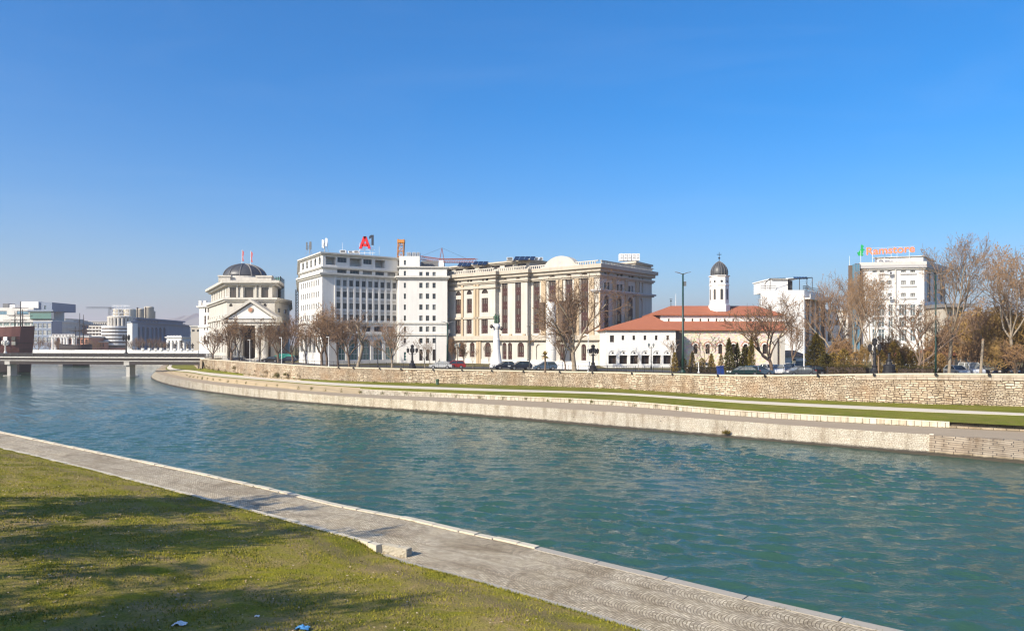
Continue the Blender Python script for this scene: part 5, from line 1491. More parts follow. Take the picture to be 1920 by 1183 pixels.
# low white houses behind the trees
for nm, lab, x0,x1,y0,Y,wm,ops in (
  ('white_house','low white house with two storeys half hidden between trees beside the apartment block',1546,1590,584,206,'church_white',[(1552,1558,600,610,False,'w'),(1566,1572,600,610,False,'w'),(1580,1586,600,610,False,'w'),(1552,1558,625,640,False,'dark')]),
  ('annex_house','small white annex with a brown pitched roof beside the church end',1468,1512,668,170,'church_white',[(1486,1492,673,678,False,'dark')]),
  ('kiosk_house','small kiosk with an orange tiled roof between autumn bushes',1685,1712,672,128,'cream_plaster',[(1690,1706,676,690,False,'dark')]),
  ('garden_house','low garden house with a dull red tiled roof behind the big plane tree',1762,1800,668,130,'white_plaster',[(1768,1776,675,690,False,'dark')])):
    g = thing(nm, lab, 'house', (*XY((x0+x1)/2,Y),ZG)); a_, b_ = XY(x0,Y), XY(x1,Y); dpt = 8
    zt_ = ZY(y0,Y); shell(g,[a_,b_,(b_[0],Y+dpt),(a_[0],Y+dpt)],ZG,zt_,{0:from_px(a_,b_,ops)},wm,'pale_concrete')
    if nm != 'white_house':
        o_ = .6; zr_ = {'annex_house':ZY(657,Y),'kiosk_house':ZY(656,Y),'garden_house':ZY(649,Y)}[nm]
        mb = MB(); Eb = [(a_[0]-o_,Y-o_,zt_),(b_[0]+o_,Y-o_,zt_),(b_[0]+o_,Y+dpt+o_,zt_),(a_[0]-o_,Y+dpt+o_,zt_)]; mx = (b_[0]-a_[0])*.25
        mb.add([*Eb,(a_[0]+mx,Y+dpt/2,zr_),(b_[0]-mx,Y+dpt/2,zr_)],[[0,1,5,4],[1,2,5],[2,3,4,5],[3,0,4],[0,3,2,1]])
        mb.build('roof', M['brown_facade' if nm == 'annex_house' else 'terracotta'], g)
    else:
        cornice(g,[a_,b_,(b_[0],Y+dpt),(a_[0],Y+dpt)],zt_,zt_+.5,.4,'offwhite')

# ===== white building left of the ministry =====
g = thing('white_building', 'narrow white building with tall red windows left of the domed ministry', 'building', (*XY(386,270),ZG))
a_, b_ = XY(373.5,272), XY(400,268)
fp = [a_,b_,(b_[0],290),(a_[0],290)]
shell(g, fp, ZG-.8, ZY(576,270), {0:from_px(a_,b_,[(384,387,578,586,False,'dark'),(389,392.5,578,586,False,'dark'),(383,386.5,592,608,False,'burg'),(389,392,592,608,False,'burg'),(382.5,385,615,619,False,'dark'),(387.5,390,615,619,False,'dark'),(382,386,630,645,False,'dark'),(389,393,630,645,False,'dark')])}, 'white_plaster', 'pale_concrete')
cornice(g, fp, ZY(577,270), ZY(573.5,270), .9, 'white_plaster'); band(g, fp, ZY(612,270)-.3, ZY(612,270)+.3, .4, 'white_plaster')
mb = MB(); mb.prism(offset(fp,-1.0), ZY(573.5,270), ZY(567,270))
for px in (376,385): q = XY(px,273.5); mb.box(q[0]-.5,q[0]+.5,273,274.2,ZY(573.5,270),ZY(562.5,270))
mb.build('attic', M['white_plaster'], g)
# ------------------------------------------------------------------ upstream: bridge, ships and the hazy city
# ===== footbridge =====
g = thing('footbridge', 'long low footbridge with dark railing and twin pale girders crossing the river', 'bridge', (*XY(236,231),0))
bA, bB = XY(-170,243), XY(384,222)
L = math.hypot(bB[0]-bA[0],bB[1]-bA[1]); bd = ((bB[0]-bA[0])/L,(bB[1]-bA[1])/L)
dk = MB(); dk.obox(bA,bd,0,L,-4.2,0,5.72,6.0); dk.build('deck', M['pale_concrete'], g)
for n0, za, zb_ in ((-.5,4.95,5.4),(-3.9,4.95,5.4),):
    b = MB(); b.obox(bA,bd,0,L,n0-.2,n0+.35,4.7,4.95); b.build('girder', M['concrete'], g)
b = MB(); b.obox(bA,bd,0,L,-3.9,-.3,4.95,5.72); b.build('web', M['hull_dark'], g)
b = MB(); b.obox(bA,bd,0,L-1,-3.7,-.30,3.7,4.66); b.build('web', M['hull_dark'], g)
rl = MB(); rl.obox(bA,bd,0,L,-.14,-.06,7.02,7.14); rl.obox(bA,bd,0,L,-.14,-.06,6.06,6.14)
k = 0.0
while k < L: rl.obox(bA,bd,k,k+.05,-.13,-.07,6.14,7.02); k += .16
k = 0.0
while k < L: rl.obox(bA,bd,k,k+.55,-.17,-.02,6.0,7.2); k += 2.75
rl.build('railing', M['iron'], g)
pnl = MB(); pnl.obox(bA,bd,0,L,-.115,-.085,6.16,6.98); pnl.build('railing_panel', M['hull_dark'], g)
rr = MB(); rr.obox(bA,bd,0,L,-4.14,-4.06,7.02,7.14)
k = 0.0
while k < L: rr.obox(bA,bd,k,k+.3,-4.13,-4.07,6.0,7.1); k += .5
rr.build('railing', M['iron'], g)
for px in (12,236):
    u,_,_ = u_at(bA,bB,px); p_ = MB(); p_.obox(bA,bd,u-.62,u+.62,-3.4,-.9,-2,3.5); p_.obox(bA,bd,u-.95,u+.95,-3.8,-.25,3.5,4.6); p_.build('pier', M['concrete'], g)
    p_ = MB(); p_.obox(bA,bd,u-1.3,u+1.3,-4.2,.0,-2,.10); p_.build('pier_base', M['concrete'], g)
# bridgehead
g2 = thing('bridge_abutment', 'pale stone end block of the footbridge on the river bank', 'abutment', (*XY(384,218),1))
mb = MB(); q0, q1 = XY(378,216), XY(392,214); mb.prism([q0,q1,(q1[0],228),(q0[0]-1,228)],1.2,5.55); mb.build('block', M['kerb_stone'], g2)
mb = MB(); mb.prism(offset([q0,q1,(q1[0],228),(q0[0]-1,228)],.2),5.55,5.9); mb.build('coping', M['kerb_stone'], g2)

def bridge_lamp(px, Y, zb_, h, label, m):
    q = XY(px,Y); o = thing('bridge_lamp', label, 'lamp', (q[0],Y,zb_))
    p = MB(); p.lathe(q[0],Y,[(.5,zb_),(.5,zb_+1.2),(.34,zb_+1.5),(.22,zb_+2.0),(.18,zb_+h*.7),(.25,zb_+h*.72),(.1,zb_+h*.8)],10); p.build('post', M[m], o)
    for k in range(4):
        w = k*math.pi/2+.4; a = (q[0]+.75*math.cos(w),Y+.75*math.sin(w)); l = MB(); l.bar((q[0],Y,zb_+h*.66),(*a,zb_+h*.72),.07); l.lathe(a[0],a[1],[(.08,zb_+h*.72),(.34,zb_+h*.78),(.36,zb_+h*.92),(.05,zb_+h)],8); l.build('lantern', M[m], o)
bridge_lamp(236.5,229.5,6,7.0,'black four lantern lamp standing over the footbridge pier','iron')
bridge_lamp(10,238,6,5.2,'pale stone lamp with dark lanterns on the footbridge near the red ship','pale_concrete')

# ===== ship shaped restaurants =====
def ship(name, label, px0, px1, Y, ztop, masts, two=True):
    x0, x1 = XY(px0,Y)[0], XY(px1,Y)[0]; o = thing(name, label, 'ship', ((x0+x1)/2,Y,0)); Lh = x1-x0
    hb = MB(); st_ = []; N = 14
    for i in range(N+1):
        f = i/N; x = x0+Lh*f; w = 5.2*(1-abs(2*f-1)**3.2)**.5+.25; zt_ = ztop*(1+.05*(2*f-1)**2); row = []
        for wy, zz in ((.35,-.6),(.70,.3),(.80,ztop*.36),(1.0,ztop*.6),(.94,zt_)): row.append((x+(f-.5)*zz*.18, Y-w*wy, zz))
        for wy, zz in ((.94,zt_),(1.0,ztop*.6),(.80,ztop*.36),(.70,.3),(.35,-.6)): row.append((x+(f-.5)*zz*.18, Y+w*wy, zz))
        st_.append(row)
    n = 10; fs = []
    for i in range(N):
        for j in range(n): fs.append([i*n+j,(i+1)*n+j,(i+1)*n+(j+1)%n,i*n+(j+1)%n])
    fs.append(list(range(n))); fs.append([N*n+j for j in range(n)][::-1])
    hb.add([p for r in st_ for p in r], fs)
    hb.m = [1 if all(hb.v[i][2] < ztop*.45 for i in f) else 0 for f in hb.f]  # red hull painted dark low down, in place of the footbridge's shadow
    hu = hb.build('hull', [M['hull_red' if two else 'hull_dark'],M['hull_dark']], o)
    dk_ = MB(); dk_.add([st_[i][4] for i in range(N+1)]+[st_[i][5] for i in range(N+1)],[[i,i+1,N+1+i+1,N+1+i] for i in range(N)]); dk_.build('deck', M['wood'], o)
    ra = MB()
    for zf in (.52,.66,.80):
        for i in range(N):
            a, b = st_[i], st_[i+1]; f = (zf-.6)/.4
            w0 = lambda r: (r[3][0], r[3][1]*1.0-.12, ztop*zf)
            ra.bar(w0(a), w0(b), .12)
    ra.build('rubbing_strake', M['hull_dark'], o)
    for i in range(2,N-1):
        a, b = st_[i][3], st_[i+1][3]
        for zf in ((.62,.72) if two else (.66,)):
            wn = MB(); xm = (a[0]+b[0])/2; ym = min(a[1],b[1])-.16
            wn.box(xm-Lh/N*.28,xm+Lh/N*.28,ym,ym+.3,ztop*zf,ztop*(zf+.08)); wn.build('window', M['frame_white' if i%2 else 'glass'], o)
    for (px,ytop,yb) in masts:
        q = XY(px,Y); m_ = MB(); m_.tube([(q[0],Y,ztop*.8),(q[0],Y,ZY(ytop,Y))],[.28,.10],6); mo = m_.build('mast', M['hull_dark'], o)
        zz = ZY(ytop,Y)-ztop; yd = MB()
        for f,wd in ((.45,4.2),(.75,2.8)): z = ztop+zz*f; yd.bar((q[0]-wd,Y,z),(q[0]+wd,Y,z),.12)
        yd.build('yard', M['hull_dark'], mo)
        rg_ = MB()
        for dx in (-1,1): rg_.bar((q[0]+dx*3.6,Y-3,ztop),(q[0],Y,ztop+zz*.8),.04)
        rg_.build('rigging', M['hull_dark'], mo)
    return o
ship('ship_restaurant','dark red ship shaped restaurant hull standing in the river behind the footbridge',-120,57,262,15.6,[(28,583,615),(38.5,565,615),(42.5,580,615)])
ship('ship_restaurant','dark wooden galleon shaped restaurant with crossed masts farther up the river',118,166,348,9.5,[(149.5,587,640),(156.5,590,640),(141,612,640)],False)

# ===== white arched bridge farther up, with statues along it =====
g = thing('stone_bridge', 'white stone bridge with a pale parapet behind the footbridge', 'bridge', (*XY(220,335),0))
wA, wB = XY(60,344), XY(372,312); L = math.hypot(wB[0]-wA[0],wB[1]-wA[1]); wd = ((wB[0]-wA[0])/L,(wB[1]-wA[1])/L)
b = MB(); b.obox(wA,wd,0,L,-6,0,5.3,6.3); b.build('deck', M['white_plaster'], g)
b = MB(); b.obox(wA,wd,0,L,-.35,.1,6.3,7.3); b.build('parapet', M['white_plaster'], g)
b = MB(); b.obox(wA,wd,0,L,-6.1,-5.7,6.3,7.3); b.build('parapet', M['white_plaster'], g)
for px in (112,318):
    u,_,_ = u_at(wA,wB,px); p_ = MB(); p_.obox(wA,wd,u-1.3,u+1.3,-5.5,-.4,-1.5,5.3); p_.build('pier', M['dark_trim'], g)
rs = random.Random(21)
first = None
for i,px in enumerate((268,281,292,303,315,328,341,352,361)):
    u,_,_ = u_at(wA,wB,px); q = (wA[0]+wd[0]*u, wA[1]+wd[1]*u)
    if first is None:
        o = thing('bronze_statue','dark standing bronze statue on a pale plinth along the white bridge parapet','statue',(0,0,0),0,'statues along the white bridge')
        s_ = MB(); s_.box(-.55,.55,-.5,.5,0,.9); s_.build('plinth', M['white_plaster'], o)
        s_ = MB(); s_.lathe(0,0,[(.42,.9),(.36,1.4),(.30,1.9),(.38,2.3),(.44,2.6),(.20,2.78),(.13,2.86),(.19,3.0),(.18,3.16),(.05,3.26)],10,0,0,1.15)
        s_.tube([(-.42,0,2.55),(-.62,-.1,2.1),(-.42,-.3,1.8)],[.14,.11,.08],6); s_.tube([(.42,0,2.55),(.66,-.05,2.15),(.55,-.2,1.75)],[.14,.11,.08],6); s_.build('figure', M['bronze'], o, True)
        first = o; o.location = (q[0],q[1]-.1,7.3)
    else:
        o = copy_tree(first, (q[0],q[1]-.1,7.3), rs.uniform(-.5,.5), rs.uniform(.9,1.15))

# ===== buildings of the far centre =====
def block(g, px0, px1, y0, Y, dep, wm, rows=(), cols=0, style='w', zb=4.6, skew=0., name='wall', colw=.55):
    a_, b_ = XY(px0,Y), XY(px1,Y+skew); L = math.hypot(b_[0]-a_[0],b_[1]-a_[1]); zt_ = ZY(y0,Y)
    ops = [(L*(c+.5-colw/2)/cols, L*(c+.5+colw/2)/cols, ZY(yb,Y), ZY(ya,Y), False, style) for ya,yb in rows for c in range(cols)]
    d = ((b_[0]-a_[0])/L,(b_[1]-a_[1])/L); n = (-d[1],d[0])
    fp = [a_,b_,(b_[0]+n[0]*dep,b_[1]+n[1]*dep),(a_[0]+n[0]*dep,a_[1]+n[1]*dep)]
    shell(g, fp, zb, zt_, {0:ops}, wm, 'pale_concrete', name=name); return fp, zt_
g = thing('theatre_building','big modern grey and green glass building with stepped boxes behind the red ship','building',(*XY(40,430),4.6))
fp,_ = block(g,-60,97,600,430,40,'offwhite',[(604,611),(616,623),(628,640)],12,'shop',colw=.82)
for y in (602,613.5,625): band(g, fp, ZY(y,430)-.5, ZY(y,430)+.3, 1.0, 'offwhite')
block(g,-60,63,577,436,30,'offwhite',[(583,590)],3,'wb',ZY(600,430))
fp2,_ = block(g,40,72,565.5,440,25,'white_plaster',(),0,'w',ZY(583,440))
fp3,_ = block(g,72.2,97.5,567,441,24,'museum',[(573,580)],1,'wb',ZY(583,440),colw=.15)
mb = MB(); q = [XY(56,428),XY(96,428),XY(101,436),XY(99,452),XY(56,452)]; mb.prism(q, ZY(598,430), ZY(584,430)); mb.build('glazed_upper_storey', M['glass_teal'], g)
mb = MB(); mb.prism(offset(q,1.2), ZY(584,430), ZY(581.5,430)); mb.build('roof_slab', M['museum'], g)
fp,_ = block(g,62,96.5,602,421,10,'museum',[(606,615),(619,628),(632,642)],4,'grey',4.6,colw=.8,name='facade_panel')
for i,(a_,b_,y0,y1) in enumerate(((5,16,569,577),(18,28,571,577))):
    roofbox('rooftop_unit',['dark rooftop plant unit on the glass building above the red ship','pale rooftop plant unit on the glass building above the red ship'][i],'cooling unit',a_,b_,y0,y1,440,6,['frame_grey','white_metal'][i])
g = thing('brick_building','orange brick building with white columns and dark upper windows beside the galleon','building',(*XY(130,395),4.6))
fp,zt_ = block(g,96,166,633,395,20,'brick_orange',[(636,644),(648,660)],9,'dark')
cornice(g, fp, zt_, zt_+.8, .8, 'white_plaster')
u0 = Each('column','white_plaster',g)
for px in (99,104.5,115,121,126.5,137,142): q = XY(px,394.2); u0.lathe(q[0],394.2,[(.8,4.6),(.65,5.5),(.6,zt_-.8),(.9,zt_)],8)
block(g,97,140,626.5,398,16,'grey_trim',[(628,632)],7,'dark',zt_)
for nm,lab,args in (('office_block','white slab office block far behind the brick building',(98,122,598,480,20,'white_plaster',[(602,608),(612,618)],2,'grey')),
                    ('office_block','grey blue office block half hidden behind the galleon masts',(113,131,601,500,20,'museum',[(604,609),(613,619)],3,'wb')),
                    ('office_block','low bright white block just behind the galleon masts',(124,152,608,470,20,'white_plaster',[(618,622)],4,'grey')),
                    ('office_block','brown red block with blue windows behind the galleon masts',(151,166,609,460,20,'brick_orange',[(609.5,618)],3,'wb')),
                    ('beige_house','plain beige box building beside the white building by the ministry',(358,376,612,330,15,'cream_plaster',[(618,622)],2,'n'))):
    g = thing(nm,lab,'building',(*XY((args[0]+args[1])/2,args[3]),4.6)); fp,zt_ = block(g,*args); cornice(g, fp, zt_-.3, zt_+.4, .5, 'offwhite')
for nm,lab,args in (('office_block','pale flat roofed block between glass building and slab office block',(92,108,606,520,20,'offwhite',[(609,612),(615,618),(621,624)],4,'wb')),
                    ('office_block','grey low block under the slab office block',(97,125,617,455,18,'grey_trim',[(619,622),(624,627)],6,'dark')),
                    ('office_block','cream block with dark windows behind the apartment building',(163,200,603,520,20,'cream_light',[(605.5,608.5)],9,'dark')),
                    ('house','low red roofed house beside the apartment building foot',(160,196,641,405,12,'brick_orange',[(644,650)],7,'dark')),
                    ('office_block','grey block far behind between silos and notched building',(296,330,610,560,25,'museum',[(612,615)],6,'wb'))):
    g = thing(nm,lab,'building',(*XY((args[0]+args[1])/2,args[3]),4.6)); fp,zt_ = block(g,*args); cornice(g, fp, zt_-.2, zt_+.3, .4, 'offwhite')
g = thing('apartment_building','cream apartment building with close rows of balcony windows left of the round building','building',(*XY(182,430),4.6))
fp,zt_ = block(g,166.5,198,610.5,430,20,'cream_light',[(613,616.5),(619,622.5),(625,628.5),(631,634.5),(640,650)],5,'dark',colw=.72)
for y in (617.5,623.5,629.5,635.5): band(g, fp, ZY(y,430)-.3, ZY(y,430)+.3, .7, 'white_plaster')
# round tower under construction
g = thing('round_building','cream round fronted building with ringed balconies and open columns on top','building',(*XY(220,415),4.6))
q = XY(217,416); rr = 22.5/F*416
mb = MB(); mb.lathe(q[0],q[1],[(rr,4.6),(rr,ZY(610,400))],28); mb.build('wall', M['cream_light'], g)
for k,y in enumerate((613,619.5,626,632.5,639,646)):
    b = MB(); z = ZY(y,400); b.lathe(q[0],q[1],[(rr,z-.35),(rr*1.06,z-.3),(rr*1.06,z+.75),(rr,z+.8)],28); b.build('balcony', M['white_plaster'], g)
    wn = Each('window','glass_brown',g)
    for i in range(28):
        w = 2*math.pi*i/28
        if math.sin(w) < .2:
            c_, s_ = math.cos(w), math.sin(w); wn.obox((q[0]+rr*c_,q[1]+rr*s_),(-s_,c_),-.75,.75,-.1,.08,z-1.75,z-.35)
b = MB(); b.lathe(q[0],q[1],[(rr*1.03,4.6),(rr*1.03,7.2),(rr*1.05,7.3),(rr*1.05,7.8),(rr,7.9)],28); b.build('brick_base', M['brick_orange'], g)
q2 = XY(226,420); r2_ = 20/F*420
b = MB(); b.lathe(q2[0],q2[1],[(r2_*.86,ZY(610,400)-.5),(r2_*.86,ZY(595,405))],24); b.build('upper_drum', M['glass_blue'], g)
for i in range(20):
    w = 2*math.pi*i/20
    if math.sin(w) < .35:
        b = MB(); b.lathe(q2[0]+r2_*math.cos(w),q2[1]+r2_*math.sin(w),[(.75,ZY(610,400)-.5),(.65,ZY(602,405)),(.75,ZY(595,405))],8); b.build('column', M['cream_light'], g)
b = MB(); b.lathe(q2[0],q2[1],[(r2_*1.1,ZY(595,405)),(r2_*1.12,ZY(592,405)),(r2_*1.02,ZY(591,405))],24); b.build('ring_cornice', M['cream_light'], g)
g = thing('scaffolding','white lattice scaffolding frame on top of the round building','scaffolding',(*XY(226,420),ZY(592,405)))
b = MB(); z0_, z1_ = ZY(592,412), ZY(572.5,412)
for px in (210,216,222,229,236,243):
    for Yq in (414,424): p = XY(px,Yq); b.bar((*p,z0_),(*p,z1_ if px < 240 else z1_-2),.18)
for f in (.0,.3,.65,1.):
    z = z0_+(z1_-z0_)*f
    for Yq in (414,424): b.bar((*XY(210,Yq),z),(*XY(243,Yq),z),.16)
    for px in (210,226,243): b.bar((*XY(px,414),z),(*XY(px,424),z),.16)
for a_,c_ in ((210,222),(222,236)): b.bar((*XY(a_,414),z0_),(*XY(c_,414),z1_),.13)
b.build('lattice', M['white_metal'], g)
g = thing('concrete_drum','round tan concrete drum roof beside the white scaffolding','drum',(*XY(244,425),ZY(592,405)))
p = XY(243,426); b = MB(); b.lathe(p[0],p[1],[(11/F*426,ZY(600,405)),(11/F*426,ZY(581,426)),(9.5/F*426,ZY(579.5,426))],20); b.build('shell', M['silo'], g)
p = XY(222,424); b = MB(); b.lathe(p[0],p[1],[(9/F*424,ZY(592,405)),(9/F*424,ZY(580,424)),(8/F*424,ZY(579,424))],20); b.build('shell', M['silo'], g)
# silos
for i,(px,rp,yt,Yq) in enumerate(((263.5,7.2,579.5,470),(279.5,8.3,576,460),(252,6.4,582,480),(286,5.,584,475))):
    p = XY(px,Yq); r_ = rp/F*Yq; o = thing('grain_silo',['tan concrete silo with a thin chimney beside it','tallest tan concrete silo of the group','tan silo partly hidden by the drum roof','shaded thin silo at the end of the silo group'][i],'silo',(p[0],p[1],4.6),0,'concrete silos behind the blue building')
    b = MB(); b.lathe(p[0],p[1],[(r_,4.6),(r_,ZY(yt,Yq)-.6),(r_*1.03,ZY(yt,Yq)-.5),(r_*1.03,ZY(yt,Yq)),(r_*.6,ZY(yt,Yq)+.5)],20); b.build('barrel', M['silo'], o, True)
    if i in (0,1):
        c_ = MB(); xx = p[0]-r_*(.35 if i == 0 else .3); c_.box(xx-.4,xx+.4,p[1]-r_*1.02,p[1]-r_*.8,20,ZY(yt,Yq)+(1 if i == 0 else 0)); c_.build('chimney', M['hull_dark'], o)
# shaded museum
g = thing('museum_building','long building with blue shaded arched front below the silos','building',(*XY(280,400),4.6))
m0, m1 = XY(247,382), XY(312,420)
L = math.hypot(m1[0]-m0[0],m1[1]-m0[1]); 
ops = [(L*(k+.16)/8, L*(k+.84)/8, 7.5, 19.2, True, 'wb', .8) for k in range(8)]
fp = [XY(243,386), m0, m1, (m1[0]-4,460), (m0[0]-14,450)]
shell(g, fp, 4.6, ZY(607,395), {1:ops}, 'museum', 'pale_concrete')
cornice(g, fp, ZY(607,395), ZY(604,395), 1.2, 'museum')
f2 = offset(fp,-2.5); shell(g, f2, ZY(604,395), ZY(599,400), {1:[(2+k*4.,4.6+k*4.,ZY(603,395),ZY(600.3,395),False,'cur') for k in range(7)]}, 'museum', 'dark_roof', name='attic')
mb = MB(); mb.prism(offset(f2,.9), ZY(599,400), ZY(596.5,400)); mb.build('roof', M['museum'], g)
wb = MB(); a_,b_ = XY(243,383), XY(250,381.5); wb.box(a_[0],b_[0],380.5,386,4.6,ZY(606,384)); wb.build('corner_pier', M['white_plaster'], g)
g = thing('wall_building','long dark blue building with a notched roofline beyond the colonnade','building',(*XY(335,480),4.6))
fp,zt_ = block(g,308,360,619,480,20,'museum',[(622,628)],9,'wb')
cr_ = Each('merlon','museum',g)
for k in range(9): xx = fp[0][0]+(fp[1][0]-fp[0][0])*(k+.1)/9; cr_.box(xx,xx+1.1,fp[0][1]-.1,fp[0][1]+1.2,zt_,zt_+1.1)
o = thing('water_tank','small round tan tank standing on the notched building','tank',(*XY(341,490),20)); p = XY(341,490); b = MB(); b.lathe(p[0],p[1],[(5.6/F*490,ZY(619,480)-1),(5.6/F*490,ZY(609,490)),(5.9/F*490,ZY(608.5,490)),(5.9/F*490,ZY(607,490))],18); b.build('shell', M['silo'], o, True)
b = MB(); b.lathe(p[0],p[1],[(5.2/F*490,ZY(607,490)),(1.,ZY(605.5,490))],18); b.build('lid', M['grey_trim'], o)
# colonnade
g = thing('colonnade_building','white colonnaded building with sunlit end and columns along its shaded side','building',(*XY(340,352),4.6))
a_, b_, c_ = XY(312.5,356), XY(340,350), XY(375,372)
fp = [a_,b_,c_,(c_[0]-8,385),(a_[0]-4,380)]
zt_ = ZY(638,352)
mb = MB(); mb.prism(offset(fp,-3.2),4.6,zt_); mb.build('inner_wall', M['museum'], g)
mb = MB(); mb.prism(fp, zt_, ZY(634,352)); mb.build('entablature', M['white_plaster'], g); cornice(g, fp, ZY(634,352), ZY(631.5,352), .8, 'white_plaster')
bl = Each('merlon','white_plaster',g)
for k in range(5): q = lerp2(a_,((b_[0]-a_[0])/5,(b_[1]-a_[1])/5),k+.5); bl.box(q[0]-.6,q[0]+.6,q[1],q[1]+1,ZY(631.5,352),ZY(629,352))
for A,B,n in ((a_,b_,4),(b_,c_,7)):
    for k in range(n):
        f = (k+.12)/n if A is a_ else (k+.6)/n; q = (A[0]+(B[0]-A[0])*f,A[1]+(B[1]-A[1])*f); p = MB(); p.lathe(q[0]+.2,q[1]+.9,[(.95,4.6),(.85,5.4),(.75,zt_-1),(1.0,zt_)],10); p.build('column', M['white_plaster'], g, True)
# two tower cranes: one far off over the city, one behind the office block; a leaning orange boom
def lattice(mb, a, b, w, n, r=.08):
    a, b = Vector(a), Vector(b); t = (b-a).normalized(); u = t.cross(Vector((0,1,0))).normalized() if abs(t.y) < .9 else Vector((1,0,0)); v = t.cross(u)
    cs = [u*w+v*w, u*w-v*w, -u*w-v*w, -u*w+v*w]
    for c in cs: mb.bar(a+c, b+c, r)
    for i in range(n):
        p, q = a.lerp(b,i/n), a.lerp(b,(i+1)/n)
        for k in range(4): mb.bar(p+cs[k], q+cs[(k+1)%4], r*.7); mb.bar(p+cs[k], p+cs[(k+1)%4], r*.7)
def crane(label, px, Y, ytop, jib, m, cab=True, w=.8, base=5.3):
    q = XY(px,Y); o = thing('tower_crane', label, 'crane', (q[0],Y,base)); zt_ = ZY(ytop,Y)
    zj = ZY(jib[0][1],Y)
    mb = MB(); lattice(mb,(q[0],Y,base),(q[0],Y,zj),w,22,.11); mb.build('mast', M[m], o)
    mb = MB(); 
    for dx in (-w,w): mb.bar((q[0]+dx,Y,zj),(q[0],Y,zt_),.14)
    mb.build('apex', M[m], o)
    for (pe,ye,Ye) in [(j[0],j[1],j[2]) for j in jib]:
        e_ = Vector((*XY(pe,Ye),ZY(ye,Ye))); mb = MB(); lattice(mb,(q[0],Y,zj),e_,.55,14,.08); mb.build('jib', M[m], o)
        c = MB(); c.bar((q[0],Y,zt_),Vector((q[0],Y,zj)).lerp(e_,.8)+Vector((0,0,.3)),.05); c.build('cable', M['iron'], o)
    if cab: mb = MB(); mb.box(q[0]-.8,q[0]+.8,Y-1.9,Y-.6,zj-2,zj-.1); mb.build('cab', M['white_metal'], o)
crane('red and orange tower crane rising between the office block and the court',828.5,240,465,[(893,489,222),(778,482,250)],'crane_red',True,.75)
crane('far grey tower crane with a long thin jib over the distant city',207,520,577,[(162,577,500),(222,584,525)],'frame_grey',False,1.0,4.6)
o = thing('crane_boom','leaning orange lattice crane boom sticking up behind the white office wing','crane',(*XY(748,240),ZG)); mb = MB(); lattice(mb,(*XY(744,240),ZG),(*XY(752.5,240),ZY(449,240)),.95,20,.17); mb.build('boom', M['crane_orange'], o); mb = MB(); q = XY(752,240); mb.box(q[0]-1.1,q[0]+1.2,239,241,ZY(456,240),ZY(450,240)); mb.build('head', M['crane_orange'], o)
o = thing('green_tent','green market tent with a sloping roof in front of the domed ministry','tent',(*XY(530,203),ZG)); a_, b_ = XY(514,203), XY(546,203)
mb = MB(); mb.add([(a_[0],203,ZY(668,203)),(b_[0],203,ZY(668,203)),(b_[0],206.5,ZY(668,203)),(a_[0],206.5,ZY(668,203)),(a_[0]+.5,204.7,ZY(663.5,203)),(b_[0]-.5,204.7,ZY(663.5,203))],[[0,1,5,4],[1,2,5],[2,3,4,5],[3,0,4]]); mb.box(a_[0],b_[0],203.05,203.12,ZG+.2,ZY(668,203)); mb.build('canopy', M['teal_cloth'], o)
mb = MB()
for x in (a_[0]+.1,(a_[0]+b_[0])/2,b_[0]-.1):
    for y in (203.2,206.4): mb.bar((x,y,ZG),(x,y,ZY(668,203)),.06)
mb.build('tent_frame', M['steel'], o)
# tall lattice mast behind the office corner
o = thing('lattice_mast','dark lattice mast standing behind the left corner of the white office block','mast',(*XY(557.5,230),ZG)); mb = MB(); lattice(mb,(*XY(557.5,230),ZG),(*XY(557.5,230),ZY(543,230)),.45,26,.09); mb.build('lattice', M['iron'], o); mb = MB(); q = XY(557.5,230); mb.box(q[0]-.7,q[0]+.7,229.3,230.7,ZG-.1,ZG+.3); mb.build('base', M['concrete'], o)
def wall_y(px):
    if px > 1960: return 88.
    j = min(range(NL), key=lambda j: abs(PX(L_wt[j])-px)); return max(L_wt[j].y, L_wt[min(j+1,NL-1)].y if abs(PX(L_wt[min(j+1,NL-1)])-px) < 60 else 0)
def behind_wall(px, Y, gap=.9): return max(Y, wall_y(px)+gap) if px > 384 else Y
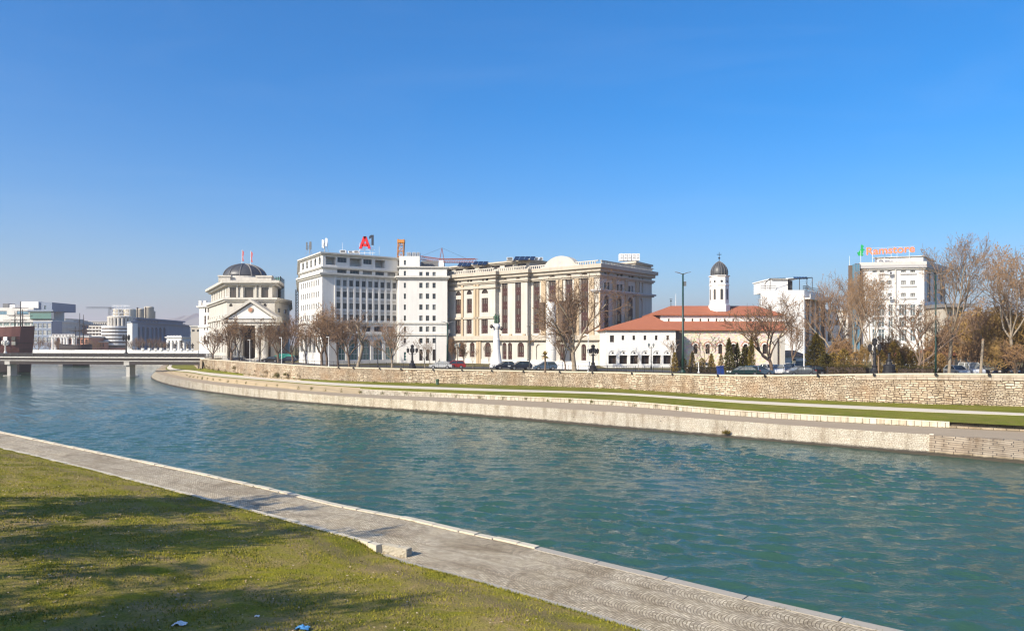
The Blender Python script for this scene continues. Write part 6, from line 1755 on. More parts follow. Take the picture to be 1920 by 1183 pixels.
# ------------------------------------------------------------------ trees
def rot_dir(d, ang, az):
    d = d.normalized(); a = d.orthogonal().normalized(); b = d.cross(a)
    return (d*math.cos(ang) + (a*math.cos(az)+b*math.sin(az))*math.sin(ang)).normalized()
def bare_tree(name, H, seed, spread=.55, trunk_h=.22, limbs=4, kids=(0,6,6,5), r0=None, bark='bark_pale', twig='twig', leaf='brown_leaf', leaves=500, leafsize=.16, lean=0., wob=.20, up=.10, twr=.026, limb_ang=(22,48)):
    """a bare winter tree of height H at the origin: trunk (with its limbs) and crown (boughs, twigs, last leaves)"""
    r = random.Random(seed); tr, cr = MB(), MB(); tips = []
    r0 = r0 or H*.021
    def grow(p, d, L, rad, lvl, target):
        n = 5 if lvl <= 1 else (4 if lvl == 2 else 3)
        pts, rads = [p], [rad]; end = max(twr*.6, rad*(.45 if lvl < 3 else .3))
        for i in range(n):
            d = (d + Vector((r.gauss(0,wob),r.gauss(0,wob),r.gauss(0,wob*.7)+up*(1 if lvl < 3 else .4)))).normalized()
            p = p + d*L/n; pts.append(p); rads.append(rad+(end-rad)*(i+1)/n)
        target.tube(pts, rads, 7 if lvl == 0 else (5 if lvl == 1 else (4 if lvl == 2 else 3)), cap=False)
        if lvl >= len(kids): tips.append((p,d)); return
        nk = kids[lvl] if lvl > 0 else 0
        for k in range(nk):
            f = .30+.70*(k+r.random())/nk; x = f*n; i = min(int(x), n-1); q = pts[i].lerp(pts[i+1], x-i); rd = rads[i]+(rads[i+1]-rads[i])*(x-i)
            dd = rot_dir((pts[i+1]-pts[i]), math.radians(r.uniform(28,62)), r.uniform(0,6.28)); dd.z += .15; 
            grow(q, dd.normalized(), L*r.uniform(.42,.66)*(1.12-.35*f), max(twr, rd*r.uniform(.5,.7)), lvl+1, cr)
    # trunk
    p = Vector((0,0,-.3)); d = Vector((lean,r.gauss(0,.03),1)).normalized(); pts, rads = [p], [r0*1.45]
    th = H*trunk_h; n = 5
    for i in range(n):
        d = (d+Vector((r.gauss(0,.06),r.gauss(0,.06),.05))).normalized(); p = p+d*th/n; pts.append(p); rads.append(r0*(1.12-.25*(i+1)/n))
    tr.tube(pts, rads, 9, cap=False)
    az = r.uniform(0,6.28)
    for k in range(limbs):
        a = math.radians(r.uniform(*limb_ang))*(1 if k else .35); dd = rot_dir(d, a, az+k*6.283/limbs+r.uniform(-.4,.4))
        L = (H-th)*r.uniform(.60,.80)*(1 if k else 1.1)
        q = pts[-1] - d*r.uniform(0,.12)*th
        grow(q, dd, L, r0*r.uniform(.5,.72), 1, tr)
    V = np.array(cr.v+tr.v); top = np.percentile(V[:,2],99.6); wid = np.percentile(np.hypot(V[:,0],V[:,1]),97)
    sz = H/top; sx = spread*H/wid
    for mb in (tr, cr): mb.v = [(x*sx if z > th*.8 else x*(1+(sx-1)*max(0,z)/(th*.8)), y*sx if z > th*.8 else y*(1+(sx-1)*max(0,z)/(th*.8)), z*sz) for x,y,z in mb.v]
    # last leaves and seed balls: small folded faces at the twig ends
    for k in range(leaves):
        p_, d_ = tips[r.randrange(len(tips))]; f = r.uniform(-.5,.15); q = p_+d_*f*.7
        q = Vector((q.x*sx, q.y*sx, q.z*sz)); s = leafsize*r.uniform(.5,1.2); a = Vector((r.gauss(0,1),r.gauss(0,1),r.gauss(0,1))).normalized(); b = a.orthogonal().normalized()
        cr.add([q-a*s*.5, q+b*s*.3, q+a*s*.5, q-b*s*.3], [[0,1,2,3]], 1)
    root = thing(name, None, 'tree')
    tr.build('trunk', M[bark], root, True); cr.build('crown', [M[twig], M[leaf]], root, False)
    return root
PROTO = {}
def proto(key, **k):
    o = bare_tree(k.pop('name','bare_tree'), **k); PROTO[key] = [o, False]
proto('plane_a', H=16, seed=3, spread=.50, trunk_h=.20, limbs=5, kids=(0,8,7,5), bark='bark_pale', leaves=2200, leafsize=.2, name='plane_tree')
proto('plane_b', H=20, seed=8, spread=.46, trunk_h=.30, limbs=5, kids=(0,8,7,6), bark='bark_pale', twig='twig_pale', leaves=4200, leafsize=.26, r0=.30, twr=.02, name='plane_tree')
proto('plane_c', H=13, seed=15, spread=.55, trunk_h=.22, limbs=5, kids=(0,7,7,5), bark='bark_brown', leaves=2600, leafsize=.2, name='plane_tree')
proto('street_a', H=11, seed=21, spread=.48, trunk_h=.24, limbs=4, kids=(0,6,6,5), bark='bark_brown', leaves=2600, leafsize=.2, up=.16, name='bare_tree')
proto('street_b', H=11, seed=33, spread=.42, trunk_h=.20, limbs=5, kids=(0,6,6,4), bark='bark_dark', leaves=2400, leafsize=.2, up=.05, wob=.26, name='bare_tree')
proto('pollard', H=12, seed=41, spread=.36, trunk_h=.42, limbs=4, kids=(0,5,5,4), bark='bark_pale', twig='twig_pale', leaves=200, wob=.30, lean=.12, r0=.3, name='plane_tree')
proto('young', H=7, seed=52, spread=.22, trunk_h=.30, limbs=3, kids=(0,5,5), bark='bark_pale', twig='twig_pale', leaves=60, r0=.075, up=.25, limb_ang=(10,26), name='young_tree')
proto('dense', H=10, seed=61, spread=.50, trunk_h=.10, limbs=7, kids=(0,7,7,5), bark='bark_brown', twig='willow_twig', leaf='rust_leaf', leaves=7000, leafsize=.30, up=.12, r0=.2, twr=.03, name='bushy_tree')
proto('dense_brown', H=9, seed=67, spread=.55, trunk_h=.10, limbs=7, kids=(0,7,7,5), bark='bark_brown', twig='twig', leaf='brown_leaf', leaves=6500, leafsize=.28, up=.06, r0=.18, twr=.03, name='bushy_tree')
proto('poplar', H=9, seed=71, spread=.20, trunk_h=.08, limbs=6, kids=(0,7,6,4), bark='bark_brown', twig='twig', leaf='brown_leaf', leaves=2200, leafsize=.2, up=.35, r0=.12, limb_ang=(6,18), name='slender_tree')
HB = {'plane_a':16,'plane_b':20,'plane_c':13,'street_a':11,'street_b':11,'pollard':12,'young':7,'dense':10,'dense_brown':9,'poplar':9}
def plant(key, px, Y, ytop, label, rz, sxy=1.0, group=None):
    """base on the town's ground at column px and distance Y, top at picture height ytop"""
    Y = behind_wall(px,Y,1.3); o, used = PROTO[key]; p = (*XY(px,Y), ZG); s = (ZY(ytop,Y)-ZG)/HB[key]
    if used: t = copy_tree(o, p, rz, (s*sxy,s*sxy,s), label)
    else:
        t = o; PROTO[key][1] = True; t.location = p; t.rotation_euler = (0,0,rz); t.scale = (s*sxy,s*sxy,s); t['label'] = label
    if group: t['group'] = group
    return t
def place_all(rows):
    for r in rows: plant(*r)
place_all([
 ('street_a',398,206,618,'small bare tree at the end of the quay wall next to the footbridge',.3,1.1),
 ('street_a',433,198,592,'bare brown tree before the left columns of the domed ministry',1.2,1.25),
 ('street_b',449,200,600,'bare dark tree before the middle of the ministry portico',.4,1.0),
 ('street_b',486,200,618,'small bare tree before the right ministry columns',2.2,.9),
 ('street_a',522,188,596,'bare brown tree with slanting trunk beside the green tent',2.9,1.1),
 ('plane_c',549,181,588,'bare forked tree between the ministry and the white office block',.9,1.0),
 ('street_b',574,178,606,'bare dark tree at the left end of the white office block',.1,1.0),
 ('street_a',604,166,586,'bare brown tree before the office block corner',4.0,1.05),
 ('plane_c',613,164,566,'tallest bare tree before the white office block corner',2.0,.85),
 ('street_b',634,160,590,'bare dark tree before the office block entrance arches',5.1,1.1),
 ('street_a',655,157,598,'bare tree beside the pale twisted plane tree trunk',3.3,1.0),
 ('pollard',671,152,581,'pale twisted plane tree with few stubby boughs before the office arches',.5,1.0),
 ('plane_a',735,148,600,'bare spreading plane tree before the corner of the white wing',1.9,1.15),
 ('young',797,146,628,'thin young tree before the white office wing',.2,1.6),
 ('young',806,150,640,'smaller thin young tree right beside another before the white office wing',2.2,1.5),
 ('poplar',851,149,632,'dense slender bare tree beside the green pole in the shaded gap',1.0,1.0),
 ('poplar',871,150,640,'dense slender bare tree in front of the shaded court end',2.4,1.2),
 ('young',886,146,648,'thin bare sapling before the first sunny ground arch of the court',3.0,1.4),
 ('young',918,144,640,'thin sapling close to the white monument',.9,1.2),
 ('plane_a',1077,127,515,'big bare plane tree with forked trunk before the court building',2.6,1.15),
 ('plane_c',1060,131,600,'smaller bare tree left of the big forked plane tree',1.0,.7),
 ('young',1198,132,662,'thin sapling before the white church block arches',.5,1.2),
 ('young',1262,129,628,'slim bare tree before the corner where white block meets stone nave',1.7,1.7),
 ('young',1320,124,622,'slim pale young tree before the arched nave windows',2.7,2.2),
 ('young',1308,126,650,'thin sapling close beside the slim pale young tree',.2,1.1),
 ('plane_c',1447,112,552,'bare plane tree with stout brown trunk before the church end',.7,1.02),
 ('plane_c',1486,135,585,'pale bare tree before the white apartment block',2.1,.6),
 ('plane_b',1603,112,505,'tall bare tree with brown leaf tufts before the dark stair tower',.6,.72),
 ('plane_b',1640,104,512,'tall dark stemmed tree with brown leaf tufts before the hotel front',2.0,.60),
 ('plane_a',1566,128,520,'bare brown leaved tree between apartment block and hotel',1.1,.85),
 ('plane_c',1720,102,560,'bare tree with dark arching boughs low before the hotel',3.4,1.05),
 ('plane_b',1779,103,440,'tallest pale plane tree with hanging seed balls right of the hotel',.2,.64),
 ('plane_b',1906,108,456,'wide pale plane tree at the right end of the quay',1.4,.72),
 ('plane_a',1838,116,560,'pale barked plane with a long slanting bough amid brown bushes',2.8,.9),
 ('plane_a',1950,118,470,'plane tree partly cut off at the right end beyond the widest plane',4.4,.9),
])
place_all([(k,px,Y,yt,lab,rz,s,'autumn trees behind the quay at the right') for k,px,Y,yt,lab,rz,s in (
 ('dense_brown',1800,134,598,'brown bushy tree behind the tallest plane tree',.3,1.25),
 ('dense',1832,126,575,'golden willow like tree with upright yellow twigs',1.1,1.25),
 ('dense',1862,118,584,'dense russet tree beside the golden willow like tree',2.0,1.25),
 ('dense',1890,122,572,'high yellow brown bushy tree behind the widest plane tree',2.9,1.2),
 ('dense',1917,112,588,'dense brown bushy tree at the right edge of the view',3.9,1.2),
 ('dense',1868,110,632,'lower yellow brown bushy tree behind the dark parked cars',.8,1.0),
 ('dense_brown',1815,113,632,'low brown bushy tree behind the white parked car',4.8,1.0),
 ('dense_brown',1905,108,640,'low reddish bushy tree behind the last parked car',1.7,1.2),
 ('dense_brown',1762,126,622,'brown bushy tree between the hotel and the tallest plane tree',5.5,.9),
 ('dense_brown',1745,120,640,'low brown bushy tree behind the right green lamp pole',3.2,.8),
 ('dense',1700,124,640,'yellowish bushy tree over the kiosk roof',2.4,.7),
 ('dense_brown',1660,122,622,'brown bushy tree below the hotel glazing',4.1,.9),
 ('dense_brown',1585,124,628,'brown bushy tree below the white house',1.9,.9),
 ('dense',1620,120,640,'yellowish bushy tree before the dark stair tower foot',.2,.8),
 ('dense_brown',1945,130,570,'brown bushy tree beyond the right edge plane',.2,1.2),
)])

for i,(px,Y,h) in enumerate(((70,385,9),(92,380,7),(108,378,8),(170,385,8),(183,382,7),(254,372,9),(266,375,8),(284,370,9),(298,372,8),(303,362,7))):
    k = ('street_a','street_b','plane_c')[i%3]
    copy_tree(PROTO[k][0], (*XY(px,Y),4.6), i*1.3, h/HB[k], 'small bare tree on the far shore in front of the hazy city buildings', None, 'bare trees on the far shore')
# ------------------------------------------------------------------ evergreens and shrubs
def leaf_cloud(mb, n, fn, size, r, up=.5, mi=0):
    for k in range(n):
        q, out = fn(r); s = size*r.uniform(.6,1.3)
        d = (out + Vector((r.gauss(0,.5),r.gauss(0,.5),r.gauss(0,.5)+up))).normalized(); t = d.orthogonal().normalized(); w = rot_dir(t, 0, 0); 
        t = (t*math.cos(k)+d.cross(t)*math.sin(k))
        mb.add([q-d*s*.4-t*s*.22, q-d*s*.4+t*s*.22, q+d*s*.7+t*s*.06, q+d*s*.7-t*s*.06], [[0,1,2,3]], mi)
def evergreen(name, label, px, Y, ytop, wpx, leaf, seed, shape='cone', zbase=None, n=1500, size=.22, cat='tree', group=None):
    Y = behind_wall(px,Y,2.0); zb = ZG if zbase is None else zbase; h = ZY(ytop,Y)-zb; w = wpx/F*Y/2; r0 = random.Random(seed)
    o = thing(name, label, cat, (*XY(px,Y),zb), 0, group)
    lob = [(r0.uniform(0,6.28),r0.uniform(0,1),r0.uniform(.12,.3)) for _ in range(9)]
    def prof(f):
        if shape == 'cone': return (1-f)**.55*min(1,(f+.06)*6)**.5 if f < 1 else 0
        if shape == 'column': return min(1,(f+.05)*5)**.5*(1-max(0,f-.45)/.55)**.6 if f < 1 else 0
        return math.sqrt(max(0,1-(2*f-.85)**2/1.35)) if f < 1 else 0
    def fn(r):
        f = r.random()**(1.25 if shape == 'cone' else 1.0); a = r.uniform(0,6.283); rr = prof(f)*w*(r.random()**.35)
        k = 1.0
        for la,lf,lr in lob:
            dd = math.cos(a-la)-.45; 
            if dd > 0 and abs(f-lf) < .25: k += lr*dd*(1-abs(f-lf)/.25)
        k *= .82+.13*math.sin(a*5+f*17)+.08*math.sin(f*31+a*3)
        out = Vector((math.cos(a),math.sin(a),.3))
        return Vector((o.location.x+math.cos(a)*rr*k, o.location.y+math.sin(a)*rr*k, zb+.1+f*h*(.97+.03*math.sin(a*3)))), out
    t = MB(); t.tube([(o.location.x,o.location.y,zb-.2),(o.location.x,o.location.y,zb+h*.75)],[w*.12+.04,.03],6)
    for k in range(7):
        a = k*2.4; f = .15+.1*k; t.bar((o.location.x,o.location.y,zb+f*h*.7),(o.location.x+math.cos(a)*w*.6*prof(f),o.location.y+math.sin(a)*w*.6*prof(f),zb+f*h*.7+h*.1),.03)
    t.build('trunk', M['bark_dark'], o)
    c = MB(); leaf_cloud(c, n, fn, size, r0, .6 if shape != 'round' else .25); c.build('crown', M[leaf], o)
    return o
EV = [
 ('cypress','tall dark cypress beside the blue bin',1367,109,635,21,'cypress_leaf','column',2200,.24),
 ('cypress','dark cypress just behind the tall one beside the blue bin',1382,112,643,18,'cypress_leaf','column',1500,.24),
 ('cypress','short cypress in the middle of the evergreen clump by the church',1394,112,650,15,'cypress_leaf','column',1200,.22),
 ('cypress','slim pointed cypress rising over the clump with a golden top',1409,110,631,16,'olive_leaf','column',1600,.22),
 ('cypress','broad dark cypress behind the dark teal parked car',1401,113,652,24,'cypress_leaf','column',1600,.24),
 ('golden_thuja','golden cone shaped shrub before the first nave windows',1334,121,664,20,'golden_leaf','cone',1100,.22),
 ('golden_thuja','golden shrub standing close to the left of the tall cypress',1352,117,664,13,'golden_leaf','column',700,.2),
 ('golden_thuja','tall golden brown shrub just right of the green lamp pole',1298,123,660,20,'golden_leaf','cone',1100,.22),
 ('golden_thuja','golden shrub before the link between white block and nave',1265,125,661,20,'golden_leaf','cone',1100,.22),
 ('golden_thuja','low golden shrub between two taller golden shrubs by the nave',1316,122,672,16,'golden_leaf','round',700,.2),
 ('evergreen_bush','dark evergreen bush at the foot of the green lamp pole',1281,126,672,18,'hedge_leaf','round',800,.2),
 ('evergreen_tree','big olive green evergreen tree right of the white lamp post',1531,118,626,44,'olive_leaf','column',3200,.28),
 ('evergreen_tree','dark low evergreen beside the big olive evergreen tree',1549,115,664,24,'cypress_leaf','round',1400,.26),
]
for i,(nm,lab,px,Y,yt,w,lf,sh,n,sz) in enumerate(EV): evergreen(nm,lab,px,Y,yt,w,lf,100+i,sh,None,n,sz)
rs = random.Random(77)
SH = ['golden bush behind the hedge, first after the dark low evergreen','golden brown bush behind the hedge before the white house','ochre bush behind the hedge under the tree with brown tufts','golden bush directly left of the black lamp base','bright golden bush directly right of the black lamp base','olive bush beside the kiosk','golden olive bush right of the kiosk','dull olive bush before the low arching boughs','brown olive bush left of the right green pole','ochre bush between green pole and tallest plane tree']
for i,(px,yt,w,lf) in enumerate(((1562,662,26,'golden_leaf'),(1582,655,28,'golden_leaf'),(1606,660,28,'rust_leaf'),(1650,655,26,'golden_leaf'),(1676,640,26,'golden_leaf'),(1687,662,18,'olive_leaf'),(1712,658,24,'golden_leaf'),(1728,664,24,'olive_leaf'),(1742,660,22,'rust_leaf'),(1764,664,22,'rust_leaf'))):
    evergreen('garden_bush', SH[i], px, 113+rs.uniform(-2,3), yt, w, lf, 200+i, 'round', None, 1300, .24, 'bush', 'bushes behind the clipped hedge')
# clipped hedge along the quay, one length each side of the lamp base
def hedge(label, pa, pb, Ya, Yb, zt_, seed):
    a, b = Vector((*XY(pa,Ya),ZG)), Vector((*XY(pb,Yb),ZG)); o = thing('clipped_hedge', label, 'hedge', (a+b)/2); r = random.Random(seed); L = (b-a).length
    d = (b-a).normalized(); n = Vector((d.y,-d.x,0))
    def fn(r):
        u = r.uniform(0,L); f = r.random(); side = r.random()
        if side < .6: q = a+d*u+n*(.75+.1*math.sin(u*2))+Vector((0,0,f*(zt_-ZG))); out = n
        else: q = a+d*u+n*r.uniform(-.75,.75)+Vector((0,0,zt_-ZG+.08*math.sin(u*3)+r.uniform(-.1,.05))); out = Vector((0,0,1))
        return q, out
    c = MB(); leaf_cloud(c, int(L*220), fn, .2, r, .3); c.build('foliage', M['hedge_leaf'], o)
    t = MB(); t.obox((a.x,a.y),(d.x,d.y),.1,L-.1,-.5,.5,ZG,zt_-.25); t.build('stems', M['bark_dark'], o)
hedge('dark clipped hedge on the quay left of the black lamp base',1552,1628,110,105,6.9,1)
hedge('dark clipped hedge on the quay between lamp base and right green pole',1682,1752,102,100,6.9,2)
hedge('low dark hedge strip before the golden shrubs by the green lamp pole',1284,1352,124,119,6.2,3)
# palm
o = thing('palm_tree','small palm with drooping brown fronds before the cream court building','palm',(*XY(1022,129),ZG)); q = o.location
t = MB(); t.tube([q+Vector((0,0,-.2)),q+Vector((.05,0,1.2)),q+Vector((0,0,2.7))],[.17,.14,.16],8); t.build('trunk', M['bark_brown'], o)
c = MB(); r = random.Random(5)
for k in range(26):
    a = r.uniform(0,6.28); el = r.uniform(-.7,1.3); L = r.uniform(.9,1.35); p = q+Vector((0,0,2.7)); d = Vector((math.cos(a)*math.cos(el),math.sin(a)*math.cos(el),math.sin(el))); pts=[p]
    for i in range(4): d = (d+Vector((0,0,-.22))).normalized(); p = p+d*L/4; pts.append(p)
    sd = Vector((-math.sin(a),math.cos(a),0))
    for i in range(4):
        w0, w1 = .16*(1-abs(i/4-.4)), .16*(1-abs((i+1)/4-.4))*(1 if i < 3 else .2); c.add([pts[i]-sd*w0,pts[i]+sd*w0,pts[i+1]+sd*w1,pts[i+1]-sd*w1],[[0,1,2,3]], k%3==0)
c.build('crown', [M['rust_leaf'],M['olive_leaf']], o)

# plants on the far wall and its foot
vs, fs = [], []
r = random.Random(12)
def tuft(p, n, s):
    for k in range(n):
        a = r.uniform(0,6.28); l = s*r.uniform(.5,1.2); b = p+Vector((r.gauss(0,s*.6),r.gauss(0,s*.6),0)); w = s*.10; k0 = len(vs)
        vs.extend([b+Vector((-w*math.sin(a),w*math.cos(a),0)),b+Vector((w*math.sin(a),-w*math.cos(a),0)),b+Vector((math.cos(a)*l*.5,math.sin(a)*l*.5,l))]); fs.append([k0,k0+1,k0+2])
for k in range(520):
    i = r.randrange(8, NL-26); f = r.random(); p = L_wb[i].lerp(L_wb[i+1], f) + Vector((0,-.25,.05)); tuft(p, 10, r.uniform(.12,.38))
for k in range(260):
    i = r.randrange(iW-14 if iW > 14 else 0, NL-30); p = L_low[i].lerp(L_lowt[i], r.random()*.6+.1); tuft(p, 8, r.uniform(.1,.35))
for k in range(200):
    i = r.randrange(8, iW); p = L_low[i].lerp(L_low[i+1], r.random())+Vector((0,-.1,0)); tuft(p, 6, r.uniform(.06,.18))
stuff(np_mesh('weeds', [tuple(v) for v in vs], fs, M['weed']))
vs, fs = [], []
for k in range(60):
    i = r.randrange(NL-46, NL-34); p = L_wb[i].lerp(L_wt[i], r.random()*.35)+Vector((0,-.35,0)); tuft(p, 16, r.uniform(.25,.6))
stuff(np_mesh('dry_weeds', [tuple(v) for v in vs], fs, M['dry_earth']))
def wall_bush(px, Y, z, w, label, leaf, n=500):
    q = Vector((*XY(px,Y),z)); o = thing('wall_bush', label, 'bush', q); r_ = random.Random(int(px)); c = MB()
    def fn(r): d = Vector((r.gauss(0,1),r.gauss(0,1),abs(r.gauss(0,1))*.7)).normalized(); return q+d*w*(r.random()**.5), d
    leaf_cloud(c, n, fn, .16, r_); c.build('foliage', M[leaf], o); t = MB()
    for k in range(5): a = k*1.3; t.bar(q-Vector((0,0,.2)), q+Vector((math.cos(a)*w*.6,math.sin(a)*w*.6,w*.6)), .02)
    t.build('stem', M['bark_brown'], o)
def wall_at(px, f):
    i = min(range(NL), key=lambda i: abs(PX(L_wb[i])-px)); return L_wb[i].lerp(L_wt[i], f)
for px,f,w,lab,lf in ((441,.35,.9,'scrubby green bush growing from the quay wall below the ministry','olive_leaf'),(520,.12,.8,'dry scrub at the foot of the quay wall below the slanting trees','weed'),(535,.25,.5,'small dry tuft on the quay wall below the office corner','weed')):
    p = wall_at(px,f); wall_bush(px, p.y-.3, p.z, w, lab, lf)
p = L_rev[min(range(NL), key=lambda i: abs(PX(L_rev[i])-1362))]; q = G(1362,813,.3); wall_bush(1362, q.y-.2, .35, .45, 'lone green bush growing from the sloped stone bank at the water', 'olive_leaf', 300)

# ------------------------------------------------------------------ railing, wall spots, bollard
o = thing('quay_railing','long dark iron railing running along the top of the quay wall','railing',(L_wt[40].x,L_wt[40].y,L_wt[40].z)); rl = MB(); po = MB(); base = [p+Vector((0,0,.02)) for p in shift(L_wt,.18)]
i0 = next(i for i,p in enumerate(L_wt) if PX(p) < 1560); i1 = next(i for i,p in enumerate(L_wt) if PX(p) < 383)
seg_ = base[i0:i1+1]
rs_ = resample(seg_, 96)
for a,b in zip(rs_[:-1],rs_[1:]):
    for h,w in ((.98,.045),(.14,.035)): rl.bar(a+Vector((0,0,h)), b+Vector((0,0,h)), w)
    n = max(3,int((b-a).length/.42))
    for k in range(1,n): q = a.lerp(b,k/n); rl.bar(q+Vector((0,0,.14)), q+Vector((0,0,.98)), .016)
for p in rs_:
    po = MB(); po.bar(p, p+Vector((0,0,1.08)), .055); po.build('post', M['iron'], o)
rl.build('rail', M['iron'], o)
spot = None
for i,px in enumerate((635,663,712,752,812,866,922,981,1049,1110,1184,1260,1345,1433,1532,1637,1752,1852)):
    j = min(range(NL-1), key=lambda j: abs(PX(L_wt[j])-px)); p = L_wt[j] + (L_wt[j+1]-L_wt[j])*((px-PX(L_wt[j]))/((PX(L_wt[j+1])-PX(L_wt[j])) or 1)) + Vector((0,-.16,-.05))
    if spot is None:
        spot = thing('wall_spotlight','small black spotlight bracketed on the quay wall coping','spotlight',p,0,'spotlights along the quay wall'); m_ = MB(); m_.box(p.x-.13,p.x+.13,p.y-.26,p.y-.02,p.z-.20,p.z+.06); m_.build('housing', M['iron'], spot); m_ = MB(); m_.box(p.x-.05,p.x+.05,p.y-.02,p.y+.3,p.z-.02,p.z+.12); m_.build('bracket', M['iron'], spot)
    else: copy_tree(spot, p)
q = G(820,722,2.55); o = thing('bollard','dark green bollard post alone on the far grass verge','bollard',q); m_ = MB(); m_.lathe(q.x,q.y,[(.26,q.z-.05),(.26,q.z+.75),(.34,q.z+.8),(.34,q.z+1.05),(.1,q.z+1.12)],10); m_.build('post', M['bronze_green'], o); m_ = MB(); m_.lathe(q.x,q.y,[(.36,q.z-.05),(.34,q.z+.12)],10); m_.build('base', M['iron'], o)
q = Vector((*XY(1351,behind_wall(1351,113)),ZG)); o = thing('litter_bin','bright blue plastic litter bin at the foot of the tall cypress','bin',q); m_ = MB(); m_.add([(q.x-.42,q.y-.36,q.z+.1),(q.x+.42,q.y-.36,q.z+.1),(q.x+.42,q.y+.36,q.z+.1),(q.x-.42,q.y+.36,q.z+.1),(q.x-.52,q.y-.45,q.z+1.25),(q.x+.52,q.y-.45,q.z+1.25),(q.x+.52,q.y+.45,q.z+1.25),(q.x-.52,q.y+.45,q.z+1.25)],[[3,2,1,0],[4,5,6,7],[0,1,5,4],[1,2,6,5],[2,3,7,6],[3,0,4,7]]); m_.build('body', M['blue_plastic'], o); m_ = MB(); m_.box(q.x-.55,q.x+.55,q.y-.5,q.y+.5,q.z+1.25,q.z+1.36); m_.build('lid', M['blue_plastic'], o)
for k in (-.35,.35): m_ = MB(); m_.tube([(q.x+k-.05,q.y+.3,q.z+.12),(q.x+k+.05,q.y+.3,q.z+.12)],[.12,.12],10); m_.build('wheel', M['tyre'], o)

# ------------------------------------------------------------------ lamps and poles
def tall_pole(px, Y, ytop, label, k=1.):
    Y = behind_wall(px,Y)
    q = XY(px,Y); zt_ = ZY(ytop,Y); o = thing('lamp_pole', label, 'lamp post', (*q,ZG)); p = MB(); p.tube([(*q,ZG-.1),(*q,ZG+3.5),(*q,zt_)],[.25*k,.19*k,.12*k],10); p.build('pole', M['green_paint'], o, True)
    p = MB(); p.lathe(q[0],q[1],[(.5,ZG),(.5,ZG+.15),(.32,ZG+.5)],10); p.build('base', M['green_paint'], o)
    for s in (-1,1):
        a = MB(); a.tube([(*q,zt_-.15),(q[0]+s*.55,q[1],zt_+.1)],[.07,.06],6); ao = a.build('arm', M['frame_grey'], o)
        a = MB(); x = q[0]+s*.55; a.add([(x,q[1]-.18,zt_+.06),(x,q[1]+.18,zt_+.06),(x+s*.75,q[1]+.13,zt_+.22),(x+s*.75,q[1]-.13,zt_+.22),(x,q[1]-.18,zt_+.17),(x,q[1]+.18,zt_+.17),(x+s*.75,q[1]+.13,zt_+.28),(x+s*.75,q[1]-.13,zt_+.28)],[[0,1,2,3],[4,7,6,5],[0,4,5,1],[1,5,6,2],[2,6,7,3],[3,7,4,0]]); a.build('lamp_head', M['frame_grey'], ao)
    b = MB(); b.box(q[0]+.14,q[0]+.5,q[1]-.2,q[1]+.2,zt_-2.0,zt_-1.3); b.build('camera_box', M['frame_grey'], o)
tall_pole(1280.5,121,513,'tall dark green lamp pole with two flat heads before the church')
tall_pole(839,143,605,'dark green lamp pole at the shaded right corner of the office wing')
tall_pole(1754.5,101,515,'green lamp pole rising between bare trees before the hotel',.62)
def ornate(px, Y, ytop, label):
    Y = behind_wall(px,Y,1.4)
    q = XY(px,Y); h = ZY(ytop,Y)-ZG; o = thing('ornate_lamp', label, 'lamp post', (*q,ZG)); z = lambda f: ZG+h*f
    p = MB(); p.lathe(q[0],q[1],[(.75,z(0)),(.75,z(.10)),(.60,z(.12)),(.62,z(.18)),(.42,z(.22)),(.30,z(.26)),(.36,z(.30)),(.20,z(.34)),(.17,z(.60)),(.24,z(.62)),(.14,z(.66)),(.12,z(.80))],12); p.build('post', M['iron'], o)
    for k in range(4):
        a = k*math.pi/2+.35; e_ = Vector((q[0]+.85*math.cos(a),q[1]+.85*math.sin(a),z(.66))); l = MB(); l.tube([(*q,z(.60)),(q[0]+.45*math.cos(a),q[1]+.45*math.sin(a),z(.585)),e_],[.06,.05,.05],5); ao = l.build('arm', M['iron'], o)
        l = MB(); l.lathe(e_.x,e_.y,[(.06,z(.66)),(.22,z(.69)),(.27,z(.79)),(.30,z(.80)),(.05,z(.86))],8); l.build('lantern', M['iron'], ao)
    l = MB(); l.lathe(q[0],q[1],[(.10,z(.80)),(.28,z(.84)),(.34,z(.95)),(.38,z(.96)),(.06,z(1.0))],8); l.build('lantern', M['iron'], o)
ornate(773,140,646,'black ornate cast iron lamp before the white office wing')
ornate(1112,118,646,'black ornate cast iron lamp between the big plane tree and church')
ornate(1640,103.5,634,'black ornate lamp among the trees before the hotel')
o = thing('lamp_stump','stout black cast iron lamp base without arms before golden bushes','lamp post',(*XY(1667,behind_wall(1667,102)),ZG)); q = o.location; h = ZY(661,102)-ZG; p = MB(); p.lathe(q.x,q.y,[(.85,ZG),(.85,ZG+h*.3),(.75,ZG+h*.33),(.78,ZG+h*.5),(.5,ZG+h*.55)],12); p.build('pedestal', M['iron'], o); p = MB(); p.lathe(q.x,q.y,[(.42,ZG+h*.55),(.3,ZG+h*.66),(.34,ZG+h*.7),(.2,ZG+h*.76),(.16,ZG+h*.96),(.28,ZG+h)],12); p.build('stem', M['iron'], o)
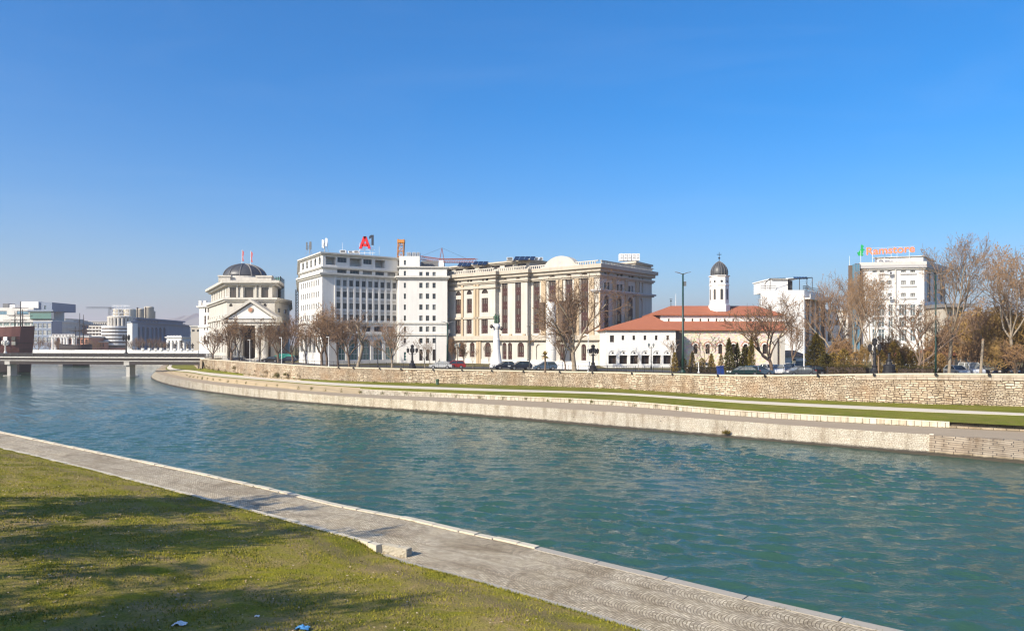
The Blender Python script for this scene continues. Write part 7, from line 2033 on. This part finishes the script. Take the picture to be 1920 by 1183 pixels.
def double_lantern(px, Y, ytop, label):
    Y = behind_wall(px,Y)
    q = XY(px,Y); o = thing('lantern_post', label, 'lamp post', (*q,ZG)); zt_ = ZY(ytop,Y); p = MB(); p.lathe(q[0],q[1],[(.16,ZG),(.16,ZG+.5),(.08,ZG+.7),(.06,zt_-.7),(.05,zt_-.5)],8); p.build('post', M['iron'], o)
    for s in (-1,1):
        x = q[0]+s*.42; a = MB(); a.tube([(*q,zt_-.75),(q[0]+s*.3,q[1],zt_-.85),(x,q[1],zt_-.7)],[.03,.03,.03],5); ao = a.build('arm', M['iron'], o); a = MB(); a.lathe(x,q[1],[(.08,zt_-.7),(.20,zt_-.2),(.24,zt_-.18),(.03,zt_+.1)],6); a.build('lantern', M['glass_grey'], ao)
for px,Y,yt,lab in ((1221,138,644,'double lantern lamp post before the white church arches'),(1263,136,647,'double lantern lamp post near the nave corner shrubs'),(708,150,645,'double lantern lamp post before the office entrance arches'),(858,148,645,'double lantern lamp post in the gap beside the court building')):
    double_lantern(px,Y,yt,lab)
def thin_pole(px, Y, ytop, label, m='white_metal', r_=.085, head=True):
    Y = behind_wall(px,Y); q = XY(px,Y); o = thing('thin_post', label, 'lamp post', (*q,ZG)); zt_ = ZY(ytop,Y); p = MB(); p.tube([(*q,ZG-.1),(*q,zt_)],[r_,r_*.7],8); p.build('pole', M[m], o)
    if head: h = MB(); h.box(q[0]-.55,q[0]+.1,q[1]-.12,q[1]+.12,zt_-.05,zt_+.06); h.build('lamp_head', M[m], o)
    b = MB(); b.lathe(q[0],q[1],[(r_*2.2,ZG),(r_*2,ZG+.2)],8); b.build('base', M[m], o)
for px,Y,yt,lab in ((468.5,190,637,'thin white lamp post before the ministry columns'),(528,175,633,'thin white lamp post beside the green tent'),(616.5,158,632,'thin white lamp post before the office block corner'),(817,140,629,'thin grey lamp post behind the silver car'),(1103,119,628,'thin white lamp post just left of the black ornate lamp'),(1507.5,109,616,'white lamp post over the dark grey parked car'),(1310,121,680,'short white post at the foot of the golden shrubs')):
    thin_pole(px,Y,yt,lab,'white_metal' if px != 817 else 'frame_grey', .085, px != 1310)
thin_pole(993,134,612,'tall dark lamp post standing before the court return','frame_dark',.11)
thin_pole(1647,103,668,'short wooden post beside the black ornate lamp','wood',.11,False)
thin_pole(1732,101,662,'thin wooden stake on the quay between hedge and green pole','wood',.07,False)
o = thing('wooden_pole','weathered wooden pole leaning slightly between white and dark parked cars','pole',(*XY(1838,104),ZG)); q = o.location; p = MB(); t_ = Vector((*XY(1843,104),ZY(637,104))); p.tube([q+Vector((0,0,-.2)),t_],[.2,.15],8); p.build('pole', M['bark_pale'], o); p = MB(); p.lathe(t_.x,t_.y,[(.18,t_.z-.1),(.19,t_.z+.05),(.05,t_.z+.14)],8); p.build('cap', M['wood'], o)
# ------------------------------------------------------------------ monument
q = XY(931,150); o = thing('monument','white stone monument with conical foot and green bronze figures on top','monument',(*q,ZG)); z = lambda y: ZY(y,150); m = 150/F
p = MB(); p.lathe(q[0],q[1],[(13*m,ZG),(13*m,z(684)),(11*m,z(682)),(7.8*m,z(664)),(6.6*m,z(655)),(6.0*m,z(640)),(6.4*m,z(637)),(5.4*m,z(634)),(5.2*m,z(618)),(6.2*m,z(616)),(7.2*m,z(612)),(6.0*m,z(609)),(5.6*m,z(606.5))],16); p.build('pedestal', M['church_white'], o, False)
p = MB(); p.prism([(q[0]-3*m*3,148.2),(q[0]+30*m,148.2),(q[0]+30*m,152),(q[0]-3*m*3,152)],ZG,z(684)); p.build('podium', M['church_white'], o)
for dx,hh_,sw in ((-.24,1.0,.3),(.25,.92,-.2)):
    p = MB(); x = q[0]+dx; zb_ = z(606.5); H = (z(588.5)-zb_)*hh_; p.lathe(x,150,[(.24,zb_),(.26,zb_+H*.2),(.20,zb_+H*.45),(.25,zb_+H*.65),(.29,zb_+H*.78),(.12,zb_+H*.85),(.15,zb_+H*.92),(.13,zb_+H*.98),(.03,zb_+H)],10)
    p.tube([(x-.24,150,zb_+H*.77),(x-.42,149.9,zb_+H*.62),(x-.3,149.75,zb_+H*.5)],[.09,.07,.05],6); p.tube([(x+.24,150,zb_+H*.77),(x+.44,149.9,zb_+H*(.9 if dx > 0 else .6)),(x+.40,149.8,zb_+H*(1.1 if dx > 0 else .5))],[.09,.07,.05],6); p.build('bronze_figure', M['bronze_green'], o, True)
for px,y in ((921.5,612),(940,616)):
    p = MB(); c = Vector((*XY(px,149.2),ZY(y,149.2))); p.lathe(c.x,c.y,[(.05,c.z-.4),(.32,c.z-.2),(.38,c.z),(.3,c.z+.25),(.05,c.z+.4)],8); p.build('bronze_ornament', M['bronze'], o)
# white kiosk wall behind the parked cars
o = thing('white_wall','low white wall along the pavement before the court building','wall',(*XY(1040,140),ZG)); mb = MB(); a_, b_ = XY(955,146), XY(1105,137); L = math.hypot(b_[0]-a_[0],b_[1]-a_[1]); dd = ((b_[0]-a_[0])/L,(b_[1]-a_[1])/L); mb.obox(a_,dd,0,L,-.3,0,ZG,ZG+1.35); mb.build('masonry', M['church_white'], o); mb = MB(); mb.obox(a_,dd,-.05,L+.05,-.36,.06,ZG+1.35,ZG+1.47); mb.build('coping', M['pale_concrete'], o)

# ------------------------------------------------------------------ cars
def car(kind, paint):
    o = thing('parked_car', None, 'car')
    if kind == 'sedan': L,W,H = 4.5,1.78,1.45; low = [(-2.25,.38),(-2.22,.80),(-1.55,.95),(1.0,.95),(2.1,.80),(2.25,.55),(2.22,.3),(-2.2,.28)]; cab = [(-1.75,.93),(-1.05,1.42),(.25,1.44),(1.15,.93)]
    elif kind == 'van': L,W,H = 4.6,1.9,1.95; low = [(-2.3,.38),(-2.3,1.05),(-1.9,1.15),(1.2,1.12),(2.15,.95),(2.3,.6),(2.27,.3),(-2.25,.28)]; cab = [(-2.2,1.10),(-2.0,1.88),(.5,1.92),(1.5,1.08)]
    else: L,W,H = 4.2,1.78,1.55; low = [(-2.1,.40),(-2.12,.90),(-1.9,1.0),(.95,.98),(1.95,.82),(2.1,.55),(2.07,.3),(-2.05,.28)]; cab = [(-2.0,.97),(-1.55,1.50),(.15,1.53),(1.15,.95)]
    b = MB(); w = W/2
    def loft(prof, ws, mi):
        k = len(prof); vs = [(x, s*wz, z) for s in (-1,1) for (x,z),wz in zip(prof,ws)]
        b.add(vs, [list(range(k)), list(range(k,2*k))[::-1]] + [[i,(i+1)%k,(i+1)%k+k,i+k][::-1] for i in range(k)], mi)
    loft(low, [w*.96,w,w*.98,w*.98,w*.95,w*.92,w*.9,w*.9], 0)
    # roof skin and pillars over the dark glasshouse
    rf = [(cab[1][0]-.02,cab[1][1]+.03),(cab[2][0]+.02,cab[2][1]+.03),(cab[2][0]+.02,cab[2][1]-.05),(cab[1][0]-.02,cab[1][1]-.05)]
    loft(rf, [w*.76]*4, 0)
    for (x0,z0),(x1,z1),t in ((cab[0],cab[1],.10),(cab[3],cab[2],.07),((-.35,.95),(-.35,cab[1][1]),.08)):
        for s in (-1,1): b.bar((x0,s*w*.955,z0),(x1,s*w*.765,z1),t*.75)
    b.build('body', M[paint], o)
    g_ = MB(); k = 4; ws = [w*.94,w*.74,w*.74,w*.94]; vs = [(x, s*wz, z) for s in (-1,1) for (x,z),wz in zip(cab,ws)]
    g_.add(vs, [[0,1,2,3],[7,6,5,4],[0,4,5,1],[1,5,6,2],[2,6,7,3]]); g_.build('window', M['glass'], o)
    for x in (-L*.30,L*.31):
        for s in (-1,1):
            t = MB(); t.tube([(x,s*(w-.2),.32),(x,s*(w+.01),.32)],[.33,.33],14); wh = t.build('wheel', M['tyre'], o)
            t = MB(); t.tube([(x,s*(w+.0),.32),(x,s*(w+.025),.32)],[.21,.19],10); t.build('rim', M['rim'], wh)
    for s in (-1,1):
        t = MB(); t.box(L/2-.22,L/2-.02,s*w*.62-.2,s*w*.62+.2,.62,.78); t.build('headlight', M['lamp_lens'], o)
        t = MB(); t.box(-L/2-.01,-L/2+.08,s*w*.72-.14,s*w*.72+.14,.72,.88); t.build('tail_light', M['red_sign'], o)
    return o
CARS = [('sedan','paint_silver',828,141,170,'silver car parked before the white office wing'),
 ('sedan','paint_navy',948,137,200,'dark navy car behind another dark car below the monument'),
 ('hatch','paint_navy',975,135,195,'dark navy car with its nose toward the monument, the nearer of two'),
 ('hatch','paint_blue',1022,132,186,'blue grey hatchback parked behind the small palm'),
 ('sedan','paint_teal',1394,108,185,'dark teal sedan parked before the cypress clump'),
 ('hatch','paint_blue',1421,109,10,'blue grey hatchback between the cypresses and stout trunk'),
 ('hatch','paint_white',1436,117,100,'white car behind the blue grey hatchback'),
 ('hatch','paint_white',1460,114,250,'white car just right of the stout plane trunk'),
 ('sedan','paint_grey',1473,117,255,'grey car behind the white one by the church end'),
 ('hatch','paint_white',1481,121,250,'white car farther back beside the church buttress'),
 ('van','paint_teal',1499,121,262,'dark teal van behind the white lamp post'),
 ('sedan','paint_grey',1499,108,190,'dark grey sedan parked at the wall by the white lamp post'),
 ('sedan','paint_black',1520,111,185,'black car half hidden by the big olive evergreen'),
 ('hatch','paint_silver',1794,110,268,'silver car facing the river beside the tallest plane trunk'),
 ('van','paint_white',1821,111,265,'white van facing the river left of the wooden pole'),
 ('sedan','paint_navy',1850,111,268,'dark blue car right of the wooden pole'),
 ('hatch','paint_grey',1885,112,272,'dark grey car last in the row by the widest plane tree'),
 ('hatch','paint_white',1697,117,180,'white car glimpsed below the kiosk roof'),
 ('sedan','paint_black',508,192,180,'black car beside the green tent, left of it'),
 ('hatch','paint_navy',540,190,180,'dark car in front of the green tent'),
 ('hatch','paint_navy',444,205,180,'dark blue car before the ministry steps'),
 ('hatch','paint_red',852,142,185,'small red car just right of the green pole at the office corner'),
 ('hatch','paint_white',1312,128,180,'white car half hidden behind the golden shrubs')]
for kind,pt,px,Y,deg,lab in CARS:
    c = car(kind,pt); c['label'] = lab; Y = behind_wall(px,Y,2.6); c.location = (*XY(px,Y),ZG+.03); c.rotation_euler = (0,0,math.radians(deg))
# ------------------------------------------------------------------ two people far off on the pavement
def person(px, Y, label, ang):
    q = XY(px,Y); o = thing('person', label, 'person', (*q,ZG)); 
    V = [(0,0,.95),(0,0,1.15),(0,.01,1.38),(0,0,1.52),(0,-.02,1.66),(.10,0,.92),(.13,.03,.5),(.12,.12,.09),(.12,.0,.05),(-.10,0,.92),(-.12,-.10,.5),(-.12,-.16,.09),(-.12,-.28,.05),(.20,0,1.40),(.25,.06,1.14),(.23,-.05,.90),(-.20,0,1.40),(-.25,-.02,1.14),(-.22,-.14,.92)]
    Ed = [(0,1),(1,2),(2,3),(3,4),(0,5),(5,6),(6,7),(7,8),(0,9),(9,10),(10,11),(11,12),(2,13),(13,14),(14,15),(2,16),(16,17),(17,18)]
    Ra = [.15,.15,.17,.06,.10,.09,.065,.045,.04,.09,.065,.045,.04,.065,.05,.035,.065,.05,.035]
    me = bpy.data.meshes.new('body'); me.from_pydata(V, Ed, []); b = bpy.data.objects.new('body', me); COL.objects.link(b); b.parent = o
    sm = b.modifiers.new('Skin','SKIN'); me.update()
    for sv,r_ in zip(me.skin_vertices[0].data, Ra): sv.radius = (r_,r_*.8)
    me.skin_vertices[0].data[0].use_root = True
    b.modifiers.new('Subdivision','SUBSURF').levels = 1; b.modifiers['Subdivision'].render_levels = 1
    me.materials.append(M['frame_dark']); o.rotation_euler = (0,0,ang)
    h = MB(); h.lathe(0,-.02,[(.03,1.56),(.085,1.60),(.10,1.67),(.09,1.74),(.03,1.79)],10); hd = h.build('head', M['silo'], None); hd.parent = o
    h = MB(); h.lathe(0,.01,[(.105,1.68),(.105,1.74),(.08,1.79),(.02,1.81)],10); hr = h.build('hair', M['hull_dark'], None); hr.parent = hd
person(824,144,'person in dark clothes standing by the silver car',.4); person(672,170,'person in dark clothes walking before the office arches',1.4)
# ------------------------------------------------------------------ trees behind the viewer that shade the lawn
for key,x,y,h,lab,rz in (('dense_brown',-29,28,9,'twiggy brown tree on the near bank farthest from the viewer, shading the lawn',.4),('dense',-27,18,9,'twiggy yellowish tree on the near bank shading the lawn',1.9),
    ('dense_brown',-21,11.5,8.5,'twiggy brown tree on the near bank close beside the viewer',3.1),('dense_brown',-15.5,3.5,8.5,'twiggy brown tree on the near bank behind the viewer',5.0),
    ('dense',-24,6,9.5,'tall twiggy yellowish tree on the near bank between two brown trees',2.2)):
    d_ = 21.5-(x*NDIR.x+y*NDIR.y); copy_tree(PROTO[key][0], (x,y,lawn_z(x,y,d_)), rz, h/HB[key]*1.15, lab, None, 'trees on the near bank')

# ------------------------------------------------------------------ sun, sky, air, camera
EL, AZ = math.radians(32), math.radians(47)            # sun height; it stands behind the viewer's left shoulder
sdir = Vector((-math.sin(AZ)*math.cos(EL), -math.cos(AZ)*math.cos(EL), math.sin(EL)))
ld = bpy.data.lights.new('sun','SUN'); ld.energy = 5.0; ld.angle = math.radians(.55); ld.color = (1.0,.90,.74)
lo_ = bpy.data.objects.new('sun', ld); COL.objects.link(lo_); lo_.rotation_euler = sdir.to_track_quat('Z','Y').to_euler(); lo_.location = (-60,-60,80)
w = bpy.data.worlds.new('World'); sc.world = w; w.use_nodes = True
t = w.node_tree; bg = t.nodes['Background']
sk = t.nodes.new('ShaderNodeTexSky'); sk.sky_type = 'NISHITA'; sk.sun_disc = False; sk.sun_elevation = EL
sk.sun_rotation = math.atan2(sdir.x, sdir.y); sk.altitude = 250; sk.air_density = 1.0; sk.dust_density = 2.6; sk.ozone_density = 6.0
hs = t.nodes.new('ShaderNodeHueSaturation'); hs.inputs['Saturation'].default_value = 1.38
t.links.new(sk.outputs[0], hs.inputs['Color']); # the faintest high cirrus
tc = t.nodes.new('ShaderNodeTexCoord'); mpw = t.nodes.new('ShaderNodeMapping'); mpw.inputs['Scale'].default_value = (1.2,3.0,9.0); mpw.inputs['Rotation'].default_value = (0,.12,.5)
t.links.new(tc.outputs['Generated'], mpw.inputs[0]); cn = noise(t, mpw.outputs[0], 1.6, 7, .6, .8)
cf = ramp(t, cn, [(.48,(0,0,0)),(.85,(.035,.035,.035))])
t.links.new(mix(t, cf, hs.outputs[0], (5.2,5.6,6.0)), bg.inputs['Color']); bg.inputs['Strength'].default_value = .142
HAZE = True
if HAZE:
    mb = MB(); mb.box(-4200,4700,-160,6000,-2.2,215)
    m = bpy.data.materials.new('haze'); m.use_nodes = True; tt_ = m.node_tree; tt_.nodes.clear()
    ou = tt_.nodes.new('ShaderNodeOutputMaterial'); pv = tt_.nodes.new('ShaderNodeVolumePrincipled')
    pv.inputs['Color'].default_value = (.92,.83,.84,1); pv.inputs['Density'].default_value = .00024; pv.inputs['Anisotropy'].default_value = .15
    tt_.links.new(pv.outputs[0], ou.inputs['Volume']); M['haze'] = m
    stuff(mb.build('haze', m))
cam = bpy.data.cameras.new('camera'); co_ = bpy.data.objects.new('camera', cam); COL.objects.link(co_); sc.camera = co_
co_.location = (0,0,CZ); co_.rotation_euler = (math.pi/2,0,0)
cam.sensor_width = 36; cam.lens = 36*F/1920; cam.shift_y = 53.5/1920; cam.clip_end = 12000; cam.clip_start = .2
sc.view_settings.view_transform = 'Standard'; sc.view_settings.look = 'None'; sc.view_settings.exposure = 0.55; sc.view_settings.gamma = 1; sc.view_settings.use_curve_mapping = False
sc.cycles.use_denoising = True; sc.cycles.use_adaptive_sampling = False; sc.cycles.filter_width = 1.3
try: sc.cycles.denoiser = 'OPENIMAGEDENOISE'; sc.cycles.denoising_input_passes = 'RGB_ALBEDO_NORMAL'; sc.cycles.denoising_prefilter = 'ACCURATE'
except Exception: pass
sc.cycles.max_bounces = 6; sc.cycles.diffuse_bounces = 3; sc.cycles.glossy_bounces = 3; sc.cycles.transmission_bounces = 2; sc.cycles.volume_bounces = 0; sc.cycles.transparent_max_bounces = 6
sc.cycles.caustics_reflective = False; sc.cycles.caustics_refractive = False
